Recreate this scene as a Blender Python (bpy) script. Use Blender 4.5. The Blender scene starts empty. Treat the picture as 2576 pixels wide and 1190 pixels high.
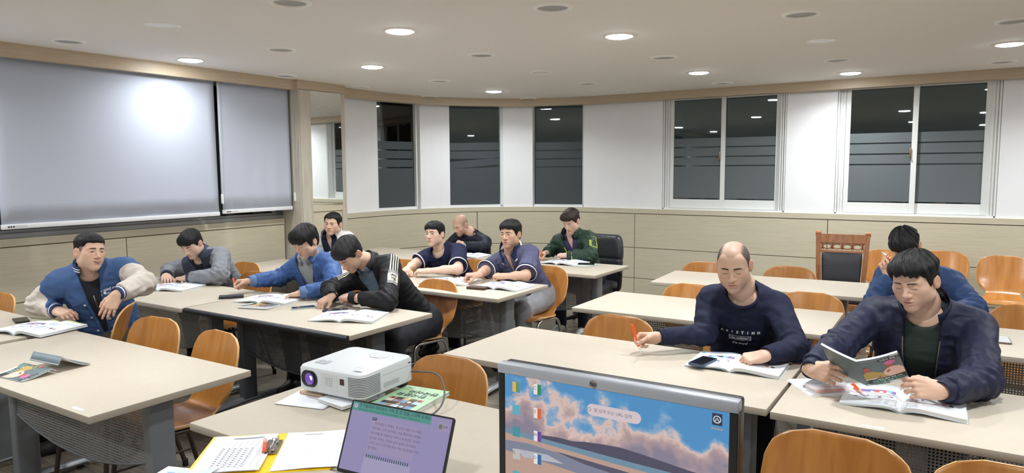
import bpy, bmesh, math, random
import numpy as np
from mathutils import Vector, Matrix, Euler
from mathutils.bvhtree import BVHTree

scene = bpy.context.scene
COL = scene.collection
PI = math.pi
R = math.radians
random.seed(7)

# ------------------------------------------------------------------ camera, world, light, exposure
# room frame: x runs along the table rows, y towards the window wall, z up; floor at 0
CAM_H = 1.597
YAW = 0.572          # camera heading, turned from +y towards -x
PITCH = 0.0952
ROLL = -0.0055
F_PX = 1762.7
cam_d = bpy.data.cameras.new('camera')
cam = bpy.data.objects.new('camera', cam_d)
COL.objects.link(cam)
cam_d.sensor_fit = 'HORIZONTAL'
cam_d.sensor_width = 36.0
cam_d.lens = F_PX / 2576.0 * 36.0
cam_d.clip_start = 0.02
cam_d.clip_end = 100
_rz = Matrix.Rotation(YAW, 4, 'Z')
_fw = _rz @ Vector((0, math.cos(PITCH), -math.sin(PITCH)))
_rt = _rz @ Vector((1, 0, 0))
_up = _rt.cross(_fw)
_r2 = math.cos(ROLL) * _rt + math.sin(ROLL) * _up
_u2 = -math.sin(ROLL) * _rt + math.cos(ROLL) * _up
m3 = Matrix((_r2, _u2, -_fw)).transposed().to_4x4()
m3.translation = (0, 0, CAM_H)
cam.matrix_world = m3
scene.camera = cam

world = bpy.data.worlds.new('night')
scene.world = world
world.use_nodes = True
world.node_tree.nodes['Background'].inputs[0].default_value = (0.10, 0.118, 0.13, 1)
world.node_tree.nodes['Background'].inputs[1].default_value = 0.22

scene.view_settings.view_transform = 'Standard'
scene.view_settings.look = 'None'
scene.view_settings.gamma = 1.0
scene.view_settings.use_curve_mapping = False
scene.view_settings.exposure = 0.0
scene.cycles.diffuse_bounces = 8
scene.cycles.max_bounces = 14
LAMP_W = 17.0        # power of one lit downlight
LAMP_COL = (0.93, 0.97, 1.0)
CEIL = 2.5
SILL = 1.11

# ------------------------------------------------------------------ small helpers
def srgb(r, g, b):
    f = lambda c: (c / 12.92) if c <= 0.04045 else ((c + 0.055) / 1.055) ** 2.4
    return (f(r / 255.0), f(g / 255.0), f(b / 255.0), 1.0)

MATS = {}
def mat(name, col, rough=0.5, metal=0.0, spec=0.5, noise=None, bump=None, emit=None, coat=0.0, sheen=0.0, alpha=None):
    """noise=(scale, (sx,sy,sz), amount, other colour); bump=(scale, (sx,sy,sz), strength)"""
    if name in MATS:
        return MATS[name]
    m = bpy.data.materials.new(name)
    m.use_nodes = True
    nt = m.node_tree
    b = nt.nodes['Principled BSDF']
    c = srgb(*col)
    b.inputs['Base Color'].default_value = c
    b.inputs['Roughness'].default_value = rough
    b.inputs['Metallic'].default_value = metal
    b.inputs['Specular IOR Level'].default_value = spec
    if coat:
        b.inputs['Coat Weight'].default_value = coat
        b.inputs['Coat Roughness'].default_value = 0.15
    if sheen:
        b.inputs['Sheen Weight'].default_value = sheen
    if emit:
        b.inputs['Emission Color'].default_value = srgb(*emit[0])
        b.inputs['Emission Strength'].default_value = emit[1]
    vec = None
    if noise or bump:
        tc = nt.nodes.new('ShaderNodeTexCoord')
        oi = nt.nodes.new('ShaderNodeObjectInfo')
        ad = nt.nodes.new('ShaderNodeVectorMath'); ad.operation = 'MULTIPLY_ADD'
        nt.links.new(oi.outputs['Random'], ad.inputs[0])
        ad.inputs[1].default_value = (7.3, 5.1, 9.7)
        nt.links.new(tc.outputs['Object'], ad.inputs[2])
        vec = ad.outputs[0]
    if noise:
        sc, st, am, oc = noise
        mp = nt.nodes.new('ShaderNodeMapping'); mp.inputs['Scale'].default_value = st
        nt.links.new(vec, mp.inputs[0])
        nz = nt.nodes.new('ShaderNodeTexNoise'); nz.inputs['Scale'].default_value = sc
        nz.inputs['Detail'].default_value = 5; nz.inputs['Distortion'].default_value = 0.6
        nt.links.new(mp.outputs[0], nz.inputs['Vector'])
        rp = nt.nodes.new('ShaderNodeValToRGB')
        rp.color_ramp.elements[0].position = 0.35; rp.color_ramp.elements[1].position = 0.68
        o = srgb(*oc)
        rp.color_ramp.elements[0].color = c
        rp.color_ramp.elements[1].color = tuple(c[i] + (o[i] - c[i]) * am for i in range(3)) + (1,)
        nt.links.new(nz.outputs['Fac'], rp.inputs[0])
        nt.links.new(rp.outputs[0], b.inputs['Base Color'])
    if bump:
        sc, st, am = bump
        mp = nt.nodes.new('ShaderNodeMapping'); mp.inputs['Scale'].default_value = st
        nt.links.new(vec, mp.inputs[0])
        nz = nt.nodes.new('ShaderNodeTexNoise'); nz.inputs['Scale'].default_value = sc; nz.inputs['Detail'].default_value = 4
        nt.links.new(mp.outputs[0], nz.inputs['Vector'])
        bp = nt.nodes.new('ShaderNodeBump'); bp.inputs['Strength'].default_value = am; bp.inputs['Distance'].default_value = 0.01
        nt.links.new(nz.outputs['Fac'], bp.inputs['Height'])
        nt.links.new(bp.outputs[0], b.inputs['Normal'])
    MATS[name] = m
    return m

def link(o, parent=None):
    COL.objects.link(o)
    if parent is not None:
        o.parent = parent
    return o

def mesh_obj(name, verts, faces, material=None, parent=None, smooth=False):
    me = bpy.data.meshes.new(name)
    me.from_pydata([tuple(v) for v in verts], [], faces)
    me.update()
    if smooth:
        me.shade_smooth()
    if material:
        me.materials.append(material)
    return link(bpy.data.objects.new(name, me), parent)

def bm_obj(name, bm, material=None, parent=None, smooth=False, angle=None):
    me = bpy.data.meshes.new(name)
    bmesh.ops.recalc_face_normals(bm, faces=bm.faces)
    bm.to_mesh(me); bm.free()
    if smooth:
        me.shade_smooth()
        if angle:
            me.set_sharp_from_angle(angle=R(angle))
    if material:
        if isinstance(material, (list, tuple)):
            for mm in material: me.materials.append(mm)
        else:
            me.materials.append(material)
    return link(bpy.data.objects.new(name, me), parent)

def empty(name, loc=(0, 0, 0), rz=0.0, parent=None):
    o = bpy.data.objects.new(name, None)
    o.empty_display_size = 0.1
    o.location = loc
    o.rotation_euler = (0, 0, rz)
    return link(o, parent)

def tag(o, label=None, cat=None, group=None, kind=None):
    if label: o['label'] = label
    if cat: o['category'] = cat
    if group: o['group'] = group
    if kind: o['kind'] = kind
    return o

def copy_tree(o, parent=None):
    c = o.copy(); COL.objects.link(c); c.parent = parent
    if parent is not None:
        c.matrix_parent_inverse = o.matrix_parent_inverse.copy()
    for ch in list(o.children):
        copy_tree(ch, c)
    return c

def box(bm, x0, x1, y0, y1, z0, z1, bevel=0.0, seg=2, M=None, mi=0):
    v = [bm.verts.new(p) for p in ((x0,y0,z0),(x1,y0,z0),(x1,y1,z0),(x0,y1,z0),(x0,y0,z1),(x1,y0,z1),(x1,y1,z1),(x0,y1,z1))]
    fs = [bm.faces.new([v[i] for i in q]) for q in ((0,3,2,1),(4,5,6,7),(0,1,5,4),(1,2,6,5),(2,3,7,6),(3,0,4,7))]
    for f in fs: f.material_index = mi
    geo = v
    if bevel > 0:
        es = list({e for f in fs for e in f.edges})
        r = bmesh.ops.bevel(bm, geom=es, offset=bevel, segments=seg, affect='EDGES', profile=0.5)
        geo = list({w for f in r['faces'] for w in f.verts} | {w for w in v if w.is_valid})
    if M is not None:
        bmesh.ops.transform(bm, matrix=M, verts=geo)
    return geo

def box_obj(name, x0, x1, y0, y1, z0, z1, material, parent=None, bevel=0.0, seg=2):
    bm = bmesh.new(); box(bm, x0, x1, y0, y1, z0, z1, bevel, seg)
    return bm_obj(name, bm, material, parent, smooth=bevel > 0, angle=35 if bevel > 0 else None)

def tube(bm, pts, r, n=8, closed=False, cap=True, mi=0, flat=1.0):
    """round tube along a polyline; r a number or list"""
    pts = [Vector(p) for p in pts]
    k = len(pts)
    rr = r if isinstance(r, (list, tuple)) else [r] * k
    rings = []
    nrm = None
    for i, p in enumerate(pts):
        if closed:
            t = (pts[(i + 1) % k] - pts[i - 1]).normalized()
        else:
            t = (pts[min(i + 1, k - 1)] - pts[max(i - 1, 0)]).normalized()
        if nrm is None:
            a = Vector((0, 0, 1)) if abs(t.z) < 0.9 else Vector((1, 0, 0))
            nrm = t.cross(a).normalized()
        else:
            nrm = (nrm - t * nrm.dot(t)).normalized()
        bn = t.cross(nrm)
        rings.append([bm.verts.new(p + nrm * (math.cos(2 * PI * j / n) * rr[i]) + bn * (math.sin(2 * PI * j / n) * rr[i] * flat)) for j in range(n)])
    for i in range(k if closed else k - 1):
        a, b = rings[i], rings[(i + 1) % k]
        for j in range(n):
            f = bm.faces.new((a[j], a[(j + 1) % n], b[(j + 1) % n], b[j])); f.material_index = mi
    if cap and not closed:
        f = bm.faces.new(list(reversed(rings[0]))); f.material_index = mi
        f = bm.faces.new(rings[-1]); f.material_index = mi
    return rings

def fillet(pts, rad, n=5):
    """round the inner corners of a polyline"""
    pts = [Vector(p) for p in pts]
    out = [pts[0]]
    for i in range(1, len(pts) - 1):
        a, b, c = pts[i - 1], pts[i], pts[i + 1]
        d1, d2 = (a - b), (c - b)
        q = min(rad, d1.length * 0.49, d2.length * 0.49)
        p1, p2 = b + d1.normalized() * q, b + d2.normalized() * q
        for j in range(n + 1):
            t = j / n
            out.append(p1 * (1 - t) ** 2 + b * 2 * t * (1 - t) + p2 * t * t)
    out.append(pts[-1])
    return out

def lathe(bm, prof, n=16, c=(0, 0, 0), mi=0, cap=True):
    """profile [(r,z)...] turned about z"""
    rings = []
    for r, z in prof:
        if r < 1e-6:
            rings.append([bm.verts.new((c[0], c[1], c[2] + z))])
        else:
            rings.append([bm.verts.new((c[0] + r * math.cos(2 * PI * j / n), c[1] + r * math.sin(2 * PI * j / n), c[2] + z)) for j in range(n)])
    for a, b in zip(rings[:-1], rings[1:]):
        for j in range(n):
            if len(a) == 1 and len(b) == 1: continue
            if len(a) == 1: f = bm.faces.new((a[0], b[j], b[(j + 1) % n]))
            elif len(b) == 1: f = bm.faces.new((a[j], a[(j + 1) % n], b[0]))
            else: f = bm.faces.new((a[j], a[(j + 1) % n], b[(j + 1) % n], b[j]))
            f.material_index = mi
    if cap:
        for rg in (rings[0], rings[-1]):
            if len(rg) > 2: bm.faces.new(rg).material_index = mi

def prism(bm, poly, z0, z1, mi=0):
    a = [bm.verts.new((p[0], p[1], z0)) for p in poly]
    b = [bm.verts.new((p[0], p[1], z1)) for p in poly]
    n = len(poly)
    bm.faces.new(list(reversed(a))).material_index = mi
    bm.faces.new(b).material_index = mi
    for i in range(n):
        bm.faces.new((a[i], a[(i + 1) % n], b[(i + 1) % n], b[i])).material_index = mi

def rrect(x0, x1, y0, y1, r, n=5):
    out = []
    for cx, cy, a0 in ((x1 - r, y1 - r, 0), (x0 + r, y1 - r, 90), (x0 + r, y0 + r, 180), (x1 - r, y0 + r, 270)):
        for j in range(n + 1):
            a = R(a0 + 90 * j / n)
            out.append((cx + r * math.cos(a), cy + r * math.sin(a)))
    return out

def strip_mesh(path, z0, z1, thick):
    """wall-like strip along a plan path; thick to the left side of the path direction"""
    P = [Vector((p[0], p[1])) for p in path]
    nn = []
    for i in range(len(P)):
        d = (P[min(i + 1, len(P) - 1)] - P[max(i - 1, 0)]).normalized()
        nn.append(Vector((-d.y, d.x)))
    V, Fc = [], []
    for p, n in zip(P, nn):
        q = p + n * thick
        V += [(p.x, p.y, z0), (p.x, p.y, z1), (q.x, q.y, z1), (q.x, q.y, z0)]
    for i in range(len(P) - 1):
        a, b = i * 4, i * 4 + 4
        for j in range(4):
            Fc.append((a + j, b + j, b + (j + 1) % 4, a + (j + 1) % 4))
    Fc.append((0, 1, 2, 3)); e = (len(P) - 1) * 4
    Fc.append((e + 3, e + 2, e + 1, e))
    return V, Fc

def strip_obj(name, path, z0, z1, thick, material, parent=None):
    V, Fc = strip_mesh(path, z0, z1, thick)
    o = mesh_obj(name, V, Fc, material, parent)
    bm = bmesh.new(); bm.from_mesh(o.data); bmesh.ops.recalc_face_normals(bm, faces=bm.faces); bm.to_mesh(o.data); bm.free()
    if len(path) > 3:
        o.data.shade_smooth(); o.data.set_sharp_from_angle(angle=R(30))
    return o

# ------------------------------------------------------------------ materials of the room
M_white = mat('white_wall_paint', (240, 241, 243), 0.6, noise=(3, (1, 1, 1), 0.35, (232, 232, 232)), bump=(60, (1, 1, 1), 0.08))
M_ceiling = mat('ceiling_paint', (240, 236, 230), 0.8)
M_lam = mat('grey_oak_laminate', (206, 198, 174), 0.42, noise=(6, (0.7, 0.7, 26), 0.6, (186, 177, 153)), bump=(8, (0.7, 0.7, 30), 0.06))
M_lam_v = mat('grey_oak_laminate_upright', (202, 195, 180), 0.42, noise=(6, (26, 26, 0.7), 0.7, (160, 151, 134)))
M_pelmet = mat('pelmet_laminate', (198, 180, 154), 0.45, noise=(6, (0.7, 0.7, 26), 0.6, (176, 157, 130)))
M_groove = mat('brown_groove_backing', (132, 112, 84), 0.8)  # brown backing strip behind the panel joints
M_frame = mat('white_window_frame', (226, 228, 226), 0.35)
M_alu = mat('aluminium_rail', (165, 168, 170), 0.35, metal=0.6)
M_film = mat('frosted_window_film', (98, 105, 107), 0.45, spec=0.35)
M_film_d = mat('shaded_frosted_film', (72, 78, 81), 0.45, spec=0.35)  # same film, colour darkened for the weaker light on the rounded wall
M_blind = mat('grey_blind_fabric', (186, 192, 205), 0.9, bump=(400, (1, 1, 1), 0.05), spec=0.1)
M_plast = mat('white_plastic', (228, 229, 230), 0.35)
M_black = mat('black_plastic', (26, 27, 29), 0.4)

def glass_mat():
    m = bpy.data.materials.new('night_window_glass'); m.use_nodes = True
    nt = m.node_tree; nt.nodes.clear()
    out = nt.nodes.new('ShaderNodeOutputMaterial')
    mx = nt.nodes.new('ShaderNodeMixShader'); fr = nt.nodes.new('ShaderNodeFresnel'); fr.inputs[0].default_value = 1.75
    tr = nt.nodes.new('ShaderNodeBsdfTransparent'); tr.inputs[0].default_value = (0.75, 0.82, 0.8, 1)
    gl = nt.nodes.new('ShaderNodeBsdfGlossy'); gl.inputs['Roughness'].default_value = 0.015
    nt.links.new(fr.outputs[0], mx.inputs[0]); nt.links.new(tr.outputs[0], mx.inputs[1]); nt.links.new(gl.outputs[0], mx.inputs[2])
    nt.links.new(mx.outputs[0], out.inputs[0])
    return m
M_glass = glass_mat()

def floor_mat():
    m = mat('grey_wood_vinyl', (122, 114, 102), 0.42, noise=(5, (1.0, 14, 1), 0.9, (84, 77, 68)), bump=(9, (1, 16, 1), 0.05))
    return m
M_floor = floor_mat()

# ------------------------------------------------------------------ room shell
X_L, Y_W = -5.9, 8.1           # left wall face, window wall face
X_R, Y_F = 4.6, -3.6           # the unseen walls behind the camera
CX, CY, CR = -3.9, 6.1, 2.0    # the rounded corner

def arc(a0, a1, rad, n=None):
    n = n or max(2, int(abs(a1 - a0) / 4) + 1)
    return [(CX - rad * math.cos(R(a0 + (a1 - a0) * i / n)), CY + rad * math.sin(R(a0 + (a1 - a0) * i / n))) for i in range(n + 1)]

def struct(o, label=None):
    o['kind'] = 'structure'
    if label: o['label'] = label
    return o

struct(box_obj('floor', X_L - 0.2, X_R + 0.2, Y_F - 0.2, Y_W + 0.2, -0.1, 0, M_floor), 'grey brown wood-look vinyl floor')
struct(box_obj('ceiling', X_L - 0.2, X_R + 0.2, Y_F - 0.2, Y_W + 0.2, CEIL, CEIL + 0.1, M_ceiling), 'plain off-white ceiling')
struct(box_obj('wall_front', X_L - 0.2, X_R + 0.2, Y_F - 0.1, Y_F, 0, CEIL, M_white))
struct(box_obj('wall_side', X_R, X_R + 0.1, Y_F, Y_W, 0, CEIL, M_white))

def wall_from(name, pieces, label):
    """pieces: (path, z0, z1) strips, 0.2 thick, all one wall"""
    V, Fc = [], []
    for path, z0, z1 in pieces:
        v, f = strip_mesh(path, z0, z1, 0.16)
        k = len(V); V += v; Fc += [tuple(i + k for i in q) for q in f]
    o = mesh_obj(name, V, Fc, M_white)
    bm = bmesh.new(); bm.from_mesh(o.data); bmesh.ops.recalc_face_normals(bm, faces=bm.faces); bm.to_mesh(o.data); bm.free()
    return struct(o, label)

# window extents along the walls
WIN_C = [(3.2, 21.4), (33.1, 53.4), (64.5, 84.1)]
WIN_R = [(-3.06, -1.65), (-1.15, 0.27), (1.2, 2.6)]
w_left = wall_from('wall_left', [([(X_L, Y_F), (X_L, CY)], 0, SILL),
                        ([(X_L, 5.3), (X_L, CY)], SILL, CEIL), ([(X_L, Y_F), (X_L, 5.3)], 2.4, CEIL), ([(X_L, Y_F), (X_L, -1.0)], SILL, 2.4)],
                   'white wall with grey oak panelling behind the roller screens')
pcs = [(arc(0, 90, CR), 0, SILL), (arc(0, 90, CR), 2.42, CEIL)]
prev = 0
for a0, a1 in WIN_C + [(90, 90)]:
    if a0 > prev: pcs.append((arc(prev, a0, CR), SILL, 2.42))
    prev = a1
w_back = wall_from('wall_back', pcs, 'rounded white corner wall with three narrow windows')
pcs = [([(CX, Y_W), (X_R, Y_W)], 0, SILL), ([(CX, Y_W), (X_R, Y_W)], 2.42, CEIL)]
prev = CX
for a0, a1 in WIN_R + [(X_R, X_R)]:
    pcs.append(([(prev, Y_W), (a0, Y_W)], SILL, 2.42)); prev = a1
w_right = wall_from('wall_right', pcs, 'white window wall with grey oak panelling below')

# panelling: every panel proud of a dark backing, 6 mm joints
ROWS = [(0.0, 0.245), (0.252, 0.625), (0.632, 1.045)]
def panelling(wall, path_fn, cuts):
    for a, b in zip(cuts[:-1], cuts[1:]):
        for z0, z1 in ROWS:
            strip_obj('panel', path_fn(a, b), z0, z1, 0.018, M_lam, wall)
lp = lambda a, b: [(X_L + 0.026, a + 0.004), (X_L + 0.026, b - 0.004)]
panelling(w_left, lp, [-3.5, -1.2, 1.0, 3.16, 4.79])
ap = lambda a, b: arc(a + 0.12, b - 0.12, CR - 0.026)
for z0, z1 in ROWS:
    strip_obj('panel', [(X_L + 0.026, 5.42), (X_L + 0.026, CY)] + arc(0, 43.1, CR - 0.026)[1:], z0, z1, 0.018, M_lam, w_back)
    strip_obj('panel', arc(43.4, 90, CR - 0.026) + [(-3.4, Y_W - 0.026)], z0, z1, 0.018, M_lam, w_back)
rp_ = lambda a, b: [(a + 0.004, Y_W - 0.026), (b - 0.004, Y_W - 0.026)]
panelling(w_right, rp_, [-3.396, -1.2, 1.0, 3.2, 4.58])
# dark backing seen in the joints, and the flat capping ledge
strip_obj('joint_backing', [(X_L + 0.008, Y_F), (X_L + 0.008, CY)], 0, SILL - 0.02, 0.007, M_groove, w_left)
strip_obj('joint_backing', arc(0, 90, CR - 0.008), 0, SILL - 0.02, 0.007, M_groove, w_back)
strip_obj('joint_backing', [(CX, Y_W - 0.008), (X_R, Y_W - 0.008)], 0, SILL - 0.02, 0.007, M_groove, w_right)
strip_obj('ledge', [(X_L + 0.03, Y_F), (X_L + 0.03, 4.79)], 1.053, SILL, 0.03, M_lam, w_left)
strip_obj('ledge', [(X_L + 0.03, 5.42), (X_L + 0.03, CY)] + arc(0, 90, CR - 0.03)[1:], 1.053, SILL, 0.03, M_lam, w_back)
strip_obj('ledge', [(CX, Y_W - 0.03), (X_R, Y_W - 0.03)], 1.053, SILL, 0.03, M_lam, w_right)

# pelmet: a wooden box running under the ceiling
o = strip_obj('trim_1', [(-5.65, Y_F), (-5.65, 4.80)], 2.4, CEIL, 0.06, M_pelmet); struct(o, 'wooden pelmet over the roller screens')
pelm = [(-5.74, 5.43), (-5.74, CY)] + [(CX - 1.84 * math.cos(R(a)), CY + 1.84 * math.sin(R(a))) for a in range(4, 88, 3)] + [(CX, Y_W - 0.12), (X_R, Y_W - 0.12)]
pelm[-2] = (CX, Y_W - 0.12)
o = strip_obj('trim_2', pelm, 2.405, CEIL, 0.1, M_pelmet); struct(o, 'wooden pelmet curving round the corner above the windows')

# pillar with the mirror
pil = struct(empty('pillar_panel', (0, 0, 0)), 'grey oak clad pillar with a tall mirror')
pil.name = 'trim_3'
bm = bmesh.new(); box(bm, X_L, -5.62, 4.80, 5.42, 0, CEIL)
bm_obj('pillar_core', bm, M_lam_v, pil)
box_obj('pillar_head', -5.66, -5.604, 4.79, 5.43, 2.41, CEIL, M_pelmet, pil)
for y0, y1 in ((4.81, 4.945), (5.345, 5.415)):
    box_obj('stile', -5.625, -5.606, y0, y1, 0.0, 2.405, M_lam_v, pil, 0.002, 1)
box_obj('panel', -5.625, -5.612, 4.95, 5.34, 0.02, 1.165, M_lam, pil)
box_obj('ledge', -5.625, -5.606, 4.945, 5.345, 1.175, 1.245, M_lam, pil)
m = bpy.data.materials.new('mirror_silver'); m.use_nodes = True
b = m.node_tree.nodes['Principled BSDF']; b.inputs['Metallic'].default_value = 1; b.inputs['Roughness'].default_value = 0.02
b.inputs['Base Color'].default_value = (0.82, 0.85, 0.83, 1)
mi_ = box_obj('mirror', -0.003, 0.003, -0.198, 0.198, 1.247, 2.405, m, None)
mi_.location = (-5.602, 5.145, 0); mi_.rotation_euler = (0, 0, -0.05)
tag(mi_, 'tall narrow mirror set into the wooden pillar', 'mirror')

# ------------------------------------------------------------------ windows
FILM = [(1.95, 1.852), (1.838, 1.742), (1.728, 1.636), (1.622, 1.25)]
def plane_frame(p0, p1):
    p0, p1 = Vector((p0[0], p0[1], 0)), Vector((p1[0], p1[1], 0))
    d = (p1 - p0); L = d.length; d.normalize()
    n = Vector((d.y, -d.x, 0))            # towards the room
    Mx = Matrix((d, n, Vector((0, 0, 1)))).transposed().to_4x4(); Mx.translation = p0
    return Mx, L

def window_fixed(name, a0, a1, label, tilt):
    """a plain pane in the rounded wall, film in strips"""
    A = arc(a0, a1, CR + 0.10, 1)
    Mx, L = plane_frame(A[0], A[1])
    w = struct(empty(name), label)
    w.matrix_world = Mx
    bm = bmesh.new()
    box(bm, 0, 0.02, -0.03, 0.03, SILL, 2.45); box(bm, L - 0.045, L, -0.03, 0.05, SILL, 2.45)
    box(bm, 0, L, -0.03, 0.05, SILL - 0.005, SILL + 0.03)
    bm_obj('window_frame', bm, M_frame, w)
    box_obj('pane', 0.02, L - 0.045, -0.004, 0.004, SILL + 0.03, 2.45, M_glass, w)
    # white reveal on the far side
    for k, (z1, z0) in enumerate(FILM):
        if k == 3: z0 = SILL + 0.03
        t = tilt[k]
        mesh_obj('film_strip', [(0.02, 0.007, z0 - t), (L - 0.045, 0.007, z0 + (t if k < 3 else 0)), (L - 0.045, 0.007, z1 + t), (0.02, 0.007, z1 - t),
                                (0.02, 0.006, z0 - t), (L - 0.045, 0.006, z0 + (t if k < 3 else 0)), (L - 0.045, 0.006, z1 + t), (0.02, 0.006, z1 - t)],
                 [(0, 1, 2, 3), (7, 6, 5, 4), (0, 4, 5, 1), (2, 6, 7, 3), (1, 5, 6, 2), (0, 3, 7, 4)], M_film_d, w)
    return w
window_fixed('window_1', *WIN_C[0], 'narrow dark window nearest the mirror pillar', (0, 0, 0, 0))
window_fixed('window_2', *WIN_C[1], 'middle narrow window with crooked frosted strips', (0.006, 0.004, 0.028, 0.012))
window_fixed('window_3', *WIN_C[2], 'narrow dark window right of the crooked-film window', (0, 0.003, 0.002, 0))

def window_slide(name, x0, x1, label):
    Mx, L = plane_frame((x0, Y_W + 0.05), (x1, Y_W + 0.05))
    w = struct(empty(name), label); w.matrix_world = Mx
    bm = bmesh.new()
    for s in (0, 1):                      # ribbed outer jamb
        for k in range(3):
            a = 0.004 + k * 0.025
            xa = a if s == 0 else L - a - 0.018
            box(bm, xa, xa + 0.018, -0.06, 0.045 - 0.012 * k, SILL, 2.46, 0.003, 1)
        xa = 0 if s == 0 else L - 0.08
        box(bm, xa, xa + 0.08, -0.06, 0.012, SILL, 2.46)
    box(bm, 0, L, -0.06, 0.045, SILL - 0.002, SILL + 0.018)
    box(bm, 0, L, -0.06, 0.03, 2.43, 2.46)
    bm_obj('window_frame', bm, M_frame, w, smooth=True, angle=30)
    mid = L / 2
    for s, (a, b, y) in enumerate(((0.075, mid + 0.03, 0.0), (mid - 0.03, L - 0.075, -0.03))):
        sash = empty('sash', (0, y, 0), 0, w)
        bm = bmesh.new()
        box(bm, a, a + 0.05, -0.012, 0.012, SILL + 0.02, 2.43, 0.002, 1)
        box(bm, b - 0.05, b, -0.012, 0.012, SILL + 0.02, 2.43, 0.002, 1)
        box(bm, a + 0.05, b - 0.05, -0.012, 0.012, SILL + 0.02, 1.235, 0.002, 1)
        box(bm, a + 0.05, b - 0.05, -0.012, 0.012, 2.40, 2.43)
        bm_obj('sash_frame', bm, M_frame, sash, smooth=True, angle=30)
        box_obj('pane', a + 0.05, b - 0.05, -0.003, 0.003, 1.235, 2.40, M_glass, sash)
        for z1, z0 in FILM:
            box_obj('film_strip', a + 0.05, b - 0.05, 0.0045, 0.0055, max(z0, 1.236), z1, M_film, sash)
    bm = bmesh.new(); box(bm, mid - 0.035, mid - 0.02, 0.012, 0.03, 1.70, 1.79, 0.004); box(bm, mid - 0.04, mid - 0.028, 0.02, 0.05, 1.69, 1.71, 0.003)
    bm_obj('latch', bm, mat('brass_latch', (150, 130, 95), 0.35, 0.8), w, smooth=True, angle=35)
    return w
window_slide('window_4', *WIN_R[0], 'sliding window nearer the rounded corner')
window_slide('window_5', *WIN_R[1], 'sliding window nearer the right edge above the spare chairs')
window_slide('window_6', *WIN_R[2], 'sliding window beyond the right edge')

# left-hand glazing that shows in the gaps of the roller screens
w7 = struct(empty('window_7'), 'dark window strip behind the roller screens')
box_obj('pane', X_L - 0.10, X_L - 0.092, -1.0, 4.8, SILL + 0.02, 2.4, M_glass, w7)
bm = bmesh.new(); box(bm, X_L - 0.12, X_L + 0.0, -1.0, 4.8, SILL - 0.005, SILL + 0.035); box(bm, X_L - 0.12, X_L - 0.03, -1.0, 4.8, SILL + 0.035, SILL + 0.06)
for y in (1.2, 2.95, 4.72):
    box(bm, X_L - 0.12, X_L - 0.04, y - 0.03, y + 0.03, SILL, 2.4)
bm_obj('window_frame', bm, M_alu, w7)

# roller screens
def roller(y0, y1, zb, label):
    w = empty('roller_screen', (-5.735, (y0 + y1) / 2, zb)); hw = (y1 - y0) / 2
    tag(w, label, 'screen', 'grey roller screens on the left wall')
    n = 24
    V, Fc = [], []
    for i in range(n + 1):
        for j in range(9):
            y = -hw + 2 * hw * i / n; z = 0.03 + (2.44 - zb - 0.03) * j / 8
            s = (1 - j / 8) ** 2
            V.append((0.004 * s * math.sin(i * 1.1) + 0.002 * s * math.sin(i * 2.7 + 1), y, z))
    for i in range(n):
        for j in range(8):
            a = i * 9 + j; Fc.append((a, a + 9, a + 10, a + 1))
    f = mesh_obj('fabric', V, Fc, M_blind, w, True)
    sm = f.modifiers.new('thick', 'SOLIDIFY'); sm.thickness = 0.001
    bar = box_obj('bottom_bar', -0.008, 0.012, -hw - 0.004, hw + 0.004, 0, 0.036, M_plast, w, 0.004)
    box_obj('sticker', 0.0121, 0.0126, -hw + 0.03, -hw + 0.16, 0.010, 0.026, mat('pale_sticker', (205, 206, 208), 0.5), bar)
    for k in range(3):
        box_obj('sticker_mark', 0.0126, 0.0130, -hw + 0.036 + k * 0.016, -hw + 0.046 + k * 0.016, 0.012, 0.023, M_black, bar)
    bm = bmesh.new(); tube(bm, [(0, -hw, 2.43 - zb), (0, hw, 2.43 - zb)], 0.025, 12)
    bm_obj('roller_tube', bm, M_plast, w, True, 40)
    return w
roller(0.35, 2.178, 1.19, 'grey roller screen cut by the left edge of the picture')
roller(2.21, 3.945, 1.19, 'wide grey roller screen behind the man in the varsity jacket')
roller(3.985, 4.775, 1.205, 'narrower grey roller screen beside the mirror pillar')
def pull_cord(y, zb, label):
    w = empty('pull_cord', (-5.70, y, zb)); tag(w, label, 'cord', 'pull cords of the roller screens')
    bm = bmesh.new()
    for dy in (-0.006, 0.006):
        tube(bm, [(0, dy, 0.08), (0, dy, 2.41 - zb)], 0.0016, 5)
    bm_obj('cord', bm, M_plast, w)
    bm = bmesh.new(); prism(bm, rrect(-0.009, 0.009, 0, 0.09, 0.008), -0.007, 0.007)
    c = bm_obj('cord_weight', bm, M_plast, w, True, 40); c.rotation_euler = (PI / 2, 0, PI / 2)
pull_cord(3.962, 1.30, 'white looped pull cord hanging between the two screens')
pull_cord(4.79, 1.29, 'white looped pull cord beside the mirror pillar')

# ------------------------------------------------------------------ ceiling lights
M_ring = mat('white_light_ring', (250, 248, 240), 0.45)
M_refl = mat('grey_reflector', (168, 168, 168), 0.5)
M_lens = mat('pale_diffuser_off', (228, 226, 222), 0.4)
m = bpy.data.materials.new('lit_diffuser'); m.use_nodes = True
nt = m.node_tree; b = nt.nodes['Principled BSDF']; b.inputs['Base Color'].default_value = (1, 1, 1, 1)
b.inputs['Emission Color'].default_value = LAMP_COL + (1,); b.inputs['Emission Strength'].default_value = 85.0
M_lit = m

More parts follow.
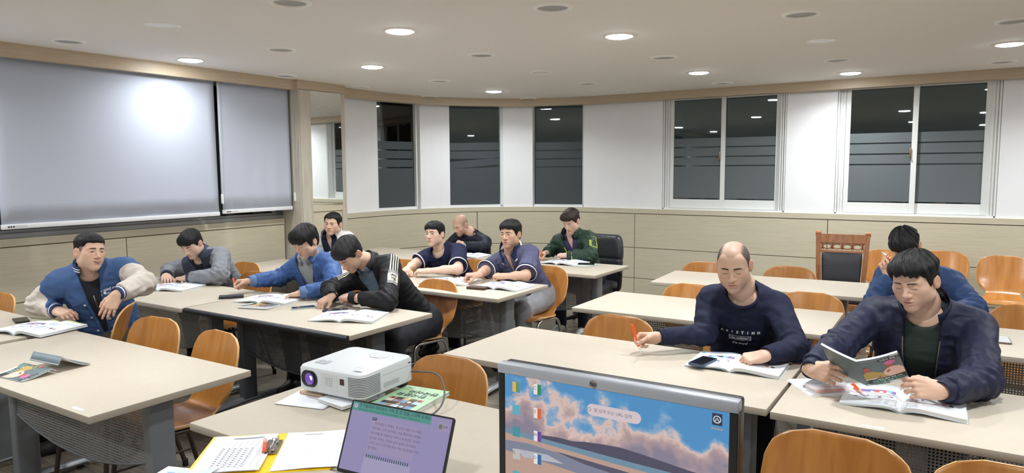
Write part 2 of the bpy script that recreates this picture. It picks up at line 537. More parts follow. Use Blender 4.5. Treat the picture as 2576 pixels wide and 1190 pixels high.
def light_parts(kind):
    bm = bmesh.new()
    if kind == 'off':
        lathe(bm, [(0.113, 0.0), (0.105, -0.011), (0.096, -0.013), (0.088, -0.009), (0.085, -0.001)], 32, cap=False)
    else:
        lathe(bm, [(0.106, 0.0), (0.100, -0.007), (0.094, -0.008), (0.085, -0.005), (0.083, 0.0)], 32, cap=False)
    ring = bm
    bm2 = bmesh.new()
    if kind == 'off':
        lathe(bm2, [(0.088, -0.003), (0.080, -0.0005), (0.0, -0.0005)], 32, cap=False)
    else:
        lathe(bm2, [(0.084, -0.004), (0.082, -0.010), (0.074, -0.013), (0.0, -0.015)] if kind == 'lit' else [(0.084, -0.0038), (0.0, -0.0042)], 32, cap=False)
    return ring, bm2

LIGHT_PROTO = {}
def ceiling_light(kind, x, y, label, power=1.0):
    grp = {'lit': 'lit round ceiling downlights', 'off': 'unlit recessed ceiling downlights', 'disc': 'flat switched-off ceiling discs'}[kind]
    w = empty('ceiling_light', (x, y, CEIL)); tag(w, label, 'light', grp)
    if kind not in LIGHT_PROTO:
        r_, l_ = light_parts(kind)
        a = bm_obj('trim_ring', r_, M_ring, w, True, 50)
        c = bm_obj('diffuser' if kind != 'off' else 'reflector', l_, {'lit': M_lit, 'off': M_refl, 'disc': M_lens}[kind], w, True)
        LIGHT_PROTO[kind] = (a, c)
    else:
        for s in LIGHT_PROTO[kind]:
            c = s.copy(); COL.objects.link(c); c.parent = w
    if kind == 'lit':
        ld = bpy.data.lights.get('downlight' if power == 1.0 else 'weak_downlight')
        if ld is None:
            ld = bpy.data.lights.new('downlight' if power == 1.0 else 'weak_downlight', 'AREA'); ld.shape = 'DISK'; ld.size = 0.155
            ld.energy = LAMP_W * power; ld.color = LAMP_COL; ld.spread = R(150)
        lo = bpy.data.objects.new('lamp', ld); lo.location = (0, 0, -0.019); link(lo, w)
    return w

LIT = [(-3.13, 3.53, 'bright downlight above the first table rows, left of centre'), (-2.02, 4.50, 'bright downlight right of centre above the empty middle table'),
       (-4.39, 4.58, 'bright downlight above the man in the navy T-shirt'), (-5.33, 3.47, 'bright downlight close to the pelmet over the wide screen'),
       (-4.61, 6.79, 'bright downlight nearest the rounded corner windows'), (-2.15, 6.61, 'bright downlight in front of the sliding window by the corner'),
       (-0.96, 7.48, 'bright downlight closest to the pelmet above the right windows'), (0.24, 6.42, 'bright downlight at the right edge of the picture')]
for x, y, l in LIT: ceiling_light('lit', x, y, l, 0.45 if x < -5 else 1.0)
# lit lamps of the same grid that the frame does not reach (their reflections show in the panes)
for x, y in ((-3.1, 1.4), (-0.85, 3.4), (0.25, 2.3), (-5.3, 1.3), (-0.9, 0.2), (1.4, 4.4), (1.4, 7.4), (2.5, 2.4), (-3.1, -0.9), (2.5, 5.4), (0.3, -1.8), (-5.2, -0.9), (2.6, -0.8)):
    ceiling_light('lit', x, y, 'lit round downlight in the part of the ceiling beyond the frame')
OFF = [(-3.09, 2.61, 'recessed unlit downlight cut by the top edge, left of centre'), (-1.98, 3.51, 'large recessed unlit downlight near the top edge in the middle'),
       (-0.85, 4.48, 'large recessed unlit downlight near the top edge on the right'), (-5.26, 2.51, 'unlit recessed downlight above the left end of the wide screen'),
       (-4.33, 3.56, 'unlit recessed downlight between the two screens lamps and centre'), (-3.25, 4.62, 'unlit recessed downlight at mid ceiling right of the lit pair'),
       (-4.53, 5.69, 'unlit recessed downlight above the second window row'), (-5.48, 4.54, 'unlit recessed downlight just above the narrower screen'),
       (-2.10, 5.56, 'unlit recessed downlight between the two right-hand lit lamps'), (-0.94, 6.52, 'unlit recessed downlight beside the lit lamp over the right window'),
       (0.23, 7.46, 'unlit recessed downlight under the far right pelmet'), (0.22, 5.44, 'unlit recessed downlight cut by the right edge'),
       (-3.40, 6.77, 'small far unlit downlight above the third narrow window'), (-2.21, 7.58, 'small far unlit downlight above the left sliding window'),
       (-5.60, 6.82, 'small far unlit downlight above the first narrow window'), (-4.73, 7.75, 'small far unlit downlight above the middle narrow window')]
for x, y, l in OFF: ceiling_light('off', x, y, l)
DISC = [(-4.22, 2.57, 'flat pale ceiling disc above the wide screen'), (-0.90, 5.49, 'flat pale ceiling disc with white rim on the right'),
        (-3.36, 5.73, 'faint flat ceiling disc at mid ceiling'), (-5.58, 5.62, 'faint flat ceiling disc beside the mirror pillar head'),
        (-3.43, 7.68, 'faint flat ceiling disc near the far pelmet')]
for x, y, l in DISC: ceiling_light('disc', x, y, l)
# ------------------------------------------------------------------ furniture materials
M_top = mat('beige_table_laminate', (191, 181, 165), 0.5, spec=0.3, noise=(40, (1, 1, 1), 0.35, (183, 172, 155)))
M_edge = mat('beige_table_edge', (178, 168, 153), 0.5, noise=(9, (1, 1, 1), 0.5, (182, 170, 150)))
M_bedge = mat('black_table_edge', (38, 40, 44), 0.35)
M_steel = mat('grey_steel_leg', (138, 142, 147), 0.38, metal=0.35)
M_steel_d = mat('dark_steel_leg', (92, 96, 101), 0.4, metal=0.35)
M_chrome = mat('chrome_tube', (200, 198, 195), 0.18, metal=1.0)
M_brown = mat('brown_steel_tube', (74, 62, 55), 0.35, metal=0.5)
M_rubber = mat('black_rubber', (22, 22, 22), 0.7)
def wood_mat(name, c1, c2, rough=0.28):
    m = mat(name, c1, rough, noise=(3.2, (9, 1.2, 1.2), 0.85, c2), coat=0.35)
    return m
M_ply = wood_mat('honey_plywood', (188, 128, 62), (165, 104, 42))
M_plyedge = mat('plywood_edge', (216, 170, 112), 0.5)

def perf_mat(name, col):
    """steel sheet with a regular grid of round holes punched through"""
    m = bpy.data.materials.new(name); m.use_nodes = True
    nt = m.node_tree; b = nt.nodes['Principled BSDF']; out = nt.nodes['Material Output']
    b.inputs['Base Color'].default_value = srgb(*col); b.inputs['Roughness'].default_value = 0.45; b.inputs['Metallic'].default_value = 0.3
    tc = nt.nodes.new('ShaderNodeTexCoord'); sp = nt.nodes.new('ShaderNodeSeparateXYZ')
    nt.links.new(tc.outputs['Object'], sp.inputs[0])
    sq = []
    for ax in ('X', 'Z'):
        d = nt.nodes.new('ShaderNodeMath'); d.operation = 'DIVIDE'; d.inputs[1].default_value = 0.0125
        nt.links.new(sp.outputs[ax], d.inputs[0])
        f = nt.nodes.new('ShaderNodeMath'); f.operation = 'FLOORED_MODULO'; f.inputs[1].default_value = 1.0
        nt.links.new(d.outputs[0], f.inputs[0])
        s = nt.nodes.new('ShaderNodeMath'); s.operation = 'SUBTRACT'; s.inputs[1].default_value = 0.5
        nt.links.new(f.outputs[0], s.inputs[0])
        p = nt.nodes.new('ShaderNodeMath'); p.operation = 'POWER'; p.inputs[1].default_value = 2
        ab = nt.nodes.new('ShaderNodeMath'); ab.operation = 'ABSOLUTE'
        nt.links.new(s.outputs[0], ab.inputs[0]); nt.links.new(ab.outputs[0], p.inputs[0]); sq.append(p)
    a = nt.nodes.new('ShaderNodeMath'); a.operation = 'ADD'
    nt.links.new(sq[0].outputs[0], a.inputs[0]); nt.links.new(sq[1].outputs[0], a.inputs[1])
    lt = nt.nodes.new('ShaderNodeMath'); lt.operation = 'LESS_THAN'; lt.inputs[1].default_value = 0.085
    nt.links.new(a.outputs[0], lt.inputs[0])
    tr = nt.nodes.new('ShaderNodeBsdfTransparent'); mx = nt.nodes.new('ShaderNodeMixShader')
    nt.links.new(lt.outputs[0], mx.inputs[0]); nt.links.new(b.outputs[0], mx.inputs[1]); nt.links.new(tr.outputs[0], mx.inputs[2])
    nt.links.new(mx.outputs[0], out.inputs[0])
    return m
M_perf = perf_mat('perforated_grey_steel', (150, 151, 152))
M_perf_d = perf_mat('perforated_dark_steel', (84, 87, 92))

TL, TW, TH = 1.5, 0.69, 0.72
def make_table(x, y, rz, label, dark=False, name='classroom_table', tag_at=None, L=TL, W=TW):
    """x, y: near left corner of the top; the sheet faces -y (the teacher)"""
    cx = x + (L / 2) * math.cos(rz) - (W / 2) * math.sin(rz)
    cy = y + (L / 2) * math.sin(rz) + (W / 2) * math.cos(rz)
    t = empty(name, (cx, cy, 0), rz); tag(t, label, 'table', 'beige classroom tables set in rows')
    hl, hw = L / 2, W / 2
    bm = bmesh.new(); box(bm, -hl, hl, -hw, hw, TH - 0.028, TH, 0.003, 2)
    top = bm_obj('table_top', bm, [M_top, M_edge], t, True, 30)
    for p in top.data.polygons:
        if abs(p.normal.z) < 0.5: p.material_index = 1
    if dark:
        bm = bmesh.new(); tube(bm, [(-hl - 0.004, -hw - 0.006, TH - 0.017), (hl - 0.01, -hw - 0.006, TH - 0.017)], 0.017, 10)
        bm_obj('edge_band', bm, M_bedge, t, True, 50)
    st = M_steel_d if dark == 2 else M_steel
    for s in (-1, 1):
        xx = s * (hl - 0.15)
        leg = box_obj('leg', xx - 0.03, xx + 0.03, -0.055, 0.055, 0.03, TH - 0.05, st, t, 0.012, 3)
        box_obj('leg_bracket', xx - 0.025, xx + 0.025, -0.25, 0.25, TH - 0.055, TH - 0.028, st, leg, 0.004)
        bm = bmesh.new()
        tube(bm, [(xx, -0.29, 0.022), (xx, -0.27, 0.034), (xx, 0, 0.046), (xx, 0.27, 0.034), (xx, 0.29, 0.022)], [0.026, 0.032, 0.034, 0.032, 0.026], 10, flat=0.62)
        ft = bm_obj('foot', bm, M_steel, t, True, 50)
        for yy in (-0.25, 0.25):
            bm = bmesh.new(); lathe(bm, [(0.016, 0), (0.018, 0.006), (0.014, 0.02)], 10, (xx, yy, 0))
            bm_obj('foot_glide', bm, M_rubber, ft, True, 40)
    # perforated modesty sheet with a bowed lower edge
    n = 16; a0 = -(hl - 0.185); a1 = -a0
    V, Fc = [], []
    for i in range(n + 1):
        q = -1 + 2 * i / n
        xx = a0 + (a1 - a0) * i / n
        V += [(xx, -0.04, 0.40 - 0.085 * (1 - q * q)), (xx, -0.04, TH - 0.05)]
    for i in range(n): Fc.append((2 * i, 2 * i + 2, 2 * i + 3, 2 * i + 1))
    mp = mesh_obj('modesty_panel', V, Fc, M_perf_d if dark else M_perf, t)
    sm = mp.modifiers.new('sheet', 'SOLIDIFY'); sm.thickness = 0.0015
    bm = bmesh.new()
    tube(bm, [(v[0], -0.04, v[2] - 0.004) for v in V[0::2]], 0.006, 6)
    bm_obj('panel_hem', bm, st, mp, True, 60)
    if tag_at:
        bm = bmesh.new(); box(bm, tag_at - 0.035, tag_at + 0.035, -hw + 0.02, -hw + 0.034, TH, TH + 0.0005)
        bm_obj('label_sticker', bm, mat('white_label', (226, 229, 234), 0.4), t)
    return t

# rows run along x; row 0 is the one nearest the teacher
TAB = {}
TAB['T1'] = make_table(-4.105, 1.215, 0.010, 'beige table with a green book lying face down, nearest on the left', tag_at=0.62)
TAB['T1b'] = make_table(-5.68, 1.255, 0.0, 'beige table at the left edge where the varsity jacket man reads')
TAB['T2'] = make_table(-2.245, 1.39, 0.0, 'beige teacher table carrying the projector')
TAB['T2b'] = make_table(-1.86, 0.69, 0.0, 'beige teacher table at the bottom edge under the yellow folder')
TAB['T3'] = make_table(-4.213, 2.615, 0.0, 'beige table with a black front edge in front of the black jacket man', dark=2)
TAB['T4'] = make_table(-5.70, 2.575, 0.0, 'beige table where the man in the grey work jacket reads')
TAB['T5'] = make_table(-4.13, 3.905, 0.0, 'beige table shared by the navy T-shirt man and the polo shirt man')
TAB['T5b'] = make_table(-5.69, 3.92, 0.0, 'beige table in front of the man in the white jacket')
TAB['T6'] = make_table(-4.03, 5.20, 0.0, 'beige table of the man in the green jacket')
TAB['T6b'] = make_table(-5.58, 5.20, 0.0, 'beige table beside the mirror pillar, farthest left')
TAB['T7'] = make_table(-2.068, 2.592, 0.0, 'beige table where the man in the navy sweater reads', tag_at=-0.1)
TAB['T8'] = make_table(-0.552, 2.575, 0.004, 'beige table of the man holding up a green book', tag_at=-0.42)
TAB['T9'] = make_table(-2.068, 3.91, 0.012, 'empty beige table right behind the navy sweater man', tag_at=-0.42)
TAB['T10'] = make_table(-2.025, 5.135, 0.062, 'empty beige table farthest back on the right')
TAB['T11'] = make_table(-0.512, 3.925, 0.0, 'beige table on the right with a phone lying on it')

# ------------------------------------------------------------------ plywood shell chair
def chair_shell():
    prof = fillet([(-0.215, 0.425), (-0.17, 0.447), (0.0, 0.432), (0.155, 0.425), (0.215, 0.56), (0.275, 0.795)], 0.085, 6)
    P = [Vector((0, p[0], p[1])) for p in [(q.x, q.y) for q in [Vector((a[0], a[1])) if not isinstance(a, Vector) else a for a in prof]]]
    # resample
    d = [0]
    for a, b in zip(P[:-1], P[1:]): d.append(d[-1] + (b - a).length)
    N = 44; S = []
    for i in range(N + 1):
        s = d[-1] * i / N
        k = max(j for j in range(len(d)) if d[j] <= s + 1e-9); k = min(k, len(P) - 2)
        t = (s - d[k]) / (d[k + 1] - d[k]); S.append(P[k].lerp(P[k + 1], t))
    tot = d[-1]
    key = [(0, 0.135), (0.02, 0.172), (0.06, 0.192), (0.20, 0.198), (0.34, 0.196), (0.42, 0.182), (0.455, 0.150), (0.49, 0.132), (0.54, 0.134), (0.575, 0.152), (0.61, 0.186),
           (0.66, 0.204), (0.78, 0.212), (0.87, 0.206), (0.93, 0.188), (0.97, 0.155), (0.99, 0.118), (1.0, 0.075)]
    def hw(f):
        for (a, x), (b, y) in zip(key[:-1], key[1:]):
            if f <= b + 1e-9:
                t = (f - a) / (b - a); t = t * t * (3 - 2 * t) if 0.3 < f < 0.7 else t
                return x + (y - x) * t
        return key[-1][1]
    T = 14
    V, Fc = [], []
    for i, p in enumerate(S):
        f = i / N; w = hw(f)
        tan = (S[min(i + 1, N)] - S[max(i - 1, 0)]).normalized()
        nrm = Vector((0, -tan.z, tan.y))           # towards the sitter
        back = min(1, max(0, (f - 0.5) / 0.12))
        for j in range(T + 1):
            t = -1 + 2 * j / T
            cup = (0.024 * back + 0.008 * (1 - back)) * (t * w / 0.21) ** 2
            V.append(p + nrm * cup + Vector((t * w, 0, 0)))
    for i in range(N):
        for j in range(T):
            a = i * (T + 1) + j; Fc.append((a, a + 1, a + T + 2, a + T + 1))
    return V, Fc

CH = {}
def make_chair(name, x, y, rz, label, metal='chrome', group='honey plywood chairs'):
    root = empty(name, (x, y, 0), rz)
    tag(root, label, 'chair', group)
    if metal in CH:
        for ch in CH[metal].children:
            copy_tree(ch, root)
        return root
    CH[metal] = root
    Mt = M_chrome if metal == 'chrome' else M_brown
    if 'shell' in CH:
        sh = CH['shell'].copy(); COL.objects.link(sh); sh.parent = root
    else:
        V, Fc = chair_shell()
        sh = mesh_obj('seat_shell', V, Fc, M_ply, root, True)
        sh.data.materials.append(M_plyedge)
        sm = sh.modifiers.new('ply', 'SOLIDIFY'); sm.thickness = 0.012; sm.offset = -1; sm.material_offset_rim = 1
        bv = sh.modifiers.new('soft', 'BEVEL'); bv.width = 0.002; bv.segments = 2; bv.limit_method = 'ANGLE'
        CH['shell'] = sh
    for s in (-1, 1):
        bm = bmesh.new()
        xs, xt = s * 0.205, s * 0.165
        tube(bm, fillet([(xs, -0.215, 0.012), (xt + s * 0.012, -0.165, 0.414), (xt + s * 0.008, 0.13, 0.402), (xs, 0.235, 0.012)], 0.055, 6), 0.0115, 10)
        fr = bm_obj('leg_frame', bm, Mt, root, True, 60)
        for yy in (-0.215, 0.235):
            bm = bmesh.new(); lathe(bm, [(0.014, 0), (0.0155, 0.004), (0.0145, 0.038), (0.0118, 0.04)], 10, (xs, yy * 0.995, 0))
            bm_obj('rubber_foot', bm, M_rubber, fr, True, 40)
    for yy, zz in ((-0.13, 0.411), (0.09, 0.401)):
        bm = bmesh.new(); tube(bm, [(-0.17, yy, zz), (0.17, yy, zz)], 0.009, 8)
        bm_obj('seat_bar', bm, Mt, root, True, 60)
    if metal != 'chrome':
        bm = bmesh.new(); tube(bm, [(-0.19, -0.195, 0.17), (-0.19, 0.195, 0.17)], 0.005, 6); tube(bm, [(0.19, -0.195, 0.17), (0.19, 0.195, 0.17)], 0.005, 6)
        tube(bm, [(-0.19, 0.0, 0.17), (0.19, 0.0, 0.17)], 0.005, 6)
        bm_obj('stretcher', bm, Mt, root, True, 60)
    return root

# chairs face -y; origin under the seat
c = make_chair
c('shell_chair', -5.35, 1.78, 0.05, 'honey plywood chair cut by the left edge behind the varsity jacket man', 'brown')
c('shell_chair', -4.45, 2.10, -0.75, 'honey plywood chair turned sideways under the varsity jacket man', 'brown')
c('shell_chair', -3.68, 1.88, 0.10, 'empty honey plywood chair pushed in behind the face-down green book, left of two', 'brown')
c('shell_chair', -3.13, 1.85, -0.10, 'empty honey plywood chair at the corner of the nearest left table, right of two', 'brown')
c('shell_chair', -5.30, 3.64, 0.0, 'honey plywood chair under the man in the grey work jacket', 'brown')
c('shell_chair', -4.72, 3.30, 0.0, 'empty honey plywood chair between the grey work jacket man and the blue jacket man', 'brown')
c('shell_chair', -3.92, 3.55, 0.0, 'honey plywood chair under the man in the bright blue jacket', 'brown')
c('shell_chair', -3.24, 3.74, -0.10, 'honey plywood chair with chrome legs under the black jacket man')
c('shell_chair', -5.30, 4.90, 0.0, 'honey plywood chair under the man in the white jacket', 'brown')
c('shell_chair', -4.22, 4.50, 0.05, 'empty honey plywood chair left of the navy T-shirt man', 'brown')
c('shell_chair', -3.66, 4.84, 0.0, 'honey plywood chair under the man in the navy T-shirt', 'brown')
c('shell_chair', -2.90, 4.78, -0.05, 'honey plywood chair under the man in the polo shirt')
c('shell_chair', -4.66, 6.25, 0.0, 'honey plywood chair under the shaven-headed man by the rounded wall', 'brown')
c('shell_chair', -1.82, 2.08, 0.0, 'empty honey plywood chair behind the projector table')
c('shell_chair', -1.55, 3.24, 0.0, 'empty honey plywood chair left of the navy sweater man')
c('shell_chair', -0.96, 3.60, 0.05, 'honey plywood chair under the man in the navy sweater')
c('shell_chair', -0.14, 3.56, -0.05, 'honey plywood chair under the man holding up the green book')
c('shell_chair', -1.56, 4.48, 0.0, 'empty honey plywood chair behind the left half of the empty middle table')
c('shell_chair', -0.80, 4.55, 0.0, 'empty honey plywood chair with chipped top behind the right half of the middle table')
c('shell_chair', -1.82, 5.68, 0.06, 'empty honey plywood chair behind the left half of the farthest right table')
c('shell_chair', -1.15, 5.76, 0.06, 'empty honey plywood chair in front of the carved chair')
c('shell_chair', -0.28, 5.0, 0.0, 'honey plywood chair under the man in the blue jacket with lowered head')
c('shell_chair', 0.36, 4.73, 0.0, 'empty honey plywood chair at the right edge behind the table with the phone')
c('shell_chair', -0.60, 7.45, 0.0, 'spare honey plywood chair against the panelling, next to the carved chair')
c('shell_chair', -0.13, 7.62, 0.0, 'spare honey plywood chair against the panelling, half hidden by the bowed man')
c('shell_chair', 0.34, 7.45, -0.02, 'spare honey plywood chair against the panelling at the right edge')
c('shell_chair', -0.29, 1.985, -0.03, 'large near honey plywood chair at the bottom right')
c('shell_chair', 0.16, 1.99, 0.0, 'near honey plywood chair cut by the bottom right corner')
# ------------------------------------------------------------------ people: distance-field bodies turned into meshes
F32 = np.float32
def V3(*a): return np.array(a, dtype=np.float64)
def unit(v): v = np.asarray(v, float); return v / (np.linalg.norm(v) + 1e-12)

_TAB = np.random.RandomState(5).rand(1 << 15).astype(F32) * 2 - 1
def _hash(ix, iy, iz):
    return _TAB[(ix * 73856093 ^ iy * 19349663 ^ iz * 83492791) & 32767]
def vnoise(P):
    """smooth value noise in -1..1"""
    P = P.astype(F32); q = np.floor(P).astype(np.int32); f = P - q; f = f * f * (3 - 2 * f)
    r = 0
    for dx in (0, 1):
        wx = f[:, 0] if dx else 1 - f[:, 0]
        for dy in (0, 1):
            wy = f[:, 1] if dy else 1 - f[:, 1]
            for dz in (0, 1):
                wz = f[:, 2] if dz else 1 - f[:, 2]
                r = r + wx * wy * wz * _hash(q[:, 0] + dx, q[:, 1] + dy, q[:, 2] + dz)
    return r

def smin(a, b, k):
    if k <= 0: return np.minimum(a, b)
    h = np.maximum(k - np.abs(a - b), 0) / k
    return np.minimum(a, b) - h * h * k * 0.25
def smax(a, b, k): return -smin(-a, -b, k)
def sstep(x, a, b):
    t = np.clip((x - a) / (b - a), 0, 1); return t * t * (3 - 2 * t)

def sd_rc(P, a, b, ra, rb, flat=None):
    ax_, ay, az = (float(v) for v in a); bx, by, bz = (float(v) for v in b)
    bx -= ax_; by -= ay; bz -= az
    X, Y, Z = P[:, 0] - ax_, P[:, 1] - ay, P[:, 2] - az
    i = 1.0 / (bx * bx + by * by + bz * bz + 1e-12)
    t = X * (bx * i); t += Y * (by * i); t += Z * (bz * i)
    np.clip(t, 0, 1, out=t)
    X -= t * bx; Y -= t * by; Z -= t * bz
    if flat is not None:
        n, q = flat
        n0, n1, n2 = (float(v) for v in n); q = float(q)
        wn = X * n0; wn += Y * n1; wn += Z * n2; wn *= (1 / q - 1)
        X += wn * n0; Y += wn * n1; Z += wn * n2
    X *= X; Y *= Y; Z *= Z; X += Y; X += Z
    np.sqrt(X, out=X)
    t *= float(rb - ra); t += float(ra); X -= t
    if flat is not None: X *= (0.5 + 0.5 * q)
    return X
def sd_el(P, c, r, B=None):
    X, Y, Z = (P[:, i] - float(c[i]) for i in range(3))
    if B is not None:
        X, Y, Z = (X * float(B[0][i]) + Y * float(B[1][i]) + Z * float(B[2][i]) for i in range(3))
    X *= 1.0 / float(r[0]); Y *= 1.0 / float(r[1]); Z *= 1.0 / float(r[2])
    k0 = np.sqrt(X * X + Y * Y + Z * Z)
    X *= 1.0 / float(r[0]); Y *= 1.0 / float(r[1]); Z *= 1.0 / float(r[2])
    k1 = np.sqrt(X * X + Y * Y + Z * Z) + 1e-9
    return k0 * (k0 - 1) / k1

def forder(P): return np.asfortranarray(P, dtype=F32)
class Field:
    def __init__(s): s.ops = []; s.post = None
    def rc(s, a, b, ra, rb, k=0.02, label=0, flat=None): s.ops.append(('+', lambda P: sd_rc(P, a, b, ra, rb, flat), k, label)); return s
    def el(s, c, r, k=0.02, label=0, B=None): s.ops.append(('+', lambda P: sd_el(P, c, r, B), k, label)); return s
    def cut(s, fn, k=0.004): s.ops.append(('-', fn, k, None)); return s
    def cut_rc(s, a, b, ra, rb, k=0.01): return s.cut(lambda P: sd_rc(P, a, b, ra, rb), k)
    def cut_el(s, c, r, k=0.01, B=None): return s.cut(lambda P: sd_el(P, c, r, B), k)
    def bare(s, P):
        d = None
        for op, fn, k, _ in s.ops:
            x = fn(P)
            if op == '+': d = x if d is None else smin(d, x, k)
            else: d = smax(d, -x, k)
        return d
    coarse = bare
    def __call__(s, P):
        d = s.bare(P)
        if s.post is not None: d = s.post(P, d)
        return d
    def labels(s, P):
        best = None; lab = None
        for op, fn, k, l in s.ops:
            if op != '+': continue
            x = fn(P)
            if best is None: best = x; lab = np.full(len(P), l)
            else:
                m = x < best; best = np.where(m, x, best); lab = np.where(m, l, lab)
        return lab

_E = [((0,0,0),(1,0,0)),((0,1,0),(1,1,0)),((0,0,1),(1,0,1)),((0,1,1),(1,1,1)),((0,0,0),(0,1,0)),((1,0,0),(1,1,0)),((0,0,1),(0,1,1)),((1,0,1),(1,1,1)),
      ((0,0,0),(0,0,1)),((1,0,0),(1,0,1)),((0,1,0),(0,1,1)),((1,1,0),(1,1,1))]
def surfnet(fn, lo, hi, h, newton=True):
    lo = np.asarray(lo, float); hi = np.asarray(hi, float)
    n = np.ceil((hi - lo) / h).astype(int) + 1
    ax = [lo[i] + h * np.arange(n[i]) for i in range(3)]
    # coarse pass first: skip blocks that are far from the surface
    st = 4
    nc = (n + st - 1) // st + 1
    cc = np.stack(np.meshgrid(*[lo[i] + h * st * np.arange(nc[i]) for i in range(3)], indexing='ij'), -1).reshape(-1, 3)
    dc = getattr(fn, 'coarse', fn)(forder(cc)).reshape(nc)
    near = np.abs(dc) < h * st * 2.4 + 0.012
    full = np.repeat(np.repeat(np.repeat(dc, st, 0), st, 1), st, 2)
    # block (i) covers points st*i .. st*i+st-1 ; refine it if any corner is near
    nb = near[:-1, :-1, :-1].copy()
    for a in (0, 1):
        for b in (0, 1):
            for c in (0, 1):
                nb |= near[a:nc[0] - 1 + a, b:nc[1] - 1 + b, c:nc[2] - 1 + c]
    nbp = np.zeros(nc, bool); nbp[:-1, :-1, :-1] = nb
    mask = np.repeat(np.repeat(np.repeat(nbp, st, 0), st, 1), st, 2)[:n[0], :n[1], :n[2]]
    val = full[:n[0], :n[1], :n[2]].copy()
    ix = np.argwhere(mask)
    val[mask] = fn(forder(lo + h * ix))
    ins = val < 0
    c = np.zeros(n - 1, np.int8)
    for a in (0, 1):
        for b in (0, 1):
            for d in (0, 1): c += ins[a:n[0] - 1 + a, b:n[1] - 1 + b, d:n[2] - 1 + d]
    act = (c > 0) & (c < 8)
    idx = np.argwhere(act)
    ids = np.full(n - 1, -1, np.int64); ids[act] = np.arange(len(idx))
    acc = np.zeros((len(idx), 3)); cnt = np.zeros(len(idx))
    for o1, o2 in _E:
        v1 = val[idx[:, 0] + o1[0], idx[:, 1] + o1[1], idx[:, 2] + o1[2]]; v2 = val[idx[:, 0] + o2[0], idx[:, 1] + o2[1], idx[:, 2] + o2[2]]
        m = (v1 < 0) != (v2 < 0)
        t = np.where(m, v1 / np.where(m, v1 - v2, 1), 0)
        acc += (np.asarray(o1) + t[:, None] * (np.asarray(o2) - np.asarray(o1))) * m[:, None]; cnt += m
    P = lo + h * (idx + acc / cnt[:, None])
    Q = []
    for a in range(3):
        b, d = (a + 1) % 3, (a + 2) % 3
        s1 = [slice(None)] * 3; s2 = [slice(None)] * 3
        s1[a] = slice(0, -1); s2[a] = slice(1, None)
        for q in (b, d): s1[q] = slice(1, -1); s2[q] = slice(1, -1)
        A, B = ins[tuple(s1)], ins[tuple(s2)]
        e = np.argwhere(A != B); sg = A[A != B]
        e[:, b] += 1; e[:, d] += 1
        def cell(ob, od):
            g = e.copy(); g[:, b] -= ob; g[:, d] -= od
            return ids[g[:, 0], g[:, 1], g[:, 2]]
        q = np.stack([cell(1, 1), cell(0, 1), cell(0, 0), cell(1, 0)], 1)
        q[~sg] = q[~sg][:, ::-1]
        Q.append(q)
    Q = np.concatenate(Q)
    Q = Q[(Q >= 0).all(1)]
    if newton:
        e = h * 0.25
        for _ in range(1):
            d0 = fn(forder(P))
            g = np.stack([(fn(forder(P + np.eye(3)[i] * e)) - d0) / e for i in range(3)], 1)
            g2 = (g * g).sum(1) + 1e-6
            P = P - np.clip(d0 / g2, -h, h)[:, None] * g
    return P, Q

def np_mesh(name, P, Q, mats, parent=None, midx=None, col=None, smooth=True):
    me = bpy.data.meshes.new(name)
    me.vertices.add(len(P)); me.vertices.foreach_set('co', np.asarray(P, F32).ravel())
    me.loops.add(len(Q) * 4); me.loops.foreach_set('vertex_index', np.asarray(Q, np.int32).ravel())
    me.polygons.add(len(Q)); me.polygons.foreach_set('loop_start', np.arange(0, len(Q) * 4, 4, dtype=np.int32))
    me.update(calc_edges=True)
    for m in (mats if isinstance(mats, (list, tuple)) else [mats]): me.materials.append(m)
    if midx is not None: me.polygons.foreach_set('material_index', np.asarray(midx, np.int32))
    if col is not None:
        a = me.color_attributes.new('Col', 'FLOAT_COLOR', 'POINT')
        a.data.foreach_set('color', np.concatenate([col, np.ones((len(col), 1))], 1).astype(F32).ravel())
    if smooth: me.polygons.foreach_set('use_smooth', np.ones(len(Q), bool))
    me.validate()
    return link(bpy.data.objects.new(name, me), parent)

def merge(parts):
    P, Q, C = [], [], []; k = 0
    for p, q, c in parts:
        P.append(p); Q.append(q + k); C.append(c); k += len(p)
    return np.concatenate(P), np.concatenate(Q), np.concatenate(C)

# ---- materials
def skin_mat(name, col):
    m = mat(name, col, 0.5, spec=0.35)
    nt = m.node_tree; b = nt.nodes['Principled BSDF']
    at = nt.nodes.new('ShaderNodeAttribute'); at.attribute_name = 'Col'
    mx = nt.nodes.new('ShaderNodeMix'); mx.data_type = 'RGBA'; mx.blend_type = 'MULTIPLY'; mx.inputs['Factor'].default_value = 1
    mx.inputs['A'].default_value = srgb(*col)
    nt.links.new(at.outputs['Color'], mx.inputs['B']); nt.links.new(mx.outputs['Result'], b.inputs['Base Color'])
    b.inputs['Subsurface Weight'].default_value = 0.12; b.inputs['Subsurface Radius'].default_value = (0.012, 0.004, 0.002); b.inputs['Subsurface Scale'].default_value = 1.0
    nz = nt.nodes.new('ShaderNodeTexNoise'); nz.inputs['Scale'].default_value = 160
    bp = nt.nodes.new('ShaderNodeBump'); bp.inputs['Strength'].default_value = 0.06; bp.inputs['Distance'].default_value = 0.004
    nt.links.new(nz.outputs['Fac'], bp.inputs['Height']); nt.links.new(bp.outputs[0], b.inputs['Normal'])
    return m
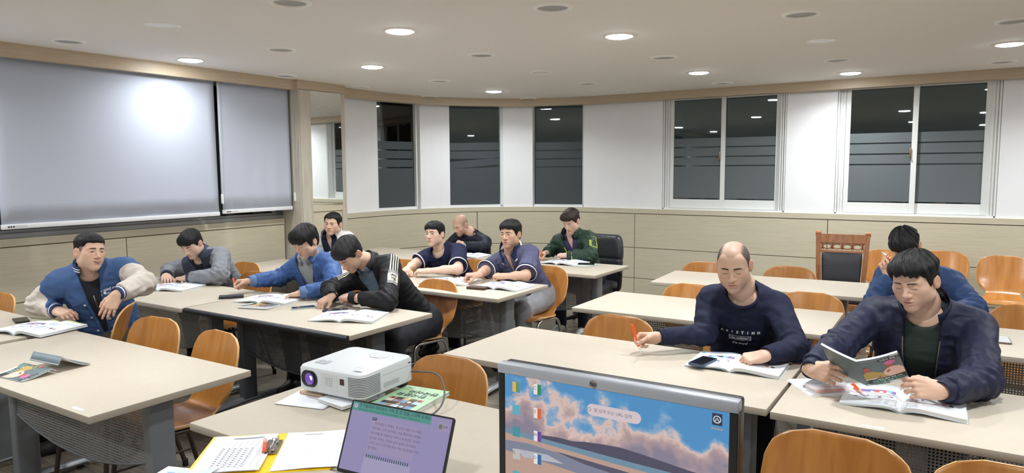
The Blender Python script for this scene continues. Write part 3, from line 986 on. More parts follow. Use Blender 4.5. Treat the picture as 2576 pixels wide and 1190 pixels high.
def hair_mat(name, col):
    m = mat(name, col, 0.48, spec=0.3); nt = m.node_tree; b = nt.nodes['Principled BSDF']
    at = nt.nodes.new('ShaderNodeAttribute'); at.attribute_name = 'Strand'
    nz = nt.nodes.new('ShaderNodeTexNoise'); nz.inputs['Scale'].default_value = 1.0; nz.inputs['Detail'].default_value = 3
    bp = nt.nodes.new('ShaderNodeBump'); bp.inputs['Strength'].default_value = 0.85; bp.inputs['Distance'].default_value = 0.006
    nt.links.new(at.outputs['Vector'], nz.inputs['Vector']); nt.links.new(nz.outputs['Fac'], bp.inputs['Height']); nt.links.new(bp.outputs[0], b.inputs['Normal'])
    return m
def strand_uv(P, k=1.0):
    """combing direction: fanned out from the crown"""
    dx, dy, dz = P[:, 0], P[:, 1] + 0.050, P[:, 2] - 0.10
    th = np.arctan2(dx, dy + 0.02); r_ = np.sqrt(dx * dx + dy * dy + dz * dz)
    return th, r_
def cloth_mat(name, col, rough=0.8, sheen=0.0, fine=0.25):
    c2 = tuple(max(0, c * 0.86) for c in col)
    return mat(name, col, rough, spec=0.25, noise=(7, (1, 1, 1), 0.6, c2), bump=(24, (1, 1, 1.6), fine), sheen=sheen)
M_eyew = mat('eye_white', (205, 200, 195), 0.3)
M_iris = mat('dark_iris', (28, 20, 16), 0.2)
M_brow = mat('dark_brow', (44, 36, 33), 0.8)
M_lash = mat('lash_line', (48, 34, 30), 0.8)
M_lip = mat('lips', (168, 96, 90), 0.45)
M_mouth = mat('mouth_line', (92, 44, 42), 0.6)
M_teeth = mat('teeth', (232, 226, 214), 0.35)

# ---- head
def head_field(s):
    """head in its own frame: x to the person's right, y forward, z up; eyes near z=0"""
    w = s.get('w', 1.0); jw = s.get('jaw', 1.0); fat = s.get('fat', 0.0)
    f = Field()
    f.el((0, -0.008, 0.035), (0.0765 * w, 0.0965, 0.083))
    f.el((0, 0.042, 0.045), (0.060 * w, 0.045, 0.052), 0.03)
    f.el((0, 0.033, -0.02), (0.063 * w + fat, 0.058, 0.066), 0.03)
    for x in (-1, 1):
        f.rc((x * 0.047 * jw * w, 0.0, -0.060), (x * 0.012, 0.060, -0.096), 0.024 + fat, 0.019, 0.03)
        f.el((x * 0.044 * w, 0.056, -0.018), (0.023 + fat, 0.022, 0.022), 0.025)
        f.rc((x * 0.013, 0.0885, 0.0205), (x * 0.045, 0.072, 0.020), 0.0085, 0.009, 0.016)
    for x in (-1, 1): f.el((x * 0.036 * w, 0.042, -0.052), (0.026 + fat, 0.026, 0.030), 0.03)
    f.el((0, 0.071, -0.101), (0.019 * jw, 0.017, 0.016), 0.02)
    f.el((0, 0.068, -0.064), (0.033, 0.024, 0.030), 0.02)
    for x in (-1, 1):
        f.cut_el((x * 0.031, 0.0985, 0.0025), (0.019, 0.0125, 0.0125), 0.014)
        f.el((x * 0.0315, 0.0765, 0.0005), (0.0165, 0.0115, 0.0115), 0.006)
    nl = s.get('nose', 1.0)
    f.rc((0, 0.0875, 0.012), (0, 0.1075 * nl, -0.028), 0.0065, 0.0088, 0.014)
    f.el((0, 0.1075 * nl, -0.0325), (0.0115, 0.0105, 0.0095), 0.008)
    for x in (-1, 1): f.el((x * 0.0135, 0.0955, -0.0355), (0.0078, 0.0105, 0.0072), 0.008)
    f.el((0, 0.0905, -0.0612), (0.0225, 0.0085, 0.0058), 0.006)
    f.el((0, 0.0890, -0.0728), (0.0195, 0.0088, 0.0065), 0.006)
    f.cut_el((0, 0.0985, -0.0668), (0.0225, 0.0085, 0.0014), 0.003)
    for x in (-1, 1):
        a = x * R(18); B = np.array([[math.cos(a), -math.sin(a), 0], [math.sin(a), math.cos(a), 0], [0, 0, 1]])
        f.el((x * (0.080 * w + fat), -0.013, -0.004), (0.0075, 0.019, 0.031), 0.008, 0, B)
        f.cut_el((x * (0.088 * w + fat), -0.008, -0.001), (0.0055, 0.011, 0.019), 0.005, B)
    return f

def hair_field(s):
    """a cap of hair over the skull, cut along a hairline"""
    w = s.get('w', 1.0); tt, ts = s.get('ht', 0.016), s.get('hs', 0.008); zf = s.get('zf', 0.062)
    rec = s.get('recede', 0.0); nape = s.get('nape', -0.055); amp = s.get('hn', 0.005); sb = s.get('side', -0.012)
    base = Field().el((0, -0.008, 0.035), (0.0765 * w, 0.0965, 0.083)).el((0, 0.042, 0.045), (0.060 * w, 0.045, 0.052), 0.03).el((0, -0.03, -0.01), (0.062 * w, 0.062, 0.06), 0.03)
    fr = s.get('fringe', 0.0)
    def fn(P):
        x, y, z = P[:, 0], P[:, 1], P[:, 2]
        d = base(P)
        th, rr = strand_uv(P)
        flow = np.stack([th * 7.0 + rr * 14, rr * 22, z * 6], 1)
        n = 0.8 * vnoise(flow) + 0.5 * vnoise(flow * np.array([2.6, 1.3, 1.0], F32) + 11.3)
        T = ts + (tt - ts) * sstep(z, 0.03, 0.085)
        if fr: T = T + fr * sstep(y, 0.02, 0.08) * sstep(z, 0.01, 0.06)
        T = T + amp * n * (0.35 + 0.65 * sstep(z, 0.02, 0.08))
        zl = np.interp(y, [-0.12, -0.065, -0.045, -0.034, 0.010, 0.018, 0.034, 0.052, 0.072, 0.12], [nape, nape, nape + 0.02, 0.020, 0.020, sb, sb + 0.004, min(0.03, zf), zf, zf])
        ja = s.get('jag', 0.010)
        zl = zl + ja * (vnoise(np.stack([x * 95, y * 10, z * 8], 1)) + 0.5 * vnoise(np.stack([x * 230, y * 14, z * 8 + 3], 1))) * sstep(y, 0.0, 0.06)
        if rec: zl = zl + rec * np.exp(-((np.abs(x) - 0.038) / 0.018) ** 2) * sstep(y, 0.03, 0.06)
        cutm = (zl - z) * 0.8
        return smax(smax(d - T, cutm, 0.008), -(d + 0.012), 0.0)
    return fn

def poly_decal(name, poly, o_mesh_bvh, Mw, parent, material, off=0.0008, axis=(0, -1, 0), start=0.2, sub=1):
    """lay a flat 2-D outline (local x,z) on a surface by casting along axis; Mw local->world"""
    bm = bmesh.new()
    vs = [bm.verts.new((p[0], 0, p[1])) for p in poly]
    bm.faces.new(vs)
    bmesh.ops.triangulate(bm, faces=bm.faces)
    if sub: bmesh.ops.subdivide_edges(bm, edges=bm.edges, cuts=sub, use_grid_fill=False)
    drape(bm, o_mesh_bvh, Mw, off, axis, start)
    return bm_obj(name, bm, material, parent, True)

def grid_decal(name, x0, x1, z0, z1, bvh, Mw, parent, material, off=0.0025, nx=6, nz=8):
    bm = bmesh.new()
    g = [[bm.verts.new((x0 + (x1 - x0) * i / nx, 0, z0 + (z1 - z0) * j / nz)) for j in range(nz + 1)] for i in range(nx + 1)]
    for i in range(nx):
        for j in range(nz): bm.faces.new((g[i][j], g[i + 1][j], g[i + 1][j + 1], g[i][j + 1]))
    drape(bm, bvh, Mw, off, (0, -1, 0), 0.2)
    return bm_obj(name, bm, material, parent, True)

def drape(bm, bvh, Mw, off, axis, start):
    ax = Vector(axis); d = (Mw.to_3x3() @ ax).normalized()
    last = None; miss = []
    for v in bm.verts:
        o = Mw @ (v.co - ax * start)
        hit = bvh.ray_cast(o, d, start * 3)
        if hit[0] is None:
            miss.append(v); continue
        v.co = hit[0] - d * off + hit[1] * off * 0.5; last = v.co.copy()
    for v in miss:
        ok = [e.other_vert(v).co for e in v.link_edges if e.other_vert(v) not in miss]
        v.co = (sum(ok, Vector()) / len(ok)) if ok else (last if last is not None else Mw @ v.co)

_TXT = {}
def text_mesh(txt, size, align='CENTER', bold=0.0):
    if 'o' not in _TXT:
        cu = bpy.data.curves.new('lettering_source', 'FONT'); cu.align_y = 'CENTER'; cu.resolution_u = 2
        _TXT['o'] = bpy.data.objects.new('lettering_source', cu)
    o = _TXT['o']; cu = o.data
    cu.body = txt; cu.size = size; cu.align_x = align; cu.offset = bold
    return bpy.data.meshes.new_from_object(o)

def text_decal(name, txt, size, bvh, Mw, parent, material, at=(0, 0), off=0.0012, axis=(0, -1, 0), start=0.2, bold=0.0, align='CENTER', slant=0.0, rot=0.0):
    """text in local x (mirrored so that it reads from in front), z"""
    me = text_mesh(txt, size, align, bold)
    bm = bmesh.new(); bm.from_mesh(me); bpy.data.meshes.remove(me)
    bmesh.ops.triangulate(bm, faces=bm.faces); bmesh.ops.subdivide_edges(bm, edges=[e for e in bm.edges if e.calc_length() > size * 0.25], cuts=1)
    c, s_ = math.cos(rot), math.sin(rot)
    for v in bm.verts:
        x, y = v.co.x + slant * v.co.y, v.co.y
        x, y = x * c - y * s_, x * s_ + y * c
        v.co = Vector((at[0] - x, 0, at[1] + y))
    drape(bm, bvh, Mw, off, axis, start)
    return bm_obj(name, bm, material, parent)

def bvh_of(P, Q): return BVHTree.FromPolygons(np.asarray(P, float).tolist(), np.asarray(Q).tolist())

def frame(fwd, up=(0, 0, 1), o=(0, 0, 0)):
    f = unit(fwd); r = unit(np.cross(f, up)); u = np.cross(r, f)
    M = Matrix(((r[0], f[0], u[0], o[0]), (r[1], f[1], u[1], o[1]), (r[2], f[2], u[2], o[2]), (0, 0, 0, 1)))
    return M
def to_np(M): a = np.array(M); return a[:3, :3], a[:3, 3]

# ---- hands
FING = [(-0.031, 0.090, 0.066), (-0.0105, 0.095, 0.074), (0.0105, 0.091, 0.068), (0.030, 0.082, 0.053)]   # index .. little (for a right hand, thumb at -x)
POSES = {'flat': ([(12, 14, 8), (12, 14, 8), (14, 14, 8), (16, 16, 10)], (35, -14, 20)),
         'relaxed': ([(28, 30, 18), (34, 34, 20), (38, 38, 22), (40, 40, 24)], (38, -24, 22)),
         'curl': ([(48, 60, 30), (54, 66, 34), (58, 70, 36), (60, 70, 36)], (34, -34, 30)),
         'fist': ([(72, 88, 45), (76, 90, 48), (78, 90, 48), (80, 88, 48)], (22, -52, 42)),
         'pen': ([(48, 48, 22), (58, 62, 30), (68, 76, 40), (74, 80, 42)], (26, -50, 26)),
         'grip': ([(30, 42, 22), (36, 44, 24), (40, 46, 26), (42, 48, 28)], (30, -58, 12))}
def hand_field(side, pose, elbow_l, arm_r=(0.027, 0.037), upper_l=None):
    """side +1 right, -1 left; wrist at the origin, fingers +y, back of the hand +z"""
    fs, th = POSES[pose]
    sx = side
    f = Field()
    f.rc((0, -0.005, 0), (0, 0.03, 0), 0.027, 0.026, 0.02, 0, (V3(0, 0, 1), 0.72))
    for (x, y, _l), xb in zip(FING, (-0.020, -0.007, 0.007, 0.019)):
        f.rc((sx * xb, 0.018, 0.0), (sx * x, y, 0.001), 0.0155, 0.0118, 0.012)
    f.el((sx * -0.022, 0.034, -0.010), (0.016, 0.028, 0.013), 0.014)
    f.el((sx * 0.022, 0.036, -0.008), (0.013, 0.030, 0.011), 0.014)
    tips = []
    for (x, y, L), (a, b, c), spread in zip(FING, fs, (-5, -1, 3, 8)):
        p = V3(sx * x, y, 0.0); ang = 0
        r0 = 0.0093 if L > 0.06 else 0.0082
        for q, (bend, frac) in enumerate(zip((a, b, c), (0.46, 0.31, 0.23))):
            ang += bend
            sp = R(spread) * math.cos(R(min(ang, 90)))
            d = V3(sx * math.sin(sp), math.cos(R(ang)) * math.cos(sp), -math.sin(R(ang)))
            p2 = p + d * L * frac * 1.06
            f.rc(p, p2, r0 - 0.0006 * q, r0 - 0.0006 * (q + 1) - (0.0008 if q == 2 else 0), 0.0045 if q else 0.007)
            p = p2
        tips.append(p)
    # thumb leaves the side of the palm near its base
    out, down, bend = th
    p = V3(sx * -0.024, 0.026, -0.006); d = unit(V3(sx * -math.sin(R(out)), math.cos(R(out)) * math.cos(R(down)), math.sin(R(down)) * 0.8))
    p2 = p + d * 0.040; f.rc(p, p2, 0.0135, 0.0112, 0.012)
    d = unit(d + V3(sx * 0.45 * math.sin(R(bend)) * 2, 0.3, 0)); p3 = p2 + d * 0.032; f.rc(p2, p3, 0.0108, 0.0098, 0.004)
    d = unit(d + V3(sx * 0.3, 0.1, 0)); p4 = p3 + d * 0.022; f.rc(p3, p4, 0.0098, 0.0080, 0.004)
    tips.append(p4)
    e = np.asarray(elbow_l, float)
    f.rc((0, 0, 0), e * 0.55, arm_r[0], arm_r[1], 0.02, 0, (V3(0, 0, 1), 0.86))
    f.rc(e * 0.55, e, arm_r[1], arm_r[1] * 1.06, 0.02)
    if upper_l is not None: f.rc(e, upper_l, arm_r[1] * 1.06, arm_r[1] * 1.15, 0.03)
    return f, tips

def ik(S, Wp, l1, l2, hint):
    S, Wp = np.asarray(S, float), np.asarray(Wp, float)
    d = Wp - S; L = np.linalg.norm(d); L = min(L, (l1 + l2) * 0.995); dn = unit(d)
    a = (l1 * l1 - l2 * l2 + L * L) / (2 * L); hgt = math.sqrt(max(l1 * l1 - a * a, 1e-6))
    hv = np.asarray(hint, float); hv = unit(hv - dn * (hv @ dn))
    return S + dn * a + hv * hgt, S + dn * L
# ------------------------------------------------------------------ assembling one seated person
def yawv(deg): return V3(math.sin(R(deg)), -math.cos(R(deg)), 0)     # 0 faces the teacher (-y)

def ring_ribbon(name, rows, mats, parent, a0=0.0, a1=360.0, n=40, thick=0.004):
    """ribbon of rings; each row is (centre, right axis*rx, fwd axis*ry, material index of the band above)"""
    V, Fc, mi = [], [], []
    closed = abs(a1 - a0) >= 359.9
    m = n if closed else n + 1
    for c, ex, ey, _ in rows:
        for i in range(m):
            a = R(a0 + (a1 - a0) * i / n)
            V.append(c + ex * math.sin(a) + ey * math.cos(a))
    for r_ in range(len(rows) - 1):
        for i in range(n if closed else n):
            j = (i + 1) % m if closed else i + 1
            Fc.append((r_ * m + i, r_ * m + j, (r_ + 1) * m + j, (r_ + 1) * m + i)); mi.append(rows[r_][3])
    o = mesh_obj(name, V, Fc, None, parent, True)
    for q in mats: o.data.materials.append(q)
    o.data.polygons.foreach_set('material_index', mi)
    sm = o.modifiers.new('thick', 'SOLIDIFY'); sm.thickness = thick; sm.offset = 0
    return o

def cuff(name, a, d, r, length, mats, bands, parent, tap=0.80):
    """ribbed sleeve end: bands = material index list along its length"""
    d = unit(d); x = unit(np.cross(d, (0.3, 0.2, 1))); y = np.cross(d, x)
    rows = []
    nb = len(bands)
    for i in range(nb + 1):
        t = i / nb
        rr = r + (max(min(r, 0.034), r * tap) - r) * t + r * 0.03 * math.sin(t * PI)
        rows.append((a + d * length * t, x * rr, y * rr, bands[min(i, nb - 1)]))
    return ring_ribbon(name, rows, mats, parent, n=20, thick=0.005)

def build_person(s):
    root = empty('person', (s['hip'][0], s['hip'][1], 0)); tag(root, s['label'], 'person', 'men seated in the class')
    f = yawv(s.get('yaw', 0)); fh = yawv(s.get('hipyaw', s.get('yaw', 0)))
    P0 = V3(s['hip'][0], s['hip'][1], s.get('hipz', 0.545)); SH = V3(*s['sh']); up = V3(0, 0, 1)
    ax = unit(SH - P0); ft = unit(f - ax * (f @ ax)); rt = np.cross(ft, ax)
    bf = s.get('bf', 0.93)
    hwid = s.get('shw', 0.180) * 0.90; drop = s.get('shdrop', (0, 0))
    shR = SH + rt * hwid - up * drop[0]; shL = SH - rt * hwid - up * drop[1]
    nb = SH + ax * 0.045 + up * 0.015 - ft * 0.012
    # --- head frame
    hf = yawv(s.get('hyaw', 0)); pt = R(s.get('hpitch', 0))
    hfw = hf * math.cos(pt) - up * math.sin(pt); hup0 = up * math.cos(pt) + hf * math.sin(pt)
    rl = R(s.get('hroll', 0)); hr = np.cross(hfw, hup0); hup = hup0 * math.cos(rl) + hr * math.sin(rl)
    HM = frame(hfw, hup, s['head']); hs = s.get('hscale', 1.05) * 0.885
    HM = HM @ Matrix.Scale(hs, 4)
    hR, hT = to_np(HM)
    inv = np.linalg.inv(hR)
    # --- arms
    l1, l2 = s.get('arm', (0.285, 0.255))
    A = {}
    for k, sh, sg in (('R', shR, 1), ('L', shL, -1)):
        wr, fd, dor, pose = s[k]
        hint = s.get('hint' + k, tuple(rt * sg * 0.8 - up * 0.8 - ft * 0.1))
        el, w = ik(sh, wr, l1, l2, hint)
        if s.get('el' + k) is not None: el, w = V3(*s['el' + k]), V3(*wr)
        if fd is None:
            fd = unit(w - el); fd = unit(V3(fd[0], fd[1], fd[2] * 0.3))
        HMh = frame(fd, dor, w) @ Matrix.Scale(bf, 4)
        A[k] = dict(sh=sh, el=el, wr=w, fd=unit(fd), M=HMh, pose=pose, sg=sg)
    # --- body mesh: head + hands fine, trunk coarse underneath the clothes
    skin = s['skin']
    parts = []
    hfld = head_field(s)
    nbl = inv @ (nb - hT)
    nbl2 = inv @ (SH - ax * 0.03 - hT)
    hfld.rc((0, -0.024, -0.045), nbl * 0.75 + V3(0, -0.022, -0.05) * 0.25, 0.056, 0.059, 0.035)
    hfld.rc(nbl * 0.75 + V3(0, -0.022, -0.05) * 0.25, nbl2, 0.059, 0.080, 0.04)
    lo = np.minimum([-0.1, -0.115, -0.13], nbl2 - 0.06); hi = np.maximum([0.1, 0.13, 0.13], nbl2 + 0.06)
    Ph, Qh = surfnet(hfld, lo, hi, 0.0034)
    x, y, z = Ph[:, 0], Ph[:, 1], Ph[:, 2]
    C = np.ones((len(Ph), 3))
    def tint(wt, c):
        nonlocal C
        C = C * (1 - wt[:, None]) + C * np.array(c) * wt[:, None]
    lipw = np.exp(-((x / 0.021) ** 4)) * np.exp(-(((z + 0.0668) / 0.0105) ** 4)) * (y > 0.078)
    tint(lipw * 0.8, (0.80, 0.52, 0.52))
    tint(np.exp(-((np.abs(x) - 0.045) / 0.02) ** 2 - ((z + 0.025) / 0.025) ** 2) * (y > 0.03) * 0.5, (0.98, 0.84, 0.80))
    tint(np.exp(-(x / 0.016) ** 2 - ((z + 0.032) / 0.015) ** 2) * (y > 0.08) * 0.5, (0.98, 0.82, 0.78))
    tint(((np.abs(x) > 0.072) & (np.abs(y + 0.01) < 0.03) & (np.abs(z) < 0.035)) * 0.6, (1.0, 0.78, 0.72))
    bw = s.get('beard', 0.15)
    tint(sstep(-z, 0.045, 0.065) * sstep(y, 0.02, 0.05) * (1 - lipw) * (z > -0.125) * bw, (0.55, 0.52, 0.52))
    bz = s.get('buzz')
    if bz:          # close-cropped scalp: colour of the stubble itself
        zl = np.interp(y, [-0.12, -0.065, -0.045, -0.034, 0.010, 0.018, 0.034, 0.052, 0.072, 0.12], [-0.055, -0.055, -0.03, 0.024, 0.024, -0.005, 0.0, bz.get('t', 0.04), bz['zf'], bz['zf']])
        if bz.get('bald'): zl = zl + 0.030 * np.exp(-((np.abs(x) - 0.042) / 0.016) ** 2) * sstep(y, 0.02, 0.05)
        wt = sstep(z - zl, -0.004, 0.010)
        if bz.get('bald'):
            top = sstep(np.abs(x), bz['bald'] - 0.012, bz['bald'] + 0.022); bk = sstep(-y, 0.02, 0.08)
            wt = wt * np.maximum(np.maximum(top, bk), 0.42)
        tint(wt * bz.get('a', 0.8), bz.get('c', (0.28, 0.26, 0.27)))
    Pw = Ph @ hR.T + hT
    hbvh = bvh_of(Pw, Qh)
    parts.append((Pw, Qh, C))
    bare = s.get('bare', False)
    tipsW = {}
    for k in ('R', 'L'):
        if s.get('nohand' + k): continue
        a = A[k]; aR, aT = to_np(a['M'])
        aI = np.linalg.inv(aR); el_l = aI @ (a['el'] - aT); sh_l = aI @ (a['sh'] - aT)
        hlen = np.linalg.norm(el_l)
        e_use = el_l if bare else el_l * (0.10 / hlen)
        upl = el_l + (sh_l - el_l) * 0.5 if bare else None
        fl, tips = hand_field(a['sg'], a['pose'], e_use, s.get('armr', (0.027, 0.038)) if bare else (0.027, 0.030), upl)
        pts = [e_use] + ([upl] if bare else [])
        lo = np.minimum([-0.09, -0.06, -0.13], np.min([p for p in pts], 0) - 0.06); hi = np.maximum([0.09, 0.20, 0.06], np.max([p for p in pts], 0) + 0.06)
        Pk, Qk = surfnet(fl, lo, hi, 0.0032 if bare else 0.0028)
        Ck = np.ones((len(Pk), 3)); tw = sstep(Pk[:, 1], 0.05, 0.13)[:, None] * 0.35
        Ck = Ck * (1 - tw) + Ck * np.array([1.0, 0.86, 0.82]) * tw
        parts.append((Pk @ aR.T + aT, Qk, Ck))
        tipsW[k] = [aR @ t + aT for t in tips]
    core = Field()
    fl_t = (ft, 0.68)
    def torso(fld, g, lab=0):
        w1 = P0 + (SH - P0) * 0.38; w2 = P0 + (SH - P0) * 0.74; w3 = P0 + (SH - P0) * 0.95
        q = s.get('girth', 1.0)
        q = q * bf
        fld.rc(P0, w1, 0.160 * q + g, 0.146 * q + g, 0.04, lab, fl_t); fld.rc(w1, w2, 0.146 * q + g, 0.163 * q + g, 0.04, lab, fl_t); fld.rc(w2, w3, 0.163 * q + g, 0.125 * bf + g, 0.04, lab, fl_t)
        fld.rc(SH + rt * hwid * 0.8 - up * drop[0], SH - rt * hwid * 0.8 - up * drop[1], 0.056 + g * 0.8, 0.056 + g * 0.8, 0.05, lab)
        for sg in (1, -1): fld.rc(nb - ax * 0.012, SH + rt * sg * hwid * 0.72, 0.044 + g * 0.8, 0.044 + g * 0.8, 0.04, lab)
        return fld
    torso(core, -0.016)
    if not bare:
        for k in ('R', 'L'):
            a = A[k]; core.rc(a['sh'], a['el'], 0.042, 0.034, 0.03); core.rc(a['el'], a['wr'] - a['fd'] * 0.02, 0.034, 0.025, 0.02)
    allp = np.array([P0, SH, nb] + [A[k][j] for k in 'RL' for j in ('sh', 'el', 'wr')])
    LO, HI = allp.min(0) - 0.24, allp.max(0) + 0.24
    Pc, Qc = surfnet(core, LO, HI, 0.017)
    parts.append((Pc, Qc, np.ones((len(Pc), 3))))
    Pb, Qb, Cb = merge(parts)
    org = np.array([root.location.x, root.location.y, 0.0])
    body = np_mesh('body', Pb - org, Qb, skin, root, col=Cb)
    s['_root'] = root; s['_tips'] = tipsW; s['_A'] = A; s['_HM'] = HM
    RI = Matrix.Translation((-org[0], -org[1], 0))
    def loc(o):        # decals come out in world space: bring them under the root
        o.data.transform(RI); return o
    # --- face
    eyes = s.get('eyes', 'down')
    for sg in (-1, 1):
        t = s.get('browt', 0.0036); bz_ = s.get('browz', 0.0205); br = s.get('browrise', 0.003)
        top = [(sg * (0.012 + 0.036 * i / 6), bz_ + br * math.sin(PI * (0.25 + 0.6 * i / 6)) - 0.001 + t * (0.75 if i < 5 else 0.4)) for i in range(7)]
        bot = [(sg * (0.012 + 0.036 * i / 6), bz_ + br * math.sin(PI * (0.25 + 0.6 * i / 6)) - 0.001 - t * (0.75 if i < 5 else 0.3)) for i in range(7)]
        loc(poly_decal('eyebrow', top + bot[::-1], hbvh, HM, body, s.get('brow', M_brow), 0.0010))
        if eyes == 'open' or eyes == 'narrow':
            hgt = 0.0046 if eyes == 'open' else 0.0028
            cx = sg * 0.0315
            up_ = [(cx + sg * (-0.0135 + 0.027 * i / 8), -0.0005 + hgt * math.sin(PI * i / 8) ** 0.8 + 0.001 * i / 8) for i in range(9)]
            dn = [(cx + sg * (-0.0135 + 0.027 * i / 8), -0.0005 - hgt * 0.62 * math.sin(PI * i / 8) + 0.001 * i / 8) for i in range(9)]
            e = loc(poly_decal('eye', up_ + dn[::-1][1:-1], hbvh, HM, body, M_eyew, 0.0006))
            gx = s.get('gaze', 0.0)
            ir = [(cx + gx + 0.0056 * math.cos(2 * PI * i / 14), max(-hgt * 0.62, min(hgt, 0.0004 + 0.0054 * math.sin(2 * PI * i / 14)))) for i in range(14)]
            loc(poly_decal('iris', ir, hbvh, HM, body, M_iris, 0.0012, sub=0))
            ll = [(p[0], p[1] + 0.0011) for p in up_] + [(p[0], p[1] - 0.0004) for p in up_[::-1]]
            loc(poly_decal('eyelash', ll, hbvh, HM, body, M_lash, 0.0014, sub=0))
        else:
            cx = sg * 0.0315
            a_ = [(cx + sg * (-0.013 + 0.026 * i / 8), -0.0045 - 0.0018 * math.sin(PI * i / 8) + 0.0012) for i in range(9)]
            ll = a_ + [(p[0], p[1] - 0.0016) for p in a_[::-1]]
            loc(poly_decal('eyelash', ll, hbvh, HM, body, M_lash, 0.0010, sub=0))
    if s.get('smile'):
        tp = [(-0.024 + 0.048 * i / 10, -0.0625 + 0.006 * (abs(i - 5) / 5) ** 2) for i in range(11)]
        bt = [(-0.024 + 0.048 * i / 10, -0.0735 + 0.016 * (abs(i - 5) / 5) ** 2) for i in range(11)]
        loc(poly_decal('mouth', tp + bt[::-1][1:-1], hbvh, HM, body, M_mouth, 0.0012))
        tp2 = [(p[0] * 0.80, -0.0628) for p in tp]; bt2 = [(p[0] * 0.80, -0.0682 + 0.0040 * (abs(i - 5) / 5) ** 2) for i, p in enumerate(bt)]
        loc(poly_decal('teeth', tp2 + bt2[::-1][1:-1], hbvh, HM, body, M_teeth, 0.0022))
    else:
        tp = [(-0.0215 + 0.043 * i / 10, -0.0660 + s.get('mcurve', 0.0) * (abs(i - 5) / 5) ** 2) for i in range(11)]
        bt = [(p[0], p[1] - 0.0016 * (1 - (abs(i - 5) / 5) ** 3)) for i, p in enumerate(tp)]
        loc(poly_decal('mouth', tp + bt[::-1][1:-1], hbvh, HM, body, M_mouth, 0.0009, sub=0))
    # --- hair
    if s.get('hair'):
        Px, Qx = surfnet(hair_field(s), (-0.115, -0.14, -0.09), (0.115, 0.15, 0.155), 0.0034)
        ho = np_mesh('hair', (Px @ hR.T + hT) - org, Qx, s['hair'], root)
        th, rr = strand_uv(Px); sv = np.stack([th * 42 + rr * 60, rr * 26, np.zeros_like(rr)], 1)
        at_ = ho.data.attributes.new('Strand', 'FLOAT_VECTOR', 'POINT'); at_.data.foreach_set('vector', sv.astype(F32).ravel())
    # --- garments
    def sleeves(fld, g, frac, lab, loose=0.0, short=None):
        ends = {}
        for k in ('R', 'L'):
            a = A[k]
            if short is not None:
                e = a['sh'] + (a['el'] - a['sh']) * short
                fld.rc(a['sh'], e, 0.055 + g * 0.8, 0.046 + g + loose, 0.035, lab)
                d = unit(e - a['sh']); ends[k] = (e, d, 0.046 + g + loose)
            else:
                e = a['el'] + (a['wr'] - a['el']) * frac
                ge = g * 0.55 + loose * 0.5
                fld.rc(a['sh'], a['el'], 0.053 + g * 0.8, 0.041 + ge, 0.035, lab)
                fld.rc(a['el'], e, 0.041 + ge, 0.028 + ge, 0.025, lab)
                d = unit(e - a['el']); ends[k] = (e, d, 0.028 + ge)
            c_, d_ = ends[k][0], ends[k][1]
            rad = 0.10 if short is not None else 0.075
            fld.cut(lambda P, c_=c_, d_=d_, rad=rad: np.maximum(-((P - c_) @ d_), sd_rc(P, c_ + d_ * rad * 0.62, c_ + d_ * rad * 0.63, rad, rad)), 0.004)
        return ends
    def wrinkle(amp, fq=16.0, seed=0.0):
        def post(P, d):
            L = (P - P0)
            q = np.stack([L @ rt * fq, L @ ft * fq, L @ ax * fq * 1.7], 1) + seed
            n = vnoise(q); n2 = vnoise(q * 2.3 + 5.1)
            r_ = -amp * (1 - np.abs(n) * 2) * 0.6 - amp * 0.35 * n2
            for k in ('R', 'L'):        # folds packed round the elbow
                e = sd_rc(P, A[k]['el'], A[k]['el'] + 1e-4, 0.0, 0.0)
                r_ = r_ - amp * 0.9 * np.exp(-(e / 0.09) ** 2) * np.sin(((P - A[k]['el']) @ unit(A[k]['wr'] - A[k]['sh'])) * 150 + 3 * n)
            return d + r_
        return post
    def vcut(z0, w0, slope, side=0.0):
        def fn(P):
            L = P - SH
            xx = L @ rt - side; zz = L @ ax; yy = L @ ft
            return np.maximum(np.maximum((np.abs(xx) - (w0 + slope * (zz - z0))) * 0.85, z0 - zz), 0.0 - yy)
        return fn
    built = {}
    for gi, g in enumerate(s['wear']):
        fld = Field(); inf = g.get('g', 0.006)
        torso(fld, inf, 0)
        ends = {}
        if g.get('sleeve') is not None: ends = sleeves(fld, inf + g.get('arm', 0), g['sleeve'], 1, g.get('loose', 0.0))
        elif g.get('short') is not None: ends = sleeves(fld, inf + g.get('arm', 0), None, 1, g.get('loose', 0.0), g['short'])
        fld.post = wrinkle(g.get('fold', 0.005), g.get('fq', 16.0), gi * 3.7 + s['hip'][0])
        base = fld
        nc = g.get('neck', 'crew')
        if nc == 'crew':
            dp = g.get('depth', 0.05)
            c_ = nb + ft * 0.052 + ax * 0.018; B = np.stack([rt, ft, ax], 1)
            cutf = lambda P, c_=c_, B=B, dp=dp: sd_el(P, c_, (0.072, 0.075, dp + 0.018), B)
        else:
            cutf = lambda P: sd_rc(P, nb - ax * 0.05, nb + ax * 0.12, g.get('nr', 0.062), g.get('nr', 0.062) + 0.012)
        cuts = [cutf]
        if g.get('v'): cuts.append(vcut(*g['v']))
        def fn(P, fld=fld, cuts=cuts):
            d = fld(P)
            for c_ in cuts: d = smax(d, -c_(P), 0.004)
            return d
        def fc(P, fld=fld, cuts=cuts):
            d = fld.bare(P)
            for c_ in cuts: d = smax(d, -c_(P), 0.004)
            return d
        fn.coarse = fc
        Pg, Qg = surfnet(fn, LO, HI, g.get('h', 0.0085))
        fm = None
        if g.get('mats') and len(g['mats']) > 1:
            cen = Pg[Qg].mean(1)
            lab = fld.labels(cen) if not g.get('paint') else None
            if g.get('paint'):
                L = cen - SH
                lab = g['paint'](L @ rt, L @ ft, L @ ax, fld.labels(cen), A, cen)
            fm = lab
        o = np_mesh(g['name'], Pg - org, Qg, g['mats'], root, midx=fm)
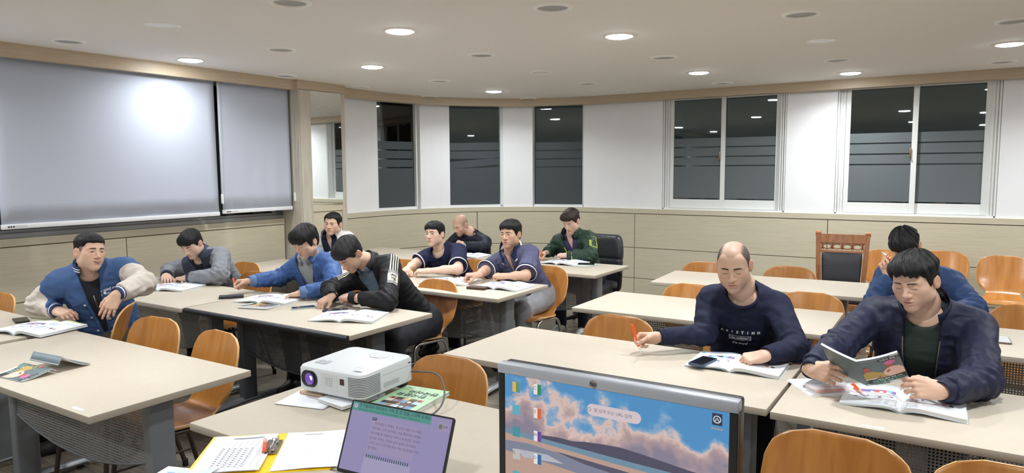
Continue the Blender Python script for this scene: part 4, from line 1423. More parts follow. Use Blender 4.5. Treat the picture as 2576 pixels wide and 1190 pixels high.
        gb = bvh_of(Pg, Qg)
        built[g['name']] = (o, gb, ends)
        for k, (e, d, r_) in ends.items():
            cf = g.get('cuff')
            if cf:
                q = cuff('cuff', e - d * cf.get('back', 0.035) - org, d, r_ * cf.get('r', 0.93) , cf.get('len', 0.05), cf['mats'], cf['bands'], o, 1.0 if g.get('short') is not None else 0.80)
    # trunk frame for chest decals: local x = person's right, y forward, z along the trunk; origin at the shoulder line
    TM = Matrix(((rt[0], ft[0], ax[0], SH[0]), (rt[1], ft[1], ax[1], SH[1]), (rt[2], ft[2], ax[2], SH[2]), (0, 0, 0, 1)))
    s['_built'] = built; s['_TM'] = TM; s['_loc'] = loc; s['_org'] = org; s['_fr'] = (rt, ft, ax, SH, nb, P0)
    # --- legs
    fr = np.cross(fh, up)
    leg = Field(); leg.rc(P0 + fr * 0.05, P0 - fr * 0.05, 0.135, 0.135, 0.05)
    sp = s.get('knee', (0.0, 0.0)); ank = []
    for sg, dy in ((1, sp[0]), (-1, sp[1])):
        hj = P0 + fr * sg * 0.085 - up * 0.02
        kn = hj + fh * s.get('thigh', 0.40) + fr * (sg * 0.04 + dy) ; kn[2] = 0.50
        an = kn - fh * s.get('tuck', 0.06) * (1 if sg > 0 else 0.7); an[2] = 0.10
        leg.rc(hj, kn, 0.095, 0.070, 0.04); leg.rc(kn, an + up * 0.0, 0.068, 0.052, 0.03); ank.append(an)
    leg.post = wrinkle(0.005, 12.0, 9.0)
    lp_ = np.array([P0] + ank); 
    PL, QL = surfnet(leg, np.minimum(lp_.min(0), (P0 + fh * 0.6).tolist()) - 0.22, np.maximum(lp_.max(0), P0 + fh * 0.6) + 0.22, 0.015)
    np_mesh('trousers', PL - org, QL, s['trousers'], root)
    for an in ank:
        sf = Field(); b0 = V3(an[0], an[1], 0.045)
        sf.rc(b0 - fh * 0.05, b0 + fh * 0.06, 0.042, 0.042, 0.03); sf.rc(b0 + fh * 0.06, b0 + fh * 0.15 - up * 0.008, 0.042, 0.034, 0.03); sf.rc(b0, b0 + up * 0.06, 0.042, 0.040, 0.03)
        sf.cut(lambda P: P[:, 2] - 0.002, 0.002)
        PS, QS = surfnet(sf, b0 - 0.24, b0 + 0.24, 0.012)
        np_mesh('shoe', PS - org, QS, s.get('shoes', [mat('dark_shoe', (40, 38, 38), 0.5)]), root)
    return s
# ------------------------------------------------------------------ helpers for what is worn
def collar(s, g, mats, bands, h=0.045, gap=28, r0=0.082, r1=0.070, fwd=0.018, drop=0.018, low=-0.010, parent=None, name='collar', thick=0.005):
    rt, ft, ax, SH, nb, P0 = s['_fr']; org = s['_org']
    rows = []
    k = len(bands)
    for i in range(k + 1):
        t = i / k
        rr = r0 + (r1 - r0) * t
        axis = unit(ax + ft * 0.25)
        rows.append((nb - org + ft * fwd - ax * low + axis * h * t, rt * rr, ft * (rr * 1.02) - ax * drop, bands[min(i, k - 1)]))
    return ring_ribbon(name, rows, mats, s['_built'][g][0] if parent is None else parent, gap, 360 - gap, 40, thick)

def drape_tube(s, g, pts, r, material, name='piping', M=None, parent=None, flat=1.0):
    """a cord laid on a garment; pts (x, z) in the trunk frame"""
    o, bvh, _ = s['_built'][g]; M = M or s['_TM']
    d = -(M.to_3x3() @ Vector((0, 1, 0))).normalized()
    out = []
    for x, z in pts:
        hit = bvh.ray_cast(M @ Vector((x, 0.3, z)), d, 0.6)
        if hit[0] is not None: out.append(hit[0] - d * (r * 0.3) - Vector(s['_org']))
    if len(out) < 2: return None
    bm = bmesh.new(); tube(bm, out, r, 6, flat=flat)
    return bm_obj(name, bm, material, parent or o, True, 60)

def vline(z0, w0, slope, z1=0.02, sg=1, dx=0.005, n=14):
    return [(sg * (w0 + slope * (z - z0) + dx), z) for z in np.linspace(z0, z1, n)]

def button(s, g, x, z, r, material, name='button'):
    o, bvh, _ = s['_built'][g]
    poly = [(x + r * math.cos(2 * PI * i / 10), z + r * math.sin(2 * PI * i / 10)) for i in range(10)]
    return s['_loc'](poly_decal(name, poly, bvh, s['_TM'], o, material, 0.003, sub=0))

def arm_frame(s, k, out):
    a = s['_A'][k]; z = unit(a['sh'] - a['el']); y = np.asarray(out, float); y = unit(y - z * (y @ z)); x = np.cross(y, z)
    return Matrix(((x[0], y[0], z[0], a['sh'][0]), (x[1], y[1], z[1], a['sh'][1]), (x[2], y[2], z[2], a['sh'][2]), (0, 0, 0, 1)))

def chest_text(s, g, txt, size, at, material, **kw):
    o, bvh, _ = s['_built'][g]
    return s['_loc'](text_decal('printed_text', txt, size, bvh, kw.pop('M', s['_TM']), o, material, at=at, **kw))
def chest_poly(s, g, poly, material, name='print', M=None, off=0.0012, sub=1):
    o, bvh, _ = s['_built'][g]
    return s['_loc'](poly_decal(name, poly, bvh, M or s['_TM'], o, material, off, sub=sub))

M_or = mat('orange_pen_plastic', (244, 92, 28), 0.35); M_pw = mat('white_pen_plastic', (236, 234, 232), 0.35)
M_prd = mat('red_stripe', (226, 84, 56), 0.4); M_metal = mat('bright_metal', (190, 190, 190), 0.25, metal=1.0)
def pen(tip, end, label, style='orange'):
    """tip and end in the room frame"""
    tip, end = Vector(tip), Vector(end); d = (end - tip); L = d.length
    root = empty('pen', tip); tag(root, label, 'pen', 'pens held or lying about')
    root.rotation_mode = 'QUATERNION'; root.rotation_quaternion = d.to_track_quat('Z', 'Y')
    r = 0.0058
    def part(name, prof, m_):
        bm = bmesh.new(); lathe(bm, prof, 12); return bm_obj(name, bm, m_, root, True, 40)
    if style == 'orange':
        part('tip', [(0.0012, 0), (0.0022, 0.004), (0.0046, 0.018), (r, 0.026)], M_pw)
        for i in range(5):
            z = 0.026 + i * 0.0065
            part('grip_band', [(r * (1.04 if i % 2 else 1.0), z), (r * (1.04 if i % 2 else 1.0), z + 0.0065)], M_prd if i % 2 else M_pw)
        part('barrel', [(r, 0.0585), (r * 1.02, 0.09), (r * 1.02, L - 0.012), (r * 0.8, L - 0.002), (0.001, L)], M_or)
        bm = bmesh.new(); box(bm, -0.0022, 0.0022, r, r + 0.003, L - 0.048, L - 0.006, 0.001, 1); bm_obj('clip', bm, M_or, root)
    else:
        part('tip', [(0.001, 0), (0.0016, 0.004), (0.004, 0.014)], M_metal)
        part('grip', [(0.004, 0.014), (0.0055, 0.018), (0.0055, 0.05), (0.005, 0.05)], mat('dark_grip', (60, 66, 74), 0.5))
        part('barrel', [(0.005, 0.05), (0.0052, 0.05), (0.005, L - 0.02)], mat('clear_pen', (206, 206, 210), 0.15))
        part('cap', [(0.005, L - 0.02), (0.0052, L - 0.02), (0.0048, L)], mat('dark_red_cap', (120, 40, 46), 0.4))
    return root
def pen_in_hand(s, k, label, style='orange', lean=(0, 0, 1), below=0.045, length=0.142, dirv=None):
    """rests between thumb and index tips"""
    t = s['_tips'][k]; g = (t[0] + t[4]) / 2
    d = unit(dirv) if dirv is not None else unit(lean)
    return pen(g - d * below, g + d * (length - below), label, style)

# ------------------------------------------------------------------ the twelve men
SK_a = skin_mat('skin_tan', (212, 175, 152)); SK_b = skin_mat('skin_light', (218, 184, 164)); SK_c = skin_mat('skin_deep', (202, 162, 138)); SK_d = skin_mat('skin_pale', (222, 190, 172))
H_blk = hair_mat('black_hair', (17, 16, 17)); H_brn = hair_mat('dark_brown_hair', (46, 33, 30)); H_gry = hair_mat('greying_hair', (34, 33, 34))
W_white = mat('white_print', (226, 226, 228), 0.6)
T_dark = cloth_mat('dark_trousers', (36, 36, 42)); T_olive = cloth_mat('olive_trousers', (74, 68, 52)); T_grey = cloth_mat('grey_trousers', (150, 150, 154)); T_jean = cloth_mat('dark_jeans', (44, 46, 56))

# 1 varsity jacket
C_vb = cloth_mat('varsity_blue', (66, 93, 138), 0.7); C_vc = cloth_mat('varsity_cream', (212, 202, 192), 0.75); C_rib = cloth_mat('navy_rib', (48, 66, 112), 0.8); C_blk = cloth_mat('charcoal_knit', (38, 40, 48))
v1 = (-0.36, 0.008, 0.115)
P1 = build_person(dict(label='smiling man in a blue and cream varsity jacket leaning on his chair back', hip=(-4.43, 2.28), hipyaw=0, sh=(-4.385, 2.15, 0.968), yaw=50, shw=0.205, head=(-4.285, 2.085, 1.13), hyaw=93, hpitch=-4, hroll=-6,
    R=((-4.47, 1.97, 0.785), unit((0.95, 0.18, -0.14)), (0, -0.3, 1), 'relaxed'), L=((-3.945, 2.06, 0.920), unit((-0.12, -0.50, -0.82)), (0.75, -0.62, 0.35), 'flat'),
    hintR=(-1, -0.35, -0.3), hintL=(1, 0.35, 0.15), elR=(-4.70, 1.975, 0.80), elL=(-4.02, 2.245, 0.945), skin=SK_a, hair=H_blk, zf=0.058, ht=0.0136, hs=0.0017, hn=0.0019, jag=0.003, side=0.030, nape=-0.02, buzz=dict(zf=0.06, a=0.8, c=(0.12, 0.11, 0.11)),
    eyes='narrow', smile=True, trousers=T_olive, w=0.94, jaw=0.98, beard=0.2, hscale=1.03,
    wear=[dict(name='knit_top', g=0.004, mats=[C_blk], neck='crew', depth=0.075, fold=0.003),
          dict(name='varsity_jacket', g=0.022, sleeve=0.90, loose=0.012, arm=0.006, mats=[C_vb, C_vc], h=0.0058, neck='hole', nr=0.066, v=v1, fold=0.008, fq=13,
               paint=lambda x, y, z, lab, A, c: ((lab == 1) & (np.maximum.reduce([np.where((c - A[k_]['sh']) @ unit(SH_ - A[k_]['sh']) < 0.02, (c - A[k_]['sh']) @ unit(A[k_]['el'] - A[k_]['sh']), -1) for k_ in 'RL' for SH_ in [(A['R']['sh'] + A['L']['sh']) / 2]]) > 0.075)).astype(int),
               cuff=dict(mats=[C_rib, W_white], bands=[0, 0, 1, 0, 1, 0, 0], len=0.058, back=0.022, r=0.80))]))
collar(P1, 'varsity_jacket', [C_rib, W_white], [0, 0, 1, 0, 1, 0, 0], h=0.050, gap=26, r0=0.092, r1=0.076, drop=0.014, low=-0.012)
for sg in (1, -1): drape_tube(P1, 'varsity_jacket', vline(*v1, z1=-0.02, sg=sg, dx=0.010), 0.005, C_vb, 'placket')
for i in range(4): button(P1, 'varsity_jacket', -(v1[1] + v1[2] * (0.28 - i * 0.085) + 0.022), -0.07 - i * 0.085, 0.0075, W_white, 'snap_button')
for i in range(3): button(P1, 'varsity_jacket', (v1[1] + v1[2] * (0.24 - i * 0.09) + 0.022), -0.12 - i * 0.09, 0.0075, W_white, 'snap_button')
drape_tube(P1, 'knit_top', [(0.0, z) for z in np.linspace(-0.19, -0.075, 8)], 0.003, M_metal, 'zip')
chest_text(P1, 'varsity_jacket', 'diamond mate', 0.022, (-0.082, -0.055), W_white, bold=0.0006, slant=0.25)
chest_text(P1, 'varsity_jacket', 'diamond mate accessories', 0.017, (-0.086, -0.077), W_white, bold=0.0005, slant=0.25)
for cx, cz, q in ((-0.080, -0.108, 0.020), (-0.100, -0.126, 0.014)):
    chest_poly(P1, 'varsity_jacket', [(cx - q, cz - 0.0016), (cx - 0.0016, cz - 0.0016), (cx - 0.0016, cz - q), (cx + 0.0016, cz - q), (cx + 0.0016, cz - 0.0016), (cx + q, cz - 0.0016), (cx + q, cz + 0.0016), (cx + 0.0016, cz + 0.0016), (cx + 0.0016, cz + q), (cx - 0.0016, cz + q), (cx - 0.0016, cz + 0.0016), (cx - q, cz + 0.0016)], W_white, sub=0)

# 2 grey work jacket
C_g1 = cloth_mat('work_grey', (132, 135, 141), 0.75); C_g2 = cloth_mat('work_navy', (62, 68, 84), 0.75); C_red = cloth_mat('red_lanyard', (176, 44, 48))
v2 = (-0.20, 0.006, 0.16)
P2 = build_person(dict(label='man in a grey work jacket with navy panels bent over his book', hip=(-5.14, 3.64), sh=(-5.16, 3.40, 0.870), yaw=18, head=(-5.10, 3.255, 1.03), hyaw=22, hpitch=30, hroll=4,
    R=((-5.30, 3.15, 0.772), unit((0.85, -0.5, -0.05)), (0, 0, 1), 'relaxed'), L=((-5.02, 3.15, 0.777), unit((-0.97, -0.15, -0.08)), (0, 0, 1), 'relaxed'),
    hintR=(-1, 0.1, -0.6), hintL=(1, 0.1, -0.6), elR=(-5.46, 3.28, 0.785), elL=(-4.80, 3.29, 0.79), skin=SK_b, hair=H_blk, zf=0.044, ht=0.0168, hs=0.0093, hn=0.0045, fringe=0.006, jag=0.013, trousers=T_dark, hscale=1.0, beard=0.05,
    wear=[dict(name='shirt', g=0.002, mats=[C_blk], neck='crew', depth=0.04, fold=0.002),
          dict(name='work_jacket', g=0.022, sleeve=0.88, loose=0.016, mats=[C_g1, C_g2], h=0.0062, neck='hole', nr=0.064, v=v2, fold=0.008,
               paint=lambda x, y, z, lab, A, c: ((lab == 0) & (np.abs(x) < 0.165) & (z > -0.20) & (y > 0.0) | ((lab == 0) & (y < 0.0) & (z > -0.07) & (np.abs(x) < 0.08))).astype(int),
               cuff=dict(mats=[C_g2], bands=[0, 0, 0, 0], len=0.055, back=0.03, r=0.95))]))
collar(P2, 'work_jacket', [C_g2], [0, 0, 0], h=0.055, gap=34, r0=0.092, r1=0.080)
for x, z in ((0.075, -0.085), (0.05, -0.13), (-0.07, -0.075), (-0.045, -0.10), (0.09, -0.14)): button(P2, 'work_jacket', x, z, 0.006, M_metal, 'snap_button')
drape_tube(P2, 'work_jacket', [(-0.02, z) for z in np.linspace(-0.16, -0.09, 6)], 0.008, C_red, 'lanyard')
chest_poly(P2, 'work_jacket', [(-0.115, -0.160), (-0.050, -0.160), (-0.050, -0.132), (-0.115, -0.132)], W_white, 'name_badge', off=0.004)
chest_text(P2, 'work_jacket', 'E', 0.018, (-0.058, -0.146), C_red, off=0.0055, bold=0.0006)
for q_ in range(4): chest_poly(P2, 'work_jacket', [(-0.072 - 0.010 * q_, -0.152), (-0.072 - 0.010 * q_, -0.140), (-0.079 - 0.010 * q_, -0.140), (-0.079 - 0.010 * q_, -0.152)], M_black, 'badge_print', off=0.0055, sub=0)

# 3 bright blue windbreaker
C_b1 = cloth_mat('windbreaker_blue', (66, 97, 152), 0.55); C_b2 = cloth_mat('windbreaker_trim', (104, 130, 172), 0.75); C_gs = cloth_mat('grey_shirt', (158, 163, 164))
v3 = (-0.17, 0.006, 0.32)
P3 = build_person(dict(label='man with a black mop of hair in a bright blue windbreaker', hip=(-3.96, 3.70), sh=(-3.99, 3.50, 0.905), yaw=8, head=(-3.89, 3.35, 1.10), hyaw=6, hpitch=24, hroll=2,
    R=((-4.30, 3.19, 0.805), unit((-0.80, -0.45, -0.12)), (0.1, 0.6, 0.8), 'pen'), L=((-3.745, 3.185, 0.775), unit((-0.86, -0.46, -0.22)), (0, 0, 1), 'flat'),
    hintR=(-0.6, 0.6, -0.6), hintL=(1, 0.2, -0.5), elR=(-4.27, 3.42, 0.80), elL=(-3.62, 3.36, 0.79), skin=SK_a, hair=H_blk, zf=0.034, ht=0.0240, hs=0.0170, hn=0.0045, fringe=0.006, side=-0.034, nape=-0.075, jag=0.014, trousers=T_dark, hscale=1.03,
    wear=[dict(name='shirt', g=0.003, mats=[C_gs], neck='hole', nr=0.058, fold=0.003),
          dict(name='windbreaker', g=0.021, sleeve=0.88, loose=0.016, mats=[C_b1], neck='hole', nr=0.066, v=v3, fold=0.008, cuff=dict(mats=[C_b2], bands=[0, 0, 0], len=0.058, back=0.012, r=0.90))]))
collar(P3, 'windbreaker', [C_b2, C_b1], [0, 0, 1], h=0.058, gap=42, r0=0.100, r1=0.088)
collar(P3, 'shirt', [C_gs], [0, 0], h=0.05, gap=16, r0=0.080, r1=0.066)
M_zip = mat('black_zip', (34, 36, 42), 0.4)
for sg in (1, -1): drape_tube(P3, 'windbreaker', vline(*v3, z1=-0.03, sg=sg), 0.0035, M_zip, 'zip')
drape_tube(P3, 'windbreaker', [(0.0, z) for z in np.linspace(-0.40, -0.17, 10)], 0.0035, M_zip, 'zip')

# 4 black track jacket
C_bk = cloth_mat('track_black', (27, 27, 30), 0.6); C_sl = cloth_mat('slate_collar', (104, 122, 140)); C_st = mat('off_white_stripe', (206, 200, 186), 0.7); C_stg = mat('grey_stripe_block', (140, 140, 140), 0.7)
P4 = build_person(dict(label='man in a black track jacket with a striped sleeve, head bowed over his phone', hip=(-3.19,3.72), sh=(-3.32, 3.43, 0.915), yaw=2, head=(-3.355, 3.25, 1.055), hyaw=0, hpitch=44, hroll=0,
    R=((-3.415, 3.135, 0.785), unit((-0.15, -0.92, -0.35)), (0.1, 0.3, 1), 'curl'), L=((-3.27, 3.17, 0.785), unit((-0.98, 0.12, -0.02)), (0, -0.2, 1), 'fist'),
    hintR=(-1, 0.2, -0.5), hintL=(1, -0.2, -0.5), elR=(-3.57, 3.27, 0.80), elL=(-2.99, 3.21, 0.785), skin=SK_a, hair=H_gry, zf=0.048, ht=0.0176, hs=0.0059, hn=0.0038, fringe=0.006, jag=0.010, side=-0.008, trousers=T_dark, hscale=1.05, beard=0.25,
    wear=[dict(name='polo', g=0.003, mats=[C_sl], neck='hole', nr=0.060, fold=0.003),
          dict(name='track_jacket', g=0.018, sleeve=0.90, loose=0.010, mats=[C_bk], neck='hole', nr=0.064, v=(-0.20, 0.02, 0.22), fold=0.006, cuff=dict(mats=[C_bk], bands=[0, 0, 0], len=0.05, back=0.02, r=0.94))]))
collar(P4, 'track_jacket', [C_bk], [0, 0], h=0.05, gap=40, r0=0.096, r1=0.080)
collar(P4, 'polo', [C_sl], [0, 0], h=0.04, gap=20, r0=0.082, r1=0.072)
for k, out in (('L', (0.85, -0.45, 0.35)), ('R', (-0.3, -0.8, 0.4))):
    AM = arm_frame(P4, k, out)
    o_, bv_, _ = P4['_built']['track_jacket']
    for i in range(4):
        x = -0.024 + i * 0.016
        P4['_loc'](grid_decal('sleeve_stripe', x - 0.0036, x + 0.0036, -0.125, 0.035, bv_, AM, o_, C_st, 0.0022, 1, 20))
    if k == 'R': continue
    for z0_, z1_, m_ in ((-0.150, -0.125, C_stg), (-0.218, -0.150, C_st), (-0.242, -0.218, C_stg)):
        P4['_loc'](grid_decal('sleeve_patch', -0.034, 0.034, z0_, z1_, bv_, AM, o_, m_, 0.0022, 10, 8))
    chest_text(P4, 'track_jacket', 'wa', 0.036, (0, -0.168), M_black, M=AM, off=0.0042, bold=0.0006)
    chest_text(P4, 'track_jacket', 'ng', 0.036, (0, -0.196), M_black, M=AM, off=0.0042, bold=0.0006)

# 5 white jacket
C_wh = cloth_mat('white_jacket_cloth', (216, 214, 209), 0.7); C_nv = cloth_mat('navy_shirt', (32, 40, 64))
P5 = build_person(dict(label='man in an open white jacket over a navy shirt near the mirror pillar', hip=(-5.34, 5.10), sh=(-5.355, 4.97, 0.885), yaw=18, head=(-5.29, 4.91, 1.065), hyaw=22, hpitch=0, hroll=-3,
    R=((-5.52, 4.68, 0.775), unit((0.5, -0.8, -0.1)), (0, 0, 1), 'relaxed'), L=((-5.15, 4.68, 0.775), unit((-0.6, -0.7, -0.1)), (0, 0, 1), 'relaxed'),
    skin=SK_a, hair=H_blk, zf=0.064, ht=0.0152, hs=0.0093, hn=0.0045, recede=0.012, jag=0.008, side=-0.02, eyes='open', gaze=0.002, trousers=T_dark, w=1.03, jaw=1.12, fat=0.002, hscale=1.04,
    wear=[dict(name='shirt', g=0.003, mats=[C_nv], neck='hole', nr=0.058, v=(-0.05, 0.002, 0.30), fold=0.003),
          dict(name='open_jacket', g=0.022, sleeve=0.9, loose=0.014, mats=[C_wh], neck='hole', nr=0.070, v=(-0.45, 0.075, 0.03), fold=0.007)]))
collar(P5, 'shirt', [C_nv], [0, 0], h=0.045, gap=24, r0=0.084, r1=0.074)
collar(P5, 'open_jacket', [C_wh], [0, 0], h=0.06, gap=55, r0=0.108, r1=0.094)

# 6 navy T-shirt
C_nt = cloth_mat('navy_jersey', (31, 37, 66)); M_gold = mat('gold_print', (206, 180, 130), 0.5)
P6 = build_person(dict(label='man in a navy T-shirt with white sleeve hems and folded hands', hip=(-3.76, 5.02), sh=(-3.795, 4.78, 0.865), yaw=6, shw=0.185, head=(-3.815, 4.70, 1.045), hyaw=4, hpitch=-6, hroll=4, bare=True,
    R=((-3.885, 4.40, 0.772), unit((0.62, -0.78, -0.05)), (-0.2, 0, 1), 'curl'), L=((-3.66, 4.40, 0.775), unit((-0.97, -0.22, -0.04)), (0, -0.2, 1), 'relaxed'),
    hintR=(-1, 0.1, -0.6), hintL=(1, 0.1, -0.6), elR=(-3.98, 4.64, 0.79), elL=(-3.46, 4.55, 0.785), skin=SK_b, hair=H_blk, zf=0.050, ht=0.0152, hs=0.0068, hn=0.0030, fringe=0.004, jag=0.008, eyes='open', gaze=-0.001, trousers=T_dark, beard=0.1, hscale=1.02, armr=(0.026, 0.040),
    wear=[dict(name='t_shirt', g=0.014, short=0.80, loose=0.014, mats=[C_nt], neck='crew', depth=0.058, fold=0.006, cuff=dict(mats=[W_white], bands=[0], len=0.010, back=0.004, r=1.05))]))
collar(P6, 't_shirt', [C_nt], [0, 0], h=0.016, gap=0, r0=0.083, r1=0.077, drop=0.034, low=0.000, fwd=0.034, name='neckband')
chest_poly(P6, 't_shirt', [(-0.105, -0.215), (-0.098, -0.215), (-0.090, -0.165), (-0.082, -0.215), (-0.074, -0.215), (-0.086, -0.150), (-0.094, -0.150)], M_gold, 'emblem')
chest_poly(P6, 't_shirt', [(-0.101, -0.198), (-0.079, -0.186), (-0.079, -0.190), (-0.101, -0.202)], M_gold, 'emblem', sub=0)

# 7 shaven head, dark jacket
C_dj = cloth_mat('midnight_jacket', (29, 32, 46), 0.65)
P7 = build_person(dict(label='shaven-headed man in a dark zipped jacket writing by the rounded wall', hip=(-4.50, 6.34), sh=(-4.43, 6.10, 0.85), yaw=2, head=(-4.495, 5.975, 1.015), hyaw=-8, hpitch=26, hroll=-4,
    R=((-4.62, 5.83, 0.775), unit((0.4, -0.85, -0.1)), (0, 0, 1), 'pen'), L=((-4.365, 5.86, 0.815), unit((-0.9, -0.2, 0.2)), (0.1, -0.6, 0.7), 'curl'),
    hintL=(1, -0.2, -0.6), elL=(-4.20, 5.98, 0.785), skin=SK_a, hair=None, buzz=dict(zf=0.06, a=0.35, c=(0.3, 0.29, 0.31)), trousers=T_dark, beard=0.2, hscale=1.03, w=0.97,
    wear=[dict(name='jacket', g=0.020, sleeve=0.86, loose=0.010, mats=[C_dj], neck='hole', nr=0.064, fold=0.006, cuff=dict(mats=[C_dj], bands=[0, 0], len=0.035, back=0.02, r=0.95))]))
collar(P7, 'jacket', [C_dj], [0, 0], h=0.045, gap=10, r0=0.074, r1=0.064, low=0.0)
drape_tube(P7, 'jacket', [(0.0, z) for z in np.linspace(-0.35, -0.02, 12)], 0.003, M_zip, 'zip')

# 8 polo shirt
C_po = cloth_mat('polo_heather', (86, 88, 116), 0.8); C_pn = cloth_mat('polo_navy', (34, 40, 72))
P8 = build_person(dict(label='man in a blue-violet polo shirt with grey trousers holding a clear pen', hip=(-2.97, 5.00), sh=(-3.055, 4.77, 0.880), yaw=4, shw=0.182, head=(-3.035, 4.70, 1.082), hyaw=0, hpitch=-1, hroll=3, bare=True,
    R=((-3.12, 4.36, 0.790), unit((-0.72, -0.68, 0.02)), (0.35, 0.25, 0.9), 'pen'), L=((-2.955, 4.47, 0.778), unit((-0.99, 0.06, -0.02)), (0, -0.25, 1), 'fist'),
    hintR=(-0.3, -0.2, -0.9), hintL=(1, -0.1, -0.6), elR=(-3.20, 4.57, 0.79), elL=(-2.80, 4.54, 0.785), skin=SK_c, hair=H_blk, zf=0.052, ht=0.0168, hs=0.0085, hn=0.0045, jag=0.010, fringe=0.003, side=-0.018, eyes='narrow', trousers=T_grey, jaw=0.96, w=0.97, hscale=1.05, beard=0.3, armr=(0.026, 0.037), knee=(0.0, 0.05),
    wear=[dict(name='polo_shirt', g=0.014, short=0.86, loose=0.016, mats=[C_po], neck='hole', nr=0.062, v=(-0.10, 0.003, 0.14), fold=0.007, cuff=dict(mats=[C_pn, W_white], bands=[0, 0, 0, 1], len=0.026, back=0.014, r=1.06))]))
cl = collar(P8, 'polo_shirt', [C_pn, W_white], [1, 0, 0, 0, 0], h=0.058, gap=30, r0=0.112, r1=0.068, drop=0.052, low=-0.006)
chest_text(P8, 'polo_shirt', 'dB', 0.020, (-0.095, -0.16), W_white, bold=0.0004)
for z in (-0.125, -0.155): button(P8, 'polo_shirt', -0.004, z, 0.005, M_plast)

# 9 green jacket
C_gn = cloth_mat('forest_jacket', (46, 68, 54), 0.5); M_lime = mat('lime_piping', (206, 222, 84), 0.5); C_pu = cloth_mat('purple_shirt', (72, 62, 104))
v9 = (-0.235, 0.006, 0.26)
P9 = build_person(dict(label='man in a dark green jacket with lime piping writing at the back table', hip=(-3.14, 6.28), sh=(-3.185, 6.06, 0.91), yaw=2, head=(-3.15, 5.95, 1.10), hyaw=-4, hpitch=26, hroll=2,
    R=((-3.405, 5.90, 0.785), unit((-0.45, -0.85, -0.2)), (-0.5, 0.2, 0.8), 'pen'), L=((-3.16, 5.865, 0.780), unit((-0.99, 0.05, -0.04)), (0, -0.2, 1), 'fist'),
    hintR=(-1, 0.3, -0.4), hintL=(1, -0.1, -0.6), elR=(-3.43, 6.08, 0.80), elL=(-2.94, 5.95, 0.785), skin=SK_b, hair=H_brn, zf=0.058, ht=0.0240, hs=0.0068, hn=0.0045, fringe=0.006, jag=0.006, side=-0.012, trousers=T_jean, hscale=1.03, beard=0.15, w=0.98,
    shoes=[mat('white_sneaker', (214, 212, 206), 0.5, noise=(22, (1, 1, 1), 1.0, (40, 60, 62)))],
    wear=[dict(name='polo', g=0.003, mats=[C_pu], neck='hole', nr=0.060, v=(-0.05, 0.002, 0.30), fold=0.003),
          dict(name='zip_jacket', g=0.022, sleeve=0.90, loose=0.016, mats=[C_gn], neck='hole', nr=0.068, v=v9, fold=0.009, fq=18, cuff=dict(mats=[C_gn], bands=[0, 0], len=0.04, back=0.025, r=0.93))]))
collar(P9, 'zip_jacket', [C_gn], [0, 0, 0], h=0.06, gap=40, r0=0.100, r1=0.084)
collar(P9, 'polo', [C_nv], [0, 0], h=0.045, gap=26, r0=0.088, r1=0.074)
for sg in (1, -1): drape_tube(P9, 'zip_jacket', vline(*v9, z1=-0.01, sg=sg), 0.0042, M_lime)
AM = arm_frame(P9, 'L', (0.7, -0.7, 0.2))
for a in ([(-0.02, -0.03), (-0.055, -0.03), (-0.058, -0.15), (0.005, -0.15)], [(0.022, -0.075), (0.022, -0.15)], [(0.012, -0.075), (0.012, -0.15)]):
    drape_tube(P9, 'zip_jacket', [tuple(np.array(p) + (np.array(q) - np.array(p)) * t) for p, q in zip(a[:-1], a[1:]) for t in (0, 0.25, 0.5, 0.75, 1)], 0.0035, M_lime, 'sleeve_piping', M=AM)

# 10 navy sweater
C_sw = cloth_mat('navy_sweater_jersey', (30, 34, 56))
P10 = build_person(dict(label='balding man in a navy sweater with white chest print holding an orange pen', hip=(-0.93, 3.68), sh=(-0.885, 3.47, 0.950), yaw=8, shw=0.178, head=(-0.905, 3.36, 1.135), hyaw=9, hpitch=16, hroll=3,
    R=((-1.185, 3.125, 0.80), unit((-0.92, -0.25, -0.12)), (0.0, 0.75, 0.65), 'pen'), L=((-0.690, 3.115, 0.785), unit((-0.86, -0.42, -0.22)), (0.1, -0.3, 1), 'curl'),
    hintR=(-0.6, 0.2, -0.9), hintL=(1, 0.3, -0.5), elR=(-1.02, 3.31, 0.80), elL=(-0.60, 3.30, 0.785), hscale=1.09, shdrop=(0.015, 0.015), skin=SK_a, hair=None, buzz=dict(zf=0.072, t=0.045, bald=0.036, a=0.94, c=(0.05, 0.05, 0.06)), trousers=T_dark, beard=0.35, browt=0.0046,
    wear=[dict(name='sweater', g=0.014, sleeve=0.93, loose=0.006, mats=[C_sw], neck='crew', depth=0.046, fold=0.006, cuff=dict(mats=[C_sw], bands=[0, 0, 0], len=0.05, back=0.03, r=0.95))]))
collar(P10, 'sweater', [C_sw], [0, 0], h=0.018, gap=0, r0=0.088, r1=0.080, drop=0.030, low=0.000, fwd=0.036, name='neckband')
for i, ch in enumerate('ARISTINO'):
    chest_text(P10, 'sweater', ch, 0.017, (0.085 - i * 0.0243, -0.105), W_white, bold=0.0010)
q = 0.0035
for a, b, c_, d_ in ((-0.052, 0.052, -0.151, -0.151 + q), (-0.052, 0.052, -0.1235 - q, -0.1235), (-0.052, -0.052 + q, -0.151, -0.1235), (0.052 - q, 0.052, -0.151, -0.1235)):
    chest_poly(P10, 'sweater', [(a, c_), (b, c_), (b, d_), (a, d_)], W_white, 'print_frame', sub=2)
chest_poly(P10, 'sweater', [(-0.048, -0.147), (0.048, -0.147), (0.048, -0.127), (-0.048, -0.127)], mat('slate_print', (120, 128, 150), 0.7), off=0.0010, sub=2)
chest_text(P10, 'sweater', 'Be initiator', 0.0165, (0.0, -0.137), W_white, off=0.0018, bold=0.0008)
chest_text(P10, 'sweater', 'De boyd', 0.020, (0.0, -0.172), W_white, slant=0.35, bold=0.0006)

